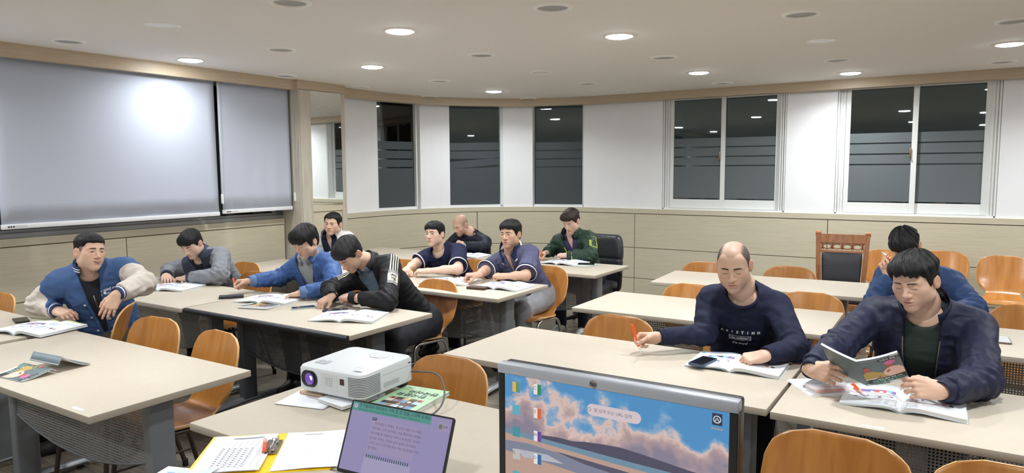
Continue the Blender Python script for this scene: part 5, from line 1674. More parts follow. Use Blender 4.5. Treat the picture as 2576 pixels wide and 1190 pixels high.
# 11 navy bomber, reading
C_bo = cloth_mat('navy_bomber', (34, 37, 60), 0.55); C_gt = cloth_mat('dark_green_tee', (50, 60, 56))
v11 = (-0.40, 0.042, 0.055)
P11 = build_person(dict(label='man in a navy bomber jacket holding up a green book to read', hip=(-0.12, 3.64), sh=(-0.115, 3.41, 0.950), yaw=-2, shw=0.205, head=(-0.150, 3.31, 1.13), hyaw=-20, hpitch=15, hroll=4,
    R=((-0.478, 2.935, 0.800), unit((0.80, -0.50, 0.06)), (-0.35, -0.80, 0.40), 'grip'), L=((-0.028, 2.905, 0.795), unit((-0.92, -0.28, 0.05)), (0.15, -0.85, 0.45), 'grip'),
    hintR=(-1, 0.2, -0.5), hintL=(1, 0.2, -0.6), elR=(-0.42, 3.20, 0.84), elL=(0.09, 3.12, 0.795), skin=SK_a, hair=H_blk, zf=0.058, ht=0.0224, hs=0.0102, hn=0.0075, fringe=0.003, jag=0.015, side=-0.02, trousers=T_dark, w=1.02, jaw=1.08, fat=0.002, hscale=1.06, beard=0.25, girth=1.06, arm=(0.29, 0.27),
    wear=[dict(name='tee', g=0.003, mats=[C_gt], neck='crew', depth=0.045, fold=0.003),
          dict(name='bomber_jacket', g=0.024, sleeve=0.90, loose=0.018, mats=[C_bo], neck='hole', nr=0.072, v=v11, fold=0.009, cuff=dict(mats=[C_bo], bands=[0, 0, 0], len=0.055, back=0.015, r=0.84))]))
collar(P11, 'bomber_jacket', [C_bo], [0, 0, 0], h=0.055, gap=38, r0=0.102, r1=0.090)
for sg in (1, -1): drape_tube(P11, 'bomber_jacket', vline(*v11, z1=-0.015, sg=sg), 0.003, mat('steel_zip', (120, 116, 108), 0.4, 0.7), 'zip')

# 12 blue jacket, head lowered
C_b12 = cloth_mat('royal_jacket', (42, 66, 106), 0.6)
P12 = build_person(dict(label='man in a blue jacket with lowered head behind the man with the book', hip=(-0.22, 5.08), sh=(-0.205, 4.90, 0.925), yaw=0, shw=0.185, head=(-0.275, 4.79, 1.125), hyaw=0, hpitch=38, hroll=12,
    R=((-0.345, 4.72, 0.955), unit((-0.35, -0.1, 0.9)), (-0.3, 0.9, 0.2), 'pen'), L=((-0.02, 4.62, 0.785), unit((-0.7, -0.6, -0.1)), (0, 0, 1), 'relaxed'),
    hintR=(-1, -0.1, -0.8), hintL=(1, 0.1, -0.6), elR=(-0.42, 4.72, 0.78), elL=(0.08, 4.76, 0.79), skin=SK_a, hair=H_blk, zf=0.046, ht=0.0200, hs=0.0085, hn=0.0095, jag=0.016, fringe=0.006, trousers=T_dark, hscale=1.02,
    wear=[dict(name='jacket', g=0.022, sleeve=0.88, loose=0.016, mats=[C_b12], neck='hole', nr=0.066, fold=0.008, cuff=dict(mats=[C_b12], bands=[0, 0], len=0.04, back=0.02, r=0.93))]))
collar(P12, 'jacket', [C_b12], [0, 0], h=0.05, gap=14, r0=0.092, r1=0.080)

# what the hands hold
pen_in_hand(P3, 'R', 'orange and white pen held out by the blue windbreaker man', dirv=(-0.62, 0.25, 0.62))
pen_in_hand(P10, 'R', 'orange pen gripped by the man in the navy sweater', dirv=(-0.40, 0.1, 0.90))
pen_in_hand(P9, 'R', 'orange pen the green jacket man writes with', dirv=(-0.22, 0.15, 0.95), below=0.055)
pen_in_hand(P8, 'R', 'clear pen held by the man in the polo shirt', 'clear', dirv=(-0.80, -0.15, 0.55), below=0.05)
pen_in_hand(P12, 'R', 'orange and white pen raised by the man with lowered head', dirv=(0.65, 0.0, -0.55), below=0.075)
# wrist watch of the shaven-headed man
a = P7['_A']['L']; d = unit(a['wr'] - a['el'])
wt = empty('wristwatch', a['wr'] - d * 0.012); tag(wt, 'dark wristwatch on the shaven-headed man by the wall', 'watch')
cuff('strap', V3(0, 0, 0), d, 0.0315, 0.022, [M_black], [0, 0], wt)
out = unit(np.cross(d, (0, 0, 1))); out = -out if out[1] > 0 else out
bm = bmesh.new(); lathe(bm, [(0.0, 0), (0.018, 0), (0.018, 0.007), (0.014, 0.009), (0.0, 0.009)], 18)
wc = bm_obj('watch_case', bm, M_metal, wt, True, 40); wc.rotation_mode = 'QUATERNION'; wc.rotation_quaternion = Vector(out).to_track_quat('Z', 'Y'); wc.location = Vector(d * 0.011 + out * 0.031)
# ------------------------------------------------------------------ books, papers, phones
ZT = TH
M_page = mat('white_page', (236, 238, 242), 0.6); M_pedge = mat('page_edges', (214, 214, 212), 0.7, noise=(300, (1, 1, 30), 0.6, (180, 180, 178)))
M_ink = mat('grey_print', (150, 152, 160), 0.7); M_inkd = mat('dark_print', (70, 72, 84), 0.7); M_pb = mat('blue_print', (140, 176, 206), 0.6); M_pp = mat('violet_print', (126, 112, 168), 0.6)
M_pr = mat('red_print', (206, 96, 84), 0.6); M_py = mat('yellow_green_print', (186, 200, 92), 0.6); M_lb = mat('pale_blue_print', (206, 222, 236), 0.6)
M_cov = mat('slate_green_cover', (92, 108, 111), 0.45); M_rose = mat('rose_print', (214, 106, 160), 0.5); M_peach = mat('peach_print', (230, 190, 172), 0.5); M_must = mat('mustard_print', (186, 150, 66), 0.5)
M_brick = mat('brick_red_print', (178, 84, 70), 0.5); M_dkb = mat('black_print', (34, 38, 40), 0.5); M_mint = mat('mint_print', (120, 190, 158), 0.5); M_wp = mat('white_ink', (232, 232, 232), 0.5)

def strip_quads(fn, rects, name, parent):
    """rects: (s0, s1, t0, t1, material) laid on a surface fn(s, t, lift)"""
    ms = []; V, Fc, mi = [], [], []
    for k, (s0, s1, t0, t1, m_) in enumerate(rects):
        if m_ not in ms: ms.append(m_)
        n = max(1, int(abs(s1 - s0) / 0.12))
        lift = 0.0003 + 0.00002 * k
        for i in range(n):
            a = s0 + (s1 - s0) * i / n; b = s0 + (s1 - s0) * (i + 1) / n; q = len(V)
            V += [fn(a, t0, lift), fn(b, t0, lift), fn(b, t1, lift), fn(a, t1, lift)]; Fc.append((q, q + 1, q + 2, q + 3)); mi.append(ms.index(m_))
    o = mesh_obj(name, V, Fc, None, parent)
    for m_ in ms: o.data.materials.append(m_)
    o.data.polygons.foreach_set('material_index', mi)
    o['kind'] = 'stuff'
    return o

def map_poly(fn, poly, name, material, parent, lift=0.0006, sub=2):
    bm = bmesh.new(); bm.faces.new([bm.verts.new((p[0], p[1], 0)) for p in poly]); bmesh.ops.triangulate(bm, faces=bm.faces)
    if sub: bmesh.ops.subdivide_edges(bm, edges=bm.edges, cuts=sub)
    for v in bm.verts: v.co = Vector(fn(v.co.x, v.co.y, lift))
    return bm_obj(name, bm, material, parent)
def map_text(fn, txt, size, at, name, material, parent, asp=1.0, lift=0.0012, bold=0.0, rot=0.0, align='CENTER'):
    """text in (s, t) units; asp = page width / page height"""
    me = text_mesh(txt, size, align, bold); bm = bmesh.new(); bm.from_mesh(me); bpy.data.meshes.remove(me)
    c, s_ = math.cos(rot), math.sin(rot)
    for v in bm.verts:
        x, y = v.co.x * c - v.co.y * s_, v.co.x * s_ + v.co.y * c
        v.co = Vector(fn(at[0] + x / asp, at[1] + y, lift))
    return bm_obj(name, bm, material, parent)

def page_print(rng, side, green=False):
    r = []
    band = M_py if green else M_pb
    r.append((0.04, 0.97, 0.93, 0.975, M_lb)); r.append((0.04, 0.97, 0.02, 0.055, band))
    t = 0.90
    while t > 0.5:
        r.append((0.08, 0.08 + rng.uniform(0.3, 0.75), t, t + 0.008, M_ink)); t -= rng.uniform(0.028, 0.05)
    if side > 0:
        x = 0.12
        while x < 0.7:
            w_ = rng.uniform(0.04, 0.10); h_ = rng.uniform(0.06, 0.15)
            r.append((x, x + w_, 0.27, 0.27 + h_, rng.choice([M_pp, M_inkd, M_pp, M_pb, M_pr]))); x += w_ * 0.8
        r.append((0.1, 0.85, 0.45, 0.47, M_ink))
        for i in range(4): r.append((0.15 + 0.2 * i, 0.20 + 0.2 * i, 0.55 + 0.06 * (i % 2), 0.59 + 0.06 * (i % 2), rng.choice([M_inkd, M_pp])))
        r.append((0.85, 0.96, 0.06, 0.12, M_pb))
    else:
        r.append((0.08, 0.5, 0.28, 0.42, M_lb)); r.append((0.14, 0.34, 0.52, 0.62, M_pp)); r.append((0.5, 0.9, 0.14, 0.24, M_lb))
        for i in range(5): r.append((0.12, 0.12 + rng.uniform(0.2, 0.34), 0.40 - i * 0.022, 0.406 - i * 0.022, M_ink))
        for i in range(2): r.append((0.62 + 0.12 * i, 0.69 + 0.12 * i, 0.56, 0.62, rng.choice([M_pr, M_inkd])))
    return r

def open_book(x, y, rz, label, pw=0.20, ph=0.275, tl=0.006, tr=0.012, arch=0.020, seed=1, green=False, z=ZT, lift=0.0, cover=None):
    """open textbook lying on a table; its foot is towards -y (rz=0), as the reader on the far side sees it turned"""
    rng = random.Random(seed)
    root = empty('open_book', (x, y, z), rz); tag(root, label, 'book', 'open textbooks on the tables')
    Mc = cover or mat('pale_blue_cover', (196, 212, 222), 0.5)
    N = 10
    for sd, th in ((-1, tl), (1, tr)):
        def top(s, t, lf, sd=sd, th=th):
            d = s * pw
            hz = th + arch * math.sin(min(1, s * 2.2 + 0.12) * PI * 0.5) * (1 - s) ** 1.2 + lift * s
            if s < 0.04: hz *= 0.55 + s * 11
            return (sd * d, (t - 0.5) * ph, hz + lf + 0.001)
        V, Fc = [], []
        for i in range(N + 1):
            s = i / N
            for t in (0, 1):
                p = top(s, t, 0); q = top(s, t, 0)
                V.append(p); V.append((p[0] * (1 + 0.012 * 0), p[1], max(0.0012, p[2] - th - (0 if s > 0.05 else 0)) if s > 0.02 else 0.0012))
        for i in range(N):
            a = i * 4; b = a + 4
            Fc += [(a, b, b + 2, a + 2), (a + 1, a + 3, b + 3, b + 1), (a, a + 1, b + 1, b), (a + 2, b + 2, b + 3, a + 3)]
        Fc += [(0, 2, 3, 1), (N * 4, N * 4 + 1, N * 4 + 3, N * 4 + 2)]
        pg = mesh_obj('pages', V, Fc, None, root); pg.data.materials.append(M_page); pg.data.materials.append(M_pedge)
        bm = bmesh.new(); bm.from_mesh(pg.data); bmesh.ops.recalc_face_normals(bm, faces=bm.faces); bm.to_mesh(pg.data); bm.free()
        for p in pg.data.polygons:
            if p.normal.z < 0.5: p.material_index = 1
        pr = page_print(rng, -sd, green)
        # the reader sits at +y, so the print is turned towards him
        strip_quads(lambda s, t, lf, top=top, sd=sd: top(s if sd > 0 else s, 1 - t, lf), [(1 - a if False else a, b, c_, d_, m_) for a, b, c_, d_, m_ in pr], 'print', pg)
        cv = [top(i / 6, t, 0) for i in range(7) for t in (0, 1)]
        cvv = [(p[0] * 1.015 + sd * 0.001, p[1] * 1.015, max(0.0, p[2] - th - 0.0012)) for p in cv]
        co = mesh_obj('cover', cvv, [(2 * i, 2 * i + 2, 2 * i + 3, 2 * i + 1) for i in range(6)], Mc, root)
        sm = co.modifiers.new('board', 'SOLIDIFY'); sm.thickness = 0.0008; sm.offset = 1
    return root

def cover_art(front, back, parent_f, parent_b, asp=0.7, flip=False):
    """front/back(s, t, lift): s across left to right, t upwards as seen from outside"""
    el = lambda cx, cy, rx, ry, n=14: [(cx + rx * math.cos(a), cy + ry * math.sin(a)) for a in np.linspace(0, 2 * PI, n, endpoint=False)]
    map_poly(front, [(0.02, 0.22), (0.62, 0.25), (0.64, 0.38), (0.58, 0.40), (0.50, 0.33), (0.36, 0.50), (0.26, 0.55), (0.10, 0.53), (0.02, 0.46)], 'print', M_must, parent_f, 0.0005)
    map_poly(front, [(0.50, 0.36), (0.62, 0.25), (0.99, 0.26), (0.98, 0.48), (0.90, 0.57), (0.76, 0.61), (0.60, 0.57), (0.50, 0.48)], 'print', M_peach, parent_f, 0.0007)
    map_poly(front, [(0.07, 0.53), (0.20, 0.55), (0.20, 0.60), (0.06, 0.60)], 'print', M_brick, parent_f, 0.0008, 0)
    map_poly(front, el(0.14, 0.645, 0.075, 0.070), 'print', M_brick, parent_f, 0.0009, 0)
    map_poly(front, [(0.62, 0.60), (0.76, 0.60), (0.76, 0.72), (0.60, 0.72)], 'print', M_brick, parent_f, 0.0009, 0)
    map_poly(front, el(0.72, 0.765, 0.140, 0.075), 'print', M_rose, parent_f, 0.0010, 1)
    map_poly(front, [(0.56, 0.44), (0.62, 0.42), (0.68, 0.50), (0.63, 0.52), (0.59, 0.49)], 'print', M_brick, parent_f, 0.0010, 0)
    map_poly(front, [(0.06, 0.10), (0.99, 0.12), (0.99, 0.275), (0.06, 0.245)], 'print', M_dkb, parent_f, 0.0011)
    map_poly(front, [(0.0, 0.0), (1.0, 0.0), (1.0, 0.075), (0.0, 0.075)], 'print', M_wp, parent_f, 0.0006)
    map_poly(front, [(0.03, 0.235), (0.30, 0.26), (0.30, 0.29), (0.03, 0.265)], 'print', M_wp, parent_f, 0.0012, 0)
    map_poly(front, [(0.46, 0.855), (0.99, 0.855), (0.99, 0.925), (0.46, 0.925)], 'print', M_dkb, parent_f, 0.0008)
    map_poly(front, [(0.78, 0.95), (0.97, 0.95), (0.97, 0.985), (0.78, 0.985)], 'sticker', M_wp, parent_f, 0.0008, 0)
    map_text(front, '어휘와 문법 1', 0.056, (0.73, 0.89), 'lettering', M_wp, parent_f, asp, 0.0013, 0.001)
    map_text(front, '바로 배워 바로 쓰는', 0.052, (0.60, 0.215), 'lettering', M_wp, parent_f, asp, 0.0016, 0.0016)
    map_text(front, '세종학당 실용 한국어', 0.064, (0.54, 0.145), 'lettering', M_mint, parent_f, asp, 0.0016, 0.002)
    map_text(front, 'King Sejong Institute Practical Korean', 0.030, (0.40, 0.955), 'lettering', M_wp, parent_f, asp, 0.0008)
    map_text(back, '세종학당재단', 0.030, (0.5, 0.50), 'lettering', M_wp, parent_b, asp, 0.0008)

def phone(x, y, rz, label, l=0.150, w=0.072, body=(60, 74, 92), z=ZT, screen=(22, 24, 28), tilt=0.0, name='phone'):
    root = empty(name, (x, y, z), rz); tag(root, label, 'phone', 'phones lying on the tables')
    mb = mat('phone_body_%d_%d_%d' % body, body, 0.35, metal=0.2); ms = mat('phone_screen_%d_%d_%d' % screen, screen, 0.08, spec=0.6)
    bm = bmesh.new(); prism(bm, rrect(-w / 2, w / 2, -l / 2, l / 2, 0.010), 0.0, 0.009)
    b_ = bm_obj('case', bm, mb, root, True, 35)
    bm = bmesh.new(); prism(bm, rrect(-w / 2 + 0.004, w / 2 - 0.004, -l / 2 + 0.004, l / 2 - 0.004, 0.008), 0.009, 0.0096)
    bm_obj('screen', bm, ms, root, True, 35)
    bm = bmesh.new(); box(bm, w / 2 - 0.0005, w / 2 + 0.0006, 0.01, 0.035, 0.003, 0.006); bm_obj('side_key', bm, mb, root)
    return root

B = open_book
B(-0.815, 3.125, 0.03, 'open textbook under the hand of the navy sweater man', seed=3, tl=0.005, tr=0.013)
B(-0.155, 2.935, 0.02, 'open textbook lying under the held-up green book', seed=4, tl=0.007, tr=0.014)
B(-3.055, 2.94, 0.40, 'open textbook on the table before the black jacket man', seed=5)
B(-5.00, 3.005, 0.35, 'open textbook before the man in the grey work jacket', seed=6)
B(-3.93, 3.075, 0.28, 'open textbook under the hand of the blue windbreaker man', seed=7)
B(-2.865, 4.335, 0.0, 'open textbook before the man in the polo shirt', seed=8, arch=0.026)
B(-3.36, 4.30, 0.25, 'open textbook between the T-shirt man and the polo shirt man', seed=9)
B(-3.12, 5.745, -0.04, 'open textbook the green jacket man writes in', seed=10, arch=0.026)
B(-4.22, 5.72, 0.1, 'open textbook before the shaven-headed man', seed=11)
B(-4.30, 1.80, 0.22, 'open textbook with lime green bands before the varsity jacket man', seed=12, green=True, arch=0.026, lift=0.006)

# the slate-green book held up by the man on the right: a shallow V, spine towards the teacher
def held_book():
    St, Sb = V3(-0.300, 2.765, 0.896), V3(-0.268, 2.885, 0.778)
    Lt, Rt = V3(-0.432, 2.835, 0.928), V3(-0.170, 2.815, 0.938)
    dn = Sb - St
    root = empty('grammar_book', Sb); tag(root, 'slate-green illustrated book held open by the bomber jacket man', 'book')
    def page(O, bow):
        def fn(s, t, lf):
            p = St + (O - St) * s + dn * (1 - t)
            n = unit(np.cross(O - St, dn)); n = -n if n[1] > 0 else n
            return tuple(p + n * (bow * math.sin(PI * min(1, s * 1.0)) * 0.9 + lf) - Sb)
        return fn
    fr = page(Rt, 0.006); bk0 = page(Lt, 0.003); bk = lambda s, t, lf: bk0(1 - s, t, lf)
    obs = []
    for fn, nm in ((fr, 'front_cover'), (bk, 'back_cover')):
        V = [fn(i / 8, t, 0) for i in range(9) for t in (0, 1)]
        o = mesh_obj(nm, V, [(2 * i, 2 * i + 2, 2 * i + 3, 2 * i + 1) for i in range(8)], M_cov, root, True)
        obs.append(o)
        V = [fn(0.01 + 0.98 * i / 8, t, lf) for i in range(9) for t, lf in ((0.004, -0.0006), (0.998, -0.0006), (0.998, -0.0085), (0.004, -0.0085))]
        Fq = []
        for i in range(8):
            a = i * 4; b = a + 4; Fq += [(a + j, b + j, b + (j + 1) % 4, a + (j + 1) % 4) for j in range(4)]
        Fq += [(0, 1, 2, 3), (32, 33, 34, 35)]
        mesh_obj('pages', V, Fq, M_page, root)
    cover_art(fr, bk, obs[0], obs[1], 0.72)
held_book()

def tent_book(x, y, rz, label, open_s=1.0):
    """same slate-green book lying face down, spine up"""
    root = empty('grammar_book', (x, y, ZT), rz); tag(root, label, 'book')
    w_, h_ = 0.150, 0.212
    def mk(sd, rise, curl):
        def fn(s, t, lf):      # s from the spine outwards
            xx = sd * w_ * (0.96 * s + 0.02); zz = 0.004 + rise * (1 - s) ** 1.6 * min(1.0, s * 5 + 0.35) + curl * s ** 2.2
            return (xx, (t - 0.5) * h_, zz + lf)
        return fn
    fA, fB = mk(-1, 0.085, 0.003), mk(1, 0.030, 0.001)
    fr = lambda s, t, lf: fB(s, t, lf); bk = lambda s, t, lf: fA(1 - s, t, lf)
    obs = []
    for fn, nm in ((fr, 'front_cover'), (bk, 'back_cover')):
        V = [fn(i / 8, t, 0) for i in range(9) for t in (0, 1)]
        obs.append(mesh_obj(nm, V, [(2 * i, 2 * i + 2, 2 * i + 3, 2 * i + 1) for i in range(8)], M_cov, root, True))
        V = [fn(0.01 + 0.98 * i / 8, t, lf) for i in range(9) for t, lf in ((0.004, -0.0006), (0.996, -0.0006), (0.996, -0.0036), (0.004, -0.0036))]
        Fq = []
        for i in range(8):
            a = i * 4; b = a + 4; Fq += [(a + j, b + j, b + (j + 1) % 4, a + (j + 1) % 4) for j in range(4)]
        Fq += [(0, 1, 2, 3), (32, 33, 34, 35)]
        mesh_obj('pages', V, Fq, M_page, root)
    cover_art(fr, bk, obs[0], obs[1], 0.72)
    return root
tent_book(-3.40, 1.43, R(-84), 'slate-green book lying face down and half open on the nearest left table')

def closed_book(x, y, rz, label, z=ZT):
    root = empty('grammar_book', (x, y, z), rz); tag(root, label, 'book')
    w_, h_ = 0.150, 0.212
    fr = lambda s, t, lf: ((s - 0.5) * w_, (t - 0.5) * h_, 0.0085 + 0.010 * (1 - t) ** 2 * 0 + 0.012 * s ** 2 + lf)
    V = [fr(i / 6, t, 0) for i in range(7) for t in (0, 1)]
    f_ = mesh_obj('front_cover', V, [(2 * i, 2 * i + 2, 2 * i + 3, 2 * i + 1) for i in range(6)], M_cov, root, True)
    V = []
    for i in range(7):
        for t in (0, 1):
            p = fr(i / 6, t, 0); V += [(p[0], p[1], p[2] - 0.0004), (p[0], p[1], max(0.0008, 0.001 + 0.003 * (i / 6) ** 2))]
    Fq = []
    for i in range(6):
        a = i * 4; b = a + 4; Fq += [(a, b, b + 2, a + 2), (a + 1, a + 3, b + 3, b + 1), (a, a + 1, b + 1, b), (a + 2, b + 2, b + 3, a + 3)]
    Fq += [(0, 2, 3, 1), (24, 25, 27, 26)]
    mesh_obj('pages', V, Fq, M_page, root)
    bk = lambda s, t, lf: ((0.5 - s) * w_, (t - 0.5) * h_, 0.0004 - lf * 0.1)
    V = [bk(0, 0, 0), bk(1, 0, 0), bk(1, 1, 0), bk(0, 1, 0)]
    b_ = mesh_obj('back_cover', V, [(0, 1, 2, 3)], M_cov, root)
    cover_art(fr, bk, f_, b_, 0.72)
    return root
closed_book(-3.80, 2.875, R(-72), 'slate-green illustrated book lying near the blue windbreaker man')

# phones and small cases
phone(-0.942, 3.03, -0.16, 'blue phone lying on the open textbook of the navy sweater man', body=(74, 92, 116), z=ZT + 0.016)
phone(-3.52, 2.995, -0.55, 'pale green phone on the table between the two jackets', body=(178, 194, 188), screen=(36, 42, 56))
phone(-3.285, 3.045, -0.9, 'dark phone under the fingers of the black jacket man', body=(46, 46, 52), screen=(48, 52, 66))
phone(0.198, 4.265, 0.05, 'phone in a brown bumper case on the right-hand table', body=(112, 98, 82), screen=(196, 198, 204))
phone(-2.87, 5.71, -1.2, 'black phone resting on the green notebook', body=(30, 30, 32), z=ZT + 0.011)
phone(-4.66, 1.86, 1.3, 'dark phone at the left edge of the picture', body=(40, 40, 46))
def wallet(x, y, rz, label, col, l, w, h):
    root = empty('wallet', (x, y, ZT), rz); tag(root, label, 'wallet')
    mc = mat('leather_%d' % col[0], col, 0.55, bump=(60, (1, 1, 1), 0.2))
    for z0, z1 in ((0, h * 0.44), (h * 0.54, h)):
        bm = bmesh.new(); prism(bm, rrect(-l / 2, l / 2, -w / 2, w / 2, 0.008), z0, z1); bm_obj('flap', bm, mc, root, True, 35)
    box_obj('filling', -l / 2 + 0.002, l / 2 - 0.004, -w / 2 + 0.003, w / 2 - 0.003, h * 0.44, h * 0.54, M_black, root)
    box_obj('strap', -0.012, 0.012, -w / 2 - 0.002, -w / 2 + 0.001, 0.001, h - 0.001, mc, root)
wallet(-4.25, 2.99, 0.95, 'black folding phone wallet left of the open blue jacket book', (38, 40, 44), 0.16, 0.085, 0.016)
wallet(-2.985, 4.165, 0.12, 'brown leather wallet before the man in the polo shirt', (74, 56, 46), 0.15, 0.085, 0.018)

# green notebook on the back table
nb_ = empty('notebook', (-2.865, 5.68, ZT), -0.1); tag(nb_, 'thin green notebook under the black phone on the back table', 'notebook')
box_obj('cover', -0.075, 0.075, -0.105, 0.105, 0, 0.0018, mat('green_card', (70, 104, 74), 0.5), nb_)
box_obj('leaves', -0.073, 0.073, -0.103, 0.103, 0.0018, 0.0090, M_page, nb_)
box_obj('cover', -0.075, 0.075, -0.105, 0.105, 0.0090, 0.0108, mat('pale_green_card', (196, 204, 190), 0.5), nb_)

# white writing pad, clear pencil case and a pen before the reader on the right
pad = empty('writing_pad', (-0.452, 2.965, ZT), 0.62); tag(pad, 'white writing pad under the clear pencil case', 'notepad')
for k in range(4):
    bm = bmesh.new(); prism(bm, rrect(-0.085 + 0.002 * k, 0.085, -0.105, 0.105 - 0.003 * k, 0.012), 0.0022 * k, 0.0022 * k + 0.002)
    bm_obj('sheet', bm, M_page, pad)
pc = empty('pencil_case', (-0.405, 2.915, ZT + 0.009), 0.75); tag(pc, 'clear plastic pencil case with coloured refills', 'pencil case')
mcl = bpy.data.materials.new('clear_plastic'); mcl.use_nodes = True
b = mcl.node_tree.nodes['Principled BSDF']; b.inputs['Base Color'].default_value = (0.92, 0.92, 0.94, 1); b.inputs['Roughness'].default_value = 0.12; b.inputs['Alpha'].default_value = 0.32
bm = bmesh.new(); box(bm, -0.085, 0.085, -0.032, 0.032, 0, 0.016, 0.005); bm_obj('tray', bm, mcl, pc, True, 35)
bm = bmesh.new(); box(bm, -0.086, 0.086, -0.033, 0.033, 0.0162, 0.024, 0.004); bm_obj('lid', bm, mcl, pc, True, 35)
for k, cc in enumerate(((214, 60, 70), (232, 190, 60), (70, 110, 200), (230, 110, 150), (240, 140, 60))):
    bm = bmesh.new(); tube(bm, [(-0.07 + 0.004 * k, -0.022 + 0.011 * k, 0.008), (0.05 + 0.004 * k, -0.022 + 0.011 * k, 0.008)], 0.0042, 8)
    bm_obj('refill', bm, mat('refill_%d' % k, cc, 0.4), pc, True, 50)
pen((-0.272, 2.885, ZT + 0.020), (-0.335, 3.005, ZT + 0.022), 'orange and white pen lying on the open book of the reader')

# ------------------------------------------------------------------ projector
pj = empty('projector', (-1.985, 1.945, ZT + 0.032), R(3)); tag(pj, 'white projector on the teacher table with a glowing lens', 'projector')
M_pjw = mat('projector_white', (204, 208, 210), 0.45); M_pjg = mat('projector_grey', (168, 172, 176), 0.45)
X0, X1, Y0, Y1, HZ = -0.165, 0.165, -0.158, 0.158, 0.098
bm = bmesh.new()
pro = rrect(X0, X1, Y0, Y1, 0.035, 6)
k = len(pro)
rings = []
for zz, ins in ((0, 0.010), (0.008, 0.0), (HZ - 0.012, 0.0), (HZ - 0.003, 0.005), (HZ, 0.016)):
    rings.append([bm.verts.new((p[0] * (1 - ins / 0.165), p[1] * (1 - ins / 0.158), zz + (0.006 * (p[1] + 0.158) / 0.316 if zz > 0.05 else 0))) for p in pro])
for a, b in zip(rings[:-1], rings[1:]):
    for j in range(k): bm.faces.new((a[j], a[(j + 1) % k], b[(j + 1) % k], b[j]))
bm.faces.new(rings[-1]); bm.faces.new(rings[0])
body = bm_obj('housing', bm, M_pjw, pj, True, 32)
# lens recess, lens, glow
lx, lz = -0.095, 0.052
bm = bmesh.new(); prism(bm, rrect(-0.045, 0.040, -0.032, 0.032, 0.030, 8), 0, 0.0015); lr = bm_obj('lens_recess', bm, mat('recess_dark', (40, 42, 52), 0.4), pj, True, 35)
lr.rotation_euler = (PI / 2, 0, 0); lr.location = (lx, Y0 + 0.001, lz)
bm = bmesh.new(); lathe(bm, [(0.0275, 0.0), (0.0285, 0.003), (0.026, 0.004), (0.024, 0.003), (0.022, 0.002)], 24, cap=False)
ln = bm_obj('lens_ring', bm, M_black, pj, True, 40); ln.rotation_euler = (PI / 2, 0, 0); ln.location = (lx, Y0 - 0.001, lz)
bm = bmesh.new(); lathe(bm, [(0.0235, 0.002), (0.018, 0.004), (0.010, 0.0055), (0.0, 0.006)], 24, cap=False)
gl = bm_obj('lens', bm, mat('lit_violet_lens', (60, 50, 110), 0.06, emit=((150, 100, 225), 0.45)), ln, True)
bm = bmesh.new(); lathe(bm, [(0.009, 0.0060), (0.005, 0.0066), (0.0, 0.0068)], 16, cap=False)
lg_ = bm_obj('lens_glow', bm, mat('lamp_glow', (255, 255, 255), 0.3, emit=((236, 225, 255), 2.5)), ln, True); lg_.location = (0.009, 0.005, -0.0012)
box_obj('ir_window', 0.058, 0.080, Y0 - 0.0008, Y0 + 0.002, 0.050, 0.074, mat('ir_window_red', (58, 34, 34), 0.15), pj, 0.001, 1)
box_obj('front_door', -0.038, 0.045, Y0 - 0.0006, Y0 + 0.001, 0.022, 0.085, M_pjw, pj)
bm = bmesh.new()
for i in range(4):
    for j in range(4): lathe(bm, [(0.003, 0), (0.0028, 0.0006)], 8, (-0.012 + i * 0.010, -(0.040 + j * 0.009), 0))
dm = bm_obj('speaker_dimples', bm, M_pjg, pj); dm.rotation_euler = (PI / 2, 0, 0); dm.location = (0, Y0 - 0.0006, 0)
dm.scale = (1, 1, 1)
for v in dm.data.vertices: v.co.y = -v.co.y
# side and corner vents: one louvre after another
for i in range(12):
    zz = 0.016 + i * 0.0062
    pts = [(0.100 if i > 3 else 0.10, Y0 - 0.0004, zz)] + [(X1 - 0.035 + 0.0354 * math.cos(R(a)), Y0 + 0.035 + 0.0354 * math.sin(R(a)), zz) for a in range(-90, 1, 18)] + [(X1 + 0.0004, -0.055, zz)]
    bm = bmesh.new(); tube(bm, pts, 0.0014, 5); bm_obj('vent_slot', bm, mat('vent_dark', (84, 88, 92), 0.6), pj)
box_obj('side_seam', X1 - 0.001, X1 + 0.0006, -0.04, 0.15, 0.070, 0.0712, M_pjg, pj)
box_obj('side_label', X1 - 0.001, X1 + 0.0008, -0.035, 0.055, 0.022, 0.040, mat('silver_label', (178, 182, 186), 0.4), pj)
box_obj('slot', X1 - 0.001, X1 + 0.0008, 0.115, 0.130, 0.080, 0.084, M_black, pj)
# top: zoom window, button ring, lettering
def ptop(x, y): return HZ + 0.006 * (y + 0.158) / 0.316
bm = bmesh.new(); prism(bm, rrect(-0.125, -0.065, -0.105, -0.060, 0.008), 0, 0.0008); o = bm_obj('zoom_window', bm, M_pjg, pj); o.location.z = ptop(0, -0.08)
bm = bmesh.new(); tube(bm, [(-0.095 + 0.016 * math.cos(R(a)), -0.085 + 0.016 * math.sin(R(a)), ptop(0, -0.08) + 0.001) for a in range(0, 181, 15)], 0.003, 6); bm_obj('zoom_ring', bm, M_pjw, pj, True, 50)
bm = bmesh.new(); tube(bm, [(0.045 + 0.042 * math.cos(R(a)), 0.085 + 0.036 * math.sin(R(a)), ptop(0, 0.085)) for a in range(0, 360, 12)], 0.0012, 6, closed=True); bm_obj('button_ring', bm, M_pjg, pj, True, 50)
for q, (bx, by) in enumerate(((0.045, 0.085), (0.020, 0.085), (0.070, 0.085), (0.045, 0.106), (0.045, 0.064))):
    bm = bmesh.new(); lathe(bm, [(0.008, 0), (0.008, 0.0012), (0.006, 0.0016)], 14, (bx, by, ptop(0, by) - 0.0004)); bm_obj('button', bm, M_pjw, pj, True, 40)
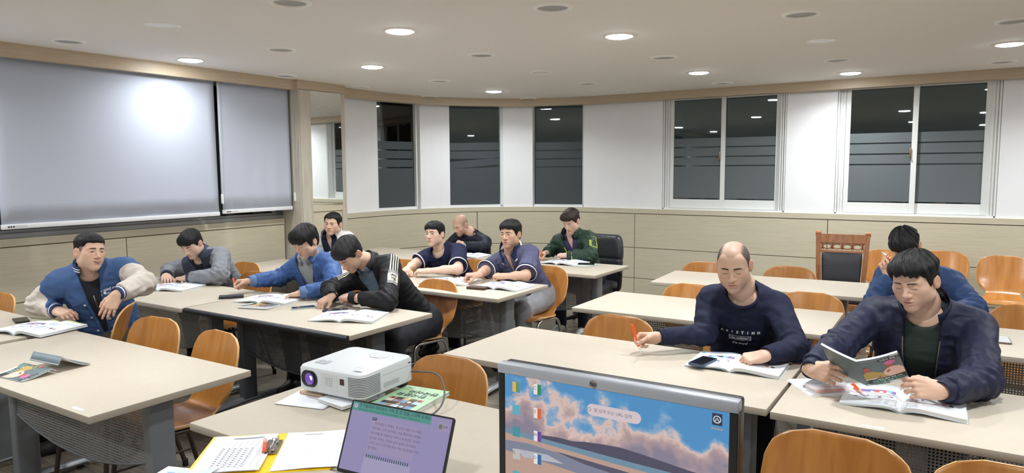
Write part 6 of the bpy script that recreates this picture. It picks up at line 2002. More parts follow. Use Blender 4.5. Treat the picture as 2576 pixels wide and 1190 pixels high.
def flat_text(txt, size, x, y, z, parent, m_, rz=0.0, bold=0.0, align='CENTER', name='lettering'):
    me = text_mesh(txt, size, align, bold); me.materials.append(m_)
    o = link(bpy.data.objects.new(name, me), parent); o.location = (x, y, z); o.rotation_euler = (0, 0, rz); return o
flat_text('NEC', 0.020, 0.112, -0.118, ptop(0, -0.118) + 0.0004, pj, mat('grey_letter', (120, 124, 130), 0.5), PI, 0.0008)
for q in range(3): flat_text('━━━━━━', 0.008, 0.09 , -0.085 + 0.010 * q, ptop(0, -0.07) + 0.0004, pj, M_pjg, PI)
for q in range(3): flat_text('━━━━ ━━', 0.007, 0.125, -0.015 + 0.008 * q, ptop(0, 0.0) + 0.0004, pj, M_pjg, PI)
flat_text('DLP', 0.012, 0.135, 0.125, ptop(0, 0.125) + 0.0004, pj, M_pjg, PI)
for fx, fy in ((-0.02, Y0 + 0.03), (0.13, 0.12), (-0.13, 0.12), (0.13, -0.03)):
    bm = bmesh.new(); lathe(bm, [(0.010, -0.018 if fy < 0 else -0.012), (0.010, -0.008), (0.006, -0.006), (0.006, 0.004)], 12, (fx, fy, 0)); bm_obj('foot', bm, M_pjg if fy < 0 else M_black, pj, True, 40)
# what the projector stands on
def paper(x, y, rz, label, w_, h_, z=ZT, n=1, cat='paper', curl=0.006, name='paper_sheet', m_=None):
    root = empty(name, (x, y, z), rz); tag(root, label, cat)
    for k in range(n):
        V = []
        for i in range(7):
            for j in range(7):
                s, t = i / 6 - 0.5, j / 6 - 0.5
                V.append((s * w_ + 0.003 * k, t * h_ - 0.002 * k, 0.0006 + 0.0012 * k + curl * (abs(s) * 2) ** 3 * (0.5 + t)))
        o = mesh_obj('sheet', V, [(i * 7 + j, (i + 1) * 7 + j, (i + 1) * 7 + j + 1, i * 7 + j + 1) for i in range(6) for j in range(6)], m_ or M_page, root, True)
        sm = o.modifiers.new('t', 'SOLIDIFY'); sm.thickness = 0.0008; sm.offset = -1
    return root
paper(-2.09, 1.845, 0.25, 'loose white sheets under the projector, left side', 0.21, 0.29, n=4, curl=0.002)
bk_ = empty('booklet', (-1.93, 1.86, ZT + 0.007), -0.12); tag(bk_, 'white booklet under the projector front', 'booklet')
box_obj('leaves', -0.075, 0.075, -0.10, 0.10, 0, 0.012, M_pedge, bk_); box_obj('cover', -0.077, 0.077, -0.102, 0.102, 0.012, 0.0132, M_page, bk_)
wb = box_obj('wooden_block', -0.06, 0.06, -0.035, 0.035, 0, 0.011, mat('pale_wood', (196, 172, 142), 0.6, noise=(6, (1, 9, 1), 0.7, (174, 148, 116))), None, 0.002, 1)
wb.location = (-2.10, 1.84, ZT + 0.006); wb.rotation_euler = (0, 0, 0.1); tag(wb, 'thin wooden block under the projector corner', 'wood block')
# green-covered textbook
gb = empty('textbook', (-1.735, 1.965, ZT), 0.12); tag(gb, 'pale green Korean textbook with a photo collage beside the projector', 'book')
M_gc = mat('pale_green_cover', (176, 214, 172), 0.4)
box_obj('back_cover', -0.10, 0.10, -0.135, 0.135, 0, 0.001, M_gc, gb); box_obj('leaves', -0.098, 0.098, -0.133, 0.133, 0.001, 0.0135, M_pedge, gb)
gcv = box_obj('front_cover', -0.10, 0.10, -0.135, 0.135, 0.0135, 0.0147, M_gc, gb)
flat_text('한국어와', 0.036, 0.02, 0.075, 0.0151, gb, M_inkd, PI, 0.0008); flat_text('한국문화', 0.036, -0.01, 0.035, 0.0151, gb, M_inkd, PI, 0.0008); flat_text('한국어', 0.012, -0.06, 0.11, 0.0151, gb, M_inkd, PI)
rng = random.Random(21)
cols = [mat('collage_%d' % i, cc, 0.5) for i, cc in enumerate(((150, 180, 214), (92, 70, 60), (226, 222, 214), (206, 170, 120), (110, 150, 190), (60, 62, 74), (188, 208, 226), (196, 130, 110)))]
for i in range(5):
    for j in range(4):
        x, y = -0.075 + i * 0.030, -0.105 + j * 0.026
        box_obj('photo', x, x + 0.029, y, y + 0.025, 0.0147, 0.0150, cols[(i * 3 + j * 5 + i * j) % 8], gcv)
        if (i + j) % 2:
            bm = bmesh.new(); prism(bm, [(x + 0.014 + 0.008 * math.cos(a), y + 0.012 + 0.009 * math.sin(a)) for a in np.linspace(0, 2 * PI, 9, endpoint=False)], 0.0150, 0.0152); bm_obj('photo', bm, cols[(i + 2 * j + 3) % 8], gcv)
bm = bmesh.new(); tube(bm, fillet([(-1.825, 2.085, ZT + 0.075), (-1.70, 2.11, ZT + 0.085), (-1.60, 2.02, ZT + 0.045), (-1.555, 1.93, ZT + 0.012), (-1.56, 1.82, ZT + 0.005), (-1.62, 1.72, ZT + 0.005)], 0.08, 6), 0.0035, 8)
cb = bm_obj('power_cable', bm, mat('grey_cable', (82, 84, 86), 0.5), None, True, 60); tag(cb, 'grey cable running from the projector behind the laptop', 'cable')

# ------------------------------------------------------------------ folder, clip, pen, rolled leaflet
fo = empty('ring_folder', (-1.79, 1.365, ZT), R(40)); tag(fo, 'yellow folder lying open with attendance sheets', 'folder')
M_yel = mat('yellow_card', (242, 208, 30), 0.4)
box_obj('left_board', -0.205, -0.018, -0.155, 0.155, 0, 0.002, M_yel, fo); box_obj('spine', -0.018, 0.022, -0.155, 0.155, 0, 0.0015, M_yel, fo)
rb = box_obj('right_board', 0.022, 0.21, -0.155, 0.155, 0, 0.002, M_yel, fo)
def sheet(x0, x1, y0, y1, z, parent, wav):
    V = []
    for i in range(9):
        for j in range(9):
            s, t = i / 8, j / 8
            V.append((x0 + (x1 - x0) * s, y0 + (y1 - y0) * t, z + 0.0006 + wav * (math.sin(s * 3 + t * 2) ** 2 * 0.5 + (1 - t) ** 3 * s)))
    o = mesh_obj('sheet', V, [(i * 9 + j, (i + 1) * 9 + j, (i + 1) * 9 + j + 1, i * 9 + j + 1) for i in range(8) for j in range(8)], M_page, parent, True)
    return o, (lambda s, t, lf: (x0 + (x1 - x0) * s, y0 + (y1 - y0) * t, z + 0.0006 + wav * (math.sin(s * 3 + t * 2) ** 2 * 0.5 + (1 - t) ** 3 * s) + lf))
for q in range(3): sh_, fn_ = sheet(-0.195 + 0.003 * q, 0.005, -0.150, 0.145 - 0.002 * q, 0.002 + 0.0012 * q, fo, 0.006)
rc_ = []
for i in range(15): rc_.append((0.20, 0.95, 0.08 + i * 0.055, 0.0815 + i * 0.055, M_ink))
for i in range(9): rc_.append((0.20 + i * 0.09, 0.204 + i * 0.09, 0.08, 0.85, M_ink))
for i in range(6):
    for j in range(10): rc_.append((0.23 + i * 0.09, 0.27 + i * 0.09, 0.11 + j * 0.055, 0.125 + j * 0.055, M_ink))
rc_.append((0.30, 0.8, 0.90, 0.915, M_inkd))
strip_quads(fn_, rc_, 'print', sh_)
for q in range(2): sh2, fn2 = sheet(0.035, 0.232 - 0.003 * q, -0.150, 0.150, 0.002 + 0.0012 * q, fo, 0.004)
rc_ = [(0.10, 0.103, 0.1, 0.88, M_ink), (0.95, 0.953, 0.1, 0.88, M_ink), (0.5, 0.502, 0.1, 0.8, M_ink)] + [(0.10, 0.95, 0.1 + i * 0.13, 0.1015 + i * 0.13, M_ink) for i in range(7)] + [(0.3, 0.6, 0.92, 0.93, M_inkd)]
strip_quads(fn2, rc_, 'print', sh2)
clp = empty('clip', (0.0, 0.03, 0.006), 0, fo)
box_obj('clip_plate', -0.006, 0.030, -0.055, 0.055, 0, 0.0015, M_chrome, clp, 0.0005, 1)
bm = bmesh.new(); box(bm, -0.016, 0.0, -0.05, 0.05, 0.003, 0.006, 0.001, 1); tube(bm, [(0.002, -0.03, 0.004), (0.002, -0.03, 0.018), (0.022, -0.03, 0.018), (0.022, 0.03, 0.018), (0.002, 0.03, 0.018), (0.002, 0.03, 0.004)], 0.002, 8)
box(bm, 0.008, 0.02, -0.045, -0.02, 0.004, 0.012, 0.002, 1); box(bm, 0.008, 0.02, 0.02, 0.045, 0.004, 0.012, 0.002, 1)
bm_obj('lever', bm, M_chrome, clp, True, 35)
_c, _s = math.cos(R(40)), math.sin(R(40))
def fol(x, y, z): return (-1.79 + x * _c - y * _s, 1.365 + x * _s + y * _c, ZT + z)
pen(fol(-0.028, 0.095, 0.016), fol(-0.004, -0.035, 0.020), 'orange pen clipped on the sheets in the yellow folder')
lf = empty('leaflet', (-1.83, 1.08, ZT), 0.35); tag(lf, 'curled pale blue and white leaflet at the bottom edge', 'leaflet')
V = []
for i in range(11):
    a = i / 10
    for j in (0, 1): V.append((-0.10 + 0.19 * a - 0.012 * max(0, a - 0.8) * 5, -0.15 + 0.25 * j, 0.001 + 0.030 * max(0.0, (a - 0.35)) ** 1.5))
o = mesh_obj('sheet', V, [(2 * i, 2 * i + 2, 2 * i + 3, 2 * i + 1) for i in range(10)], M_page, lf, True)
fnl = lambda s, t, l_: (-0.10 + 0.19 * s - 0.012 * max(0, s - 0.8) * 5, -0.15 + 0.25 * t, 0.0012 + 0.030 * max(0.0, (s - 0.35)) ** 1.5 + l_)
strip_quads(fnl, [(0.1, 0.9, 0.6, 0.95, M_lb), (0.15, 0.5, 0.7, 0.86, M_pb), (0.6, 0.9, 0.5, 0.56, M_ink), (0.2, 0.8, 0.35, 0.37, M_ink), (0.2, 0.7, 0.3, 0.32, M_ink)], 'print', o)

# ------------------------------------------------------------------ laptop and monitor
def emis(name, col, k=0.9):
    return mat(name, (8, 8, 8), 0.35, spec=0.3, emit=(col, k))
def quad(name, x0, x1, z0, z1, y, m_, parent):
    return mesh_obj(name, [(x0, y, z0), (x1, y, z0), (x1, y, z1), (x0, y, z1)], [(0, 1, 2, 3)], m_, parent)
def scr_text(txt, size, x, z, y, parent, m_, align='LEFT', bold=0.0):
    me = text_mesh(txt, size, align, bold); me.materials.append(m_)
    o = link(bpy.data.objects.new('screen_text', me), parent); o.rotation_euler = (PI / 2, 0, 0); o.location = (x, y, z); return o
lp = empty('laptop', (-1.305, 1.375, ZT), R(5)); tag(lp, 'open laptop showing a Korean lesson page', 'laptop')
M_lsl = mat('laptop_silver', (168, 170, 174), 0.4, metal=0.5)
bm = bmesh.new(); prism(bm, rrect(-0.178, 0.178, -0.245, -0.002, 0.010), 0.002, 0.016); bm_obj('base', bm, M_lsl, lp, True, 35)
kb = empty('keyboard', (0, 0, 0.0162), 0, lp)
kd = None
for r_ in range(5):
    for c_ in range(13):
        if kd is None:
            bm = bmesh.new(); box(bm, -0.0095, 0.0095, -0.0085, 0.0085, 0, 0.0015, 0.0006, 1); k0 = bm_obj('key', bm, M_black, kb); kd = k0.data; q = k0
        else: q = bpy.data.objects.new('key', kd); link(q, kb)
        q.location = (-0.138 + c_ * 0.023, -0.030 - r_ * 0.021, 0)
box_obj('touchpad', -0.055, 0.055, -0.232, -0.150, 0.016, 0.0164, mat('touchpad', (150, 152, 156), 0.4), lp)
bm = bmesh.new(); tube(bm, [(-0.13, 0.0, 0.014), (0.13, 0.0, 0.014)], 0.006, 10); bm_obj('hinge', bm, M_black, lp, True, 50)
lid = empty('lid', (0, 0.004, 0.014), 0, lp); lid.rotation_euler = (R(-23), 0, 0)
bm = bmesh.new(); prism(bm, rrect(-0.178, 0.178, 0.0, 0.205, 0.008), -0.003, 0.004); o = bm_obj('lid_shell', bm, M_black, lid, True, 35); o.rotation_euler = (PI / 2, 0, 0)
SW, SZ0, SZ1, SY = 0.172, 0.010, 0.200, -0.0042
quad('display', -SW, SW, SZ0, SZ1, SY, emis('lesson_violet', (150, 142, 182)), lid)
quad('header_band', -SW, 0.105, 0.176, SZ1, SY - 0.0003, emis('lesson_teal', (84, 150, 140)), lid)
E_dk = emis('screen_dark_text', (62, 84, 92), 0.8); E_tx = emis('screen_text_grey', (92, 84, 120), 0.9); E_lt = emis('screen_pale', (190, 184, 214)); E_bx = emis('lesson_box', (158, 146, 180))
bm = bmesh.new(); prism(bm, [(-0.160 + 0.0065 * math.cos(a), 0.189 + 0.0065 * math.sin(a)) for a in np.linspace(0, 2 * PI, 16, endpoint=False)], 0, 0.0002); o = bm_obj('number_badge', bm, E_lt, lid); o.rotation_euler = (PI / 2, 0, 0); o.location.y = SY - 0.0006
scr_text('3', 0.011, -0.160, 0.189, SY - 0.0011, lid, E_dk, 'CENTER')
scr_text('친구들에게 여러분의 가족 중 한 명을 소개해 보세요.', 0.0118, -0.148, 0.192, SY - 0.0008, lid, E_dk, bold=0.0002)
scr_text('Introduce one of your family members to your classmates.', 0.0092, -0.148, 0.182, SY - 0.0008, lid, E_dk)
quad('text_box', -0.092, 0.070, 0.072, 0.160, SY - 0.0003, E_bx, lid)
quad('text_tag', -0.092, -0.076, 0.158, 0.166, SY - 0.0005, E_dk, lid); scr_text('보기', 0.006, -0.084, 0.162, SY - 0.0009, lid, E_lt, 'CENTER')
for i, tx in enumerate(('   제 동생을 소개해요. 제 동생 이름은 미나예요.', '여자예요. 스무 살이에요. 지금 빵집에서 일해요.', '케이크를 잘 만들어요. 저하고 제 동생은 취미가', '같아요. 우리는 주말에 같이 집에서 요리해요.', '그리고 한국 드라마를 봐요. 저는 제 동생을 아주', '좋아해요.')):
    scr_text(tx, 0.0088, -0.087, 0.150 - i * 0.0135, SY - 0.0008, lid, E_tx)
for i in range(20): quad('spiral_ring', -0.086 + i * 0.0075, -0.083 + i * 0.0075, 0.055, 0.064, SY - 0.0005, E_dk, lid)
quad('note_page', -0.092, 0.070, 0.012, 0.056, SY - 0.0003, emis('note_page', (164, 158, 190)), lid)
quad('page_badge', 0.130, 0.165, 0.164, 0.188, SY - 0.0003, E_bx, lid)
bm = bmesh.new(); prism(bm, [(0.139 + 0.006 * math.cos(a), 0.176 + 0.007 * math.sin(a)) for a in np.linspace(0, 2 * PI, 14, endpoint=False)], 0, 0.0002); o = bm_obj('badge_icon', bm, emis('badge_icon', (112, 122, 96)), lid); o.rotation_euler = (PI / 2, 0, 0); o.location.y = SY - 0.0006
scr_text('86쪽', 0.008, 0.155, 0.176, SY - 0.0008, lid, E_dk, 'CENTER')

mo = empty('monitor', (-0.622, 1.345, ZT), R(1)); tag(mo, 'desktop monitor with a beach wallpaper at the bottom edge', 'monitor')
MW, MZ1, MZ0 = 0.276, 0.428, 0.085
M_bez = mat('silver_bezel', (176, 180, 188), 0.4, metal=0.3)
bm = bmesh.new(); box(bm, -MW, MW, 0.0, 0.045, MZ0, MZ1 - 0.002, 0.006); bm_obj('rear_shell', bm, M_black, mo, True, 35)
box_obj('top_bezel', -MW - 0.001, MW + 0.001, -0.012, 0.018, MZ1 - 0.024, MZ1, M_bez, mo, 0.004, 2)
for sg in (-1, 1): box_obj('side_bezel', min(sg * MW, sg * (MW - 0.017)), max(sg * MW, sg * (MW - 0.017)), -0.008, 0.012, MZ0, MZ1 - 0.024, M_black, mo, 0.002, 1)
box_obj('bottom_bezel', -MW, MW, -0.010, 0.016, MZ0 - 0.02, MZ0, M_bez, mo, 0.003, 1)
bm = bmesh.new(); lathe(bm, [(0.0075, 0), (0.0085, 0.001), (0.0085, 0.002), (0.006, 0.0024)], 18); o = bm_obj('emblem', bm, M_chrome, mo, True, 40); o.rotation_euler = (PI / 2, 0, 0); o.location = (-0.030, -0.0118, MZ1 - 0.012)
scr_text('hp', 0.012, -0.030, MZ1 - 0.012, -0.0146, mo, M_inkd, 'CENTER', 0.0004)
bm = bmesh.new(); tube(bm, [(0, 0.05, 0.01), (0, 0.055, 0.15), (0, 0.04, 0.24)], 0.022, 10); bm_obj('stand_neck', bm, M_black, mo, True, 50)
bm = bmesh.new(); prism(bm, rrect(-0.13, 0.13, -0.06, 0.16, 0.05), 0, 0.012); bm_obj('stand_foot', bm, M_black, mo, True, 35)
# wallpaper: sky with cloud banks as flat print
m = bpy.data.materials.new('wallpaper_sky'); m.use_nodes = True; nt = m.node_tree; b = nt.nodes['Principled BSDF']
b.inputs['Base Color'].default_value = (0.003, 0.003, 0.003, 1); b.inputs['Roughness'].default_value = 0.35
tc = nt.nodes.new('ShaderNodeTexCoord'); sp = nt.nodes.new('ShaderNodeSeparateXYZ'); nt.links.new(tc.outputs['Object'], sp.inputs[0])
def mth(op, a, b_):
    n_ = nt.nodes.new('ShaderNodeMath'); n_.operation = op
    for i, v in enumerate((a, b_)):
        if isinstance(v, (int, float)): n_.inputs[i].default_value = v
        else: nt.links.new(v, n_.inputs[i])
    return n_.outputs[0]
nz = nt.nodes.new('ShaderNodeTexNoise'); nz.inputs['Scale'].default_value = 9; nz.inputs['Detail'].default_value = 5; nz.inputs['Roughness'].default_value = 0.55; nt.links.new(tc.outputs['Object'], nz.inputs['Vector'])
gx = mth('MULTIPLY', sp.outputs['X'], -0.45); gz = mth('MULTIPLY', mth('SUBTRACT', sp.outputs['Z'], 0.335), -4.2)
band = mth('ADD', mth('ADD', gx, gz), mth('MULTIPLY', mth('SUBTRACT', nz.outputs['Fac'], 0.5), 2.0))
rp = nt.nodes.new('ShaderNodeValToRGB'); nt.links.new(mth('ADD', band, 0.45), rp.inputs[0])
e = rp.color_ramp.elements; e[0].position = 0.36; e[0].color = srgb(92, 158, 208); e[1].position = 0.50; e[1].color = srgb(228, 200, 190)
for p_, c_ in ((0.30, (84, 150, 204)), (0.44, (150, 176, 206)), (0.62, (186, 160, 162)), (0.85, (140, 134, 154))): q = e.new(p_); q.color = srgb(*c_)
nt.links.new(rp.outputs[0], b.inputs['Emission Color']); b.inputs['Emission Strength'].default_value = 0.85
DW, DZ1, DZ0, DY = MW - 0.017, MZ1 - 0.025, MZ0, -0.006
quad('display', -DW, DW, DZ0, DZ1, DY, m, mo)
DH = DZ1 - DZ0
def dp(s, t): return (-DW + 2 * DW * s, DZ1 - DH * t)
def dpoly(name, pts, col, dy, k=0.85):
    q = [dp(*p) for p in pts]; return mesh_obj(name, [(p[0], DY - dy, p[1]) for p in q], [tuple(range(len(q)))], emis('wall_%d_%d_%d' % col, col, k), mo)
dpoly('print', [(0, 0.43), (1, 0.46), (1, 1), (0, 1)], (196, 164, 150), 0.0003)
dpoly('print', [(0, 0.41), (0.17, 0.425), (0.6, 0.45), (1, 0.47), (1, 0.52), (0.5, 0.49), (0, 0.445)], (118, 150, 172), 0.0005)
dpoly('print', [(0.15, 0.425), (0.19, 0.405), (0.27, 0.395), (0.34, 0.40), (0.40, 0.385), (0.48, 0.375), (0.56, 0.37), (0.66, 0.385), (0.76, 0.405), (0.86, 0.425), (1, 0.44), (1, 0.475), (0.6, 0.455), (0.3, 0.435)], (86, 84, 104), 0.0008)
dpoly('print', [(0, 0.50), (0.12, 0.49), (0.34, 0.52), (0.55, 0.56), (0.8, 0.62), (1, 0.66), (1, 0.80), (0.5, 0.64), (0.2, 0.60), (0, 0.58)], (132, 138, 158), 0.0007)
dpoly('print', [(0.05, 0.55), (0.22, 0.54), (0.3, 0.58), (0.1, 0.60)], (190, 190, 202), 0.0010)
dpoly('print', [(0.25, 0.50), (0.6, 0.53), (0.9, 0.60), (0.7, 0.59), (0.4, 0.545)], (92, 90, 110), 0.0010)
def pill(s, t, w_, h_, col, k=0.85, dy=0.0014):
    cx, cz = dp(s, t); bm = bmesh.new(); prism(bm, rrect(cx - w_ / 2, cx + w_ / 2, -cz - h_ / 2, -cz + h_ / 2, h_ / 2.01), 0, 0.0001)
    for v in bm.verts: v.co = Vector((v.co.x, DY - dy - v.co.z, -v.co.y))
    return bm_obj('search_box', bm, emis('pill', col, k), mo)
pill(0.53, 0.145, 0.125, 0.026, (222, 206, 212))
E_s = emis('search_text', (120, 112, 126), 0.8)
x_, z_ = dp(0.445, 0.145); scr_text('웹 검색 또는 URL 입력', 0.0095, x_ - 0.002, z_, DY - 0.002, mo, E_s); x_, z_ = dp(0.42, 0.145)
bm = bmesh.new(); tube(bm, [(x_ + 0.004 * math.cos(R(a)), DY - 0.002, z_ + 0.004 * math.sin(R(a))) for a in range(0, 360, 30)], 0.0006, 4, closed=True); bm_obj('search_icon', bm, E_s, mo)
def icon(s, t, c1, c2, txt, lab, lc=(235, 230, 230)):
    x_, z_ = dp(s, t); quad('icon', x_ - 0.010, x_ + 0.010, z_ - 0.012, z_ + 0.012, DY - 0.0014, emis('ic_%d_%d_%d' % c1, c1), mo)
    if c2: quad('icon', x_, x_ + 0.010, z_ - 0.012, z_ + 0.012, DY - 0.0017, emis('ic_%d_%d_%d' % c2, c2), mo)
    if txt: scr_text(txt, 0.011, x_ - 0.006, z_ + 0.003, DY - 0.0021, mo, emis('ic_txt', (90, 90, 96)), 'CENTER')
    if lab: scr_text(lab, 0.0075, x_, z_ - 0.019, DY - 0.0014, mo, emis('ic_lab', lc), 'CENTER')
for s_, t_, c1, c2, ch in ((0.06, 0.085, (226, 184, 92), (92, 150, 120), ''), (0.17, 0.075, (236, 232, 228), (60, 140, 96), 'C'), (0.06, 0.255, (96, 176, 200), None, ''), (0.17, 0.25, (240, 228, 222), (222, 104, 74), 'S'),
                           (0.06, 0.42, (72, 150, 160), None, ''), (0.17, 0.42, (236, 232, 236), (110, 72, 160), 'W'), (0.06, 0.59, (196, 192, 190), None, 'C'), (0.17, 0.59, (236, 232, 236), (52, 108, 164), 'D'),
                           (0.06, 0.755, (96, 176, 190), None, ''), (0.17, 0.76, (196, 46, 52), None, ''), (0.955, 0.055, (56, 62, 82), None, '')):
    icon(s_, t_, c1, c2, ch, '')
    x_, z_ = dp(s_, t_)      # caption too small to read: a few soft marks
    for q in range(4): quad('icon_caption', x_ - 0.011 + q * 0.006, x_ - 0.007 + q * 0.006, z_ - 0.021, z_ - 0.017, DY - 0.0013, emis('ic_cap', (176, 156, 152)), mo)
x_, z_ = dp(0.955, 0.055)
bm = bmesh.new(); tube(bm, [(x_ + 0.007 * math.cos(R(a)), DY - 0.0022, z_ + 0.007 * math.sin(R(a))) for a in range(0, 360, 30)], 0.0011, 5, closed=True); tube(bm, [(x_ - 0.004, DY - 0.0022, z_ - 0.004), (x_, DY - 0.0022, z_ + 0.003), (x_ + 0.004, DY - 0.0022, z_ - 0.004)], 0.0011, 5); bm_obj('icon', bm, emis('icon_ring', (206, 210, 220)), mo)
# ------------------------------------------------------------------ carved chair by the panelling
cc = empty('carved_chair', (-0.90, 6.80, 0), R(4)); tag(cc, 'carved wooden chair with a studded black leather back by the panelling', 'chair')
M_wal = mat('walnut_gloss', (176, 116, 70), 0.28, noise=(4, (8, 8, 0.8), 0.8, (140, 86, 48)), coat=0.5); M_lea = mat('black_leather', (52, 53, 58), 0.45, bump=(90, (1, 1, 1), 0.25))
def tilt(x, z): return (x, 0.20 + 0.16 * max(0, (z - 0.42)) , z)
for sg in (-1, 1):
    bm = bmesh.new()
    P_ = [(sg * 0.185, 0.225, 0.0), (sg * 0.180, 0.195, 0.25), (sg * 0.178, 0.20, 0.42), (sg * 0.195, 0.24, 0.70), (sg * 0.208, 0.30, 0.985)]
    for a, b in zip(P_[:-1], P_[1:]):
        a, b = Vector(a), Vector(b); vs = []
        for p in (a, b): vs += [bm.verts.new((p.x + dx, p.y + dy, p.z)) for dx, dy in ((-0.021, -0.016), (0.021, -0.016), (0.021, 0.016), (-0.021, 0.016))]
        for j in range(4): bm.faces.new((vs[j], vs[(j + 1) % 4], vs[4 + (j + 1) % 4], vs[4 + j]))
        bm.faces.new(vs[0:4]); bm.faces.new(vs[4:8])
    st = bm_obj('back_post', bm, M_wal, cc)
    bm = bmesh.new(); tube(bm, [(sg * 0.208 - 0.024, 0.305, 0.985), (sg * 0.208 + 0.024, 0.305, 0.985)], 0.024, 14); bm_obj('scroll_end', bm, M_wal, st, True, 50)
    for dx in (-0.010, 0.010):
        bm = bmesh.new(); tube(bm, [(sg * 0.178 + dx, 0.182, 0.44), (sg * 0.195 + dx, 0.222, 0.70), (sg * 0.207 + dx, 0.281, 0.97)], 0.0035, 6); bm_obj('bead', bm, M_wal, st, True, 60)
def slab(name, z0, z1, hw0, hw1, d0, d1, parent=cc, m_=None):
    bm = bmesh.new(); y0, y1 = tilt(0, z0)[1], tilt(0, z1)[1]
    n = 8; g_ = []
    for z, hw_, y in ((z0, hw0, y0), (z1, hw1, y1)):
        for dd in (d0, d1): g_.append([bm.verts.new((-hw_ + 2 * hw_ * i / n, y + dd, z)) for i in range(n + 1)])
    for a, b in ((0, 1), (1, 3), (3, 2), (2, 0)):
        for i in range(n): bm.faces.new((g_[a][i], g_[a][i + 1], g_[b][i + 1], g_[b][i]))
    return bm_obj(name, bm, m_ or M_wal, parent)
slab('top_rail', 0.905, 0.985, 0.190, 0.196, -0.014, 0.020)
slab('mid_rail', 0.815, 0.835, 0.182, 0.184, -0.010, 0.014)
for i in range(4):          # open carved ovals
    cx = -0.128 + i * 0.085; zc = 0.870; y = tilt(0, zc)[1]
    bm = bmesh.new(); tube(bm, [(cx + 0.036 * math.cos(R(a)), y + 0.10 * 0.022 * math.sin(R(a)), zc + 0.022 * math.sin(R(a))) for a in range(0, 360, 18)], 0.0065, 6, closed=True)
    bm_obj('carved_oval', bm, M_wal, cc, True, 60)
for i in range(5):
    cx = -0.170 + i * 0.085; zc = 0.870; y = tilt(0, zc)[1]
    bm = bmesh.new()
    for q in (-1, 1): tube(bm, [(cx - 0.010 * q, y + 0.004, zc - 0.030), (cx + 0.004 * q, y + 0.004, zc), (cx - 0.010 * q, y + 0.006, zc + 0.032)], 0.005, 6)
    bm_obj('carved_scroll', bm, M_wal, cc, True, 60)
slab('fret_frame', 0.893, 0.906, 0.188, 0.190, -0.008, 0.012)
# serpentine lower rail and the padded leather panel above it
def low(x): return 0.535 - 0.045 * math.cos(x / 0.175 * PI * 0.5) ** 2 + 0.012 * math.cos(x / 0.175 * PI * 1.5)
bm = bmesh.new(); n = 20; rows = []
for i in range(n + 1):
    x = -0.170 + 0.34 * i / n; z = low(x); rows.append([bm.verts.new((x, tilt(0, zz)[1] + dd, zz)) for zz, dd in ((z - 0.025, -0.012), (z + 0.012, -0.012), (z + 0.012, 0.012), (z - 0.025, 0.012))])
for a, b in zip(rows[:-1], rows[1:]):
    for j in range(4): bm.faces.new((a[j], b[j], b[(j + 1) % 4], a[(j + 1) % 4]))
bm.faces.new(rows[0]); bm.faces.new(rows[-1]); bm_obj('lower_rail', bm, M_wal, cc)
V, Fc = [], []
for i in range(17):
    for j in range(13):
        s, t = i / 16, j / 12; x = (-0.162 + 0.324 * s) * (0.96 + 0.08 * t); z0 = low(x * 0.98) + 0.013; z = z0 + (0.812 - z0) * t
        bul = 0.026 * (1 - (2 * s - 1) ** 4) * (1 - (2 * t - 1) ** 4)
        V.append((x, tilt(0, z)[1] - 0.004 - bul, z))
for i in range(16):
    for j in range(12): a = i * 13 + j; Fc.append((a, a + 13, a + 14, a + 1))
lp_ = mesh_obj('leather_pad', V, Fc, M_lea, cc, True); sm = lp_.modifiers.new('t', 'SOLIDIFY'); sm.thickness = 0.01; sm.offset = 1
bm = bmesh.new()
edge = [V[i * 13 + 12] for i in range(17)] + [V[16 * 13 + j] for j in range(11, -1, -1)] + [V[i * 13] for i in range(15, -1, -1)] + [V[j] for j in range(1, 12)]
for a, b in zip(edge, edge[1:] + edge[:1]):
    for q in (0.0, 0.5):
        p = Vector(a).lerp(Vector(b), q); bmesh.ops.create_icosphere(bm, subdivisions=1, radius=0.0042, matrix=Matrix.Translation(p + Vector((0, -0.006, 0))))
sdn = bm_obj('nail_head_trim', bm, mat('old_brass', (176, 160, 128), 0.3, 0.9), lp_, True); sdn['kind'] = 'stuff'
bm = bmesh.new(); box(bm, -0.215, 0.215, -0.235, 0.205, 0.36, 0.425, 0.008); bm_obj('seat_frame', bm, M_wal, cc, True, 35)
bm = bmesh.new(); box(bm, -0.212, 0.212, -0.232, 0.19, 0.425, 0.475, 0.022, 4); bm_obj('seat_pad', bm, M_lea, cc, True, 60)
for sg in (-1, 1):
    bm = bmesh.new(); lathe(bm, [(0.016, 0), (0.020, 0.02), (0.014, 0.05), (0.022, 0.20), (0.028, 0.26), (0.018, 0.275), (0.030, 0.29), (0.030, 0.30), (0.020, 0.31), (0.030, 0.33), (0.030, 0.37)], 16, (sg * 0.185, -0.205, 0)); bm_obj('turned_leg', bm, M_wal, cc, True, 50)

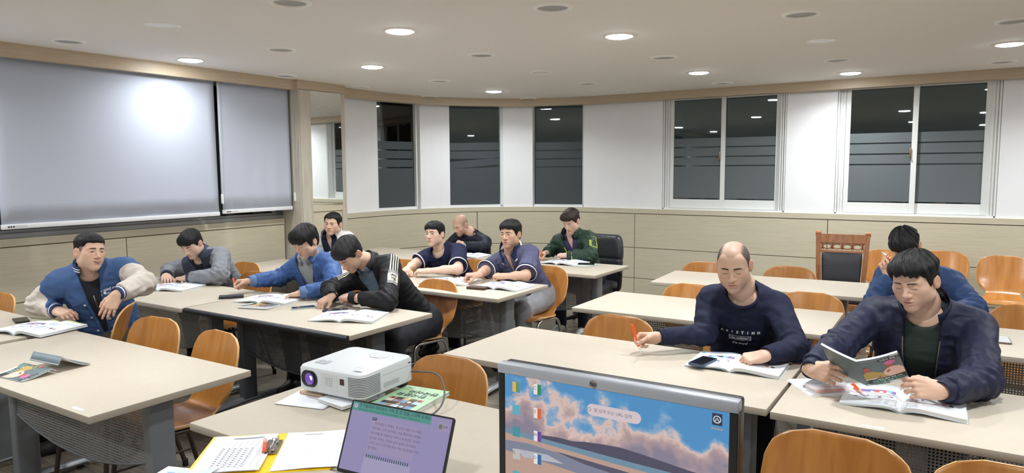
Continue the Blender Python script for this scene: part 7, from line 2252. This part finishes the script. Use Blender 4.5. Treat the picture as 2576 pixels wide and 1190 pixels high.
# ------------------------------------------------------------------ black office chair of the green jacket man
oc = empty('office_chair', (-3.17, 6.36, 0), R(-6)); tag(oc, 'black leather office chair behind the green jacket man', 'chair')
def rbox_field(c, hsz, r):
    def fn(P):
        q = [np.abs(P[:, i] - c[i]) - (hsz[i] - r) for i in range(3)]
        o_ = np.sqrt(sum(np.maximum(v, 0) ** 2 for v in q)); return o_ + np.minimum(np.maximum(np.maximum(q[0], q[1]), q[2]), 0) - r
    return fn
M_ofl = mat('office_leather', (38, 39, 44), 0.4, bump=(40, (1, 1, 1), 0.15))
fb = rbox_field((0, 0, 0), (0.225, 0.055, 0.27), 0.055)
def fback(P):
    Q = P.copy(); Q[:, 1] = P[:, 1] + 0.5 * P[:, 0] ** 2 - 0.10 * np.clip(P[:, 2], -0.2, 0.3) ** 2
    Q[:, 0] = P[:, 0] * (1 + 0.35 * np.clip(P[:, 2] - 0.06, 0, 1) ** 2 * 16)
    return fb(Q) + 0.006 * np.exp(-((P[:, 2] - 0.02) / 0.012) ** 2)
PS, QS = surfnet(fback, (-0.32, -0.2, -0.33), (0.32, 0.2, 0.33), 0.012)
o = np_mesh('backrest', PS, QS, M_ofl, oc); o.location = (0.03, 0.26, 0.655); o.rotation_euler = (R(-6), 0, 0)
PS, QS = surfnet(rbox_field((0, 0, 0), (0.25, 0.25, 0.055), 0.05), (-0.32, -0.32, -0.12), (0.32, 0.32, 0.12), 0.014)
o = np_mesh('seat', PS, QS, M_ofl, oc); o.location = (0, 0, 0.405)
bm = bmesh.new(); tube(bm, [(0, 0.05, 0.09), (0, 0.05, 0.36)], 0.028, 12); bm_obj('gas_column', bm, M_black, oc, True, 50)
bm = bmesh.new(); tube(bm, fillet([(0.03, 0.10, 0.35), (0.03, 0.30, 0.35), (0.03, 0.33, 0.60)], 0.06), 0.018, 8); bm_obj('back_bracket', bm, M_black, oc, True, 60)
for sg in (-1, 1):
    bm = bmesh.new(); tube(bm, fillet([(sg * 0.24, 0.10, 0.37), (sg * 0.30, 0.10, 0.40), (sg * 0.30, 0.12, 0.58), (sg * 0.30, -0.12, 0.60)], 0.06), 0.018, 8, flat=1.3); bm_obj('armrest', bm, M_black, oc, True, 60)
for i in range(5):
    a = 2 * PI * i / 5 + 0.3; bm = bmesh.new(); tube(bm, [(0, 0.05, 0.11), (0.17 * math.cos(a), 0.05 + 0.17 * math.sin(a), 0.10), (0.29 * math.cos(a), 0.05 + 0.29 * math.sin(a), 0.075)], [0.03, 0.024, 0.016], 8)
    sp_ = bm_obj('base_spoke', bm, M_black, oc, True, 60)
    bm = bmesh.new(); lathe(bm, [(0.0, -0.011), (0.024, -0.011), (0.026, 0), (0.024, 0.011), (0.0, 0.011)], 14); cs = bm_obj('caster', bm, M_black, sp_, True, 50)
    cs.rotation_euler = (PI / 2, 0, a); cs.location = (0.29 * math.cos(a), 0.05 + 0.29 * math.sin(a), 0.0265)
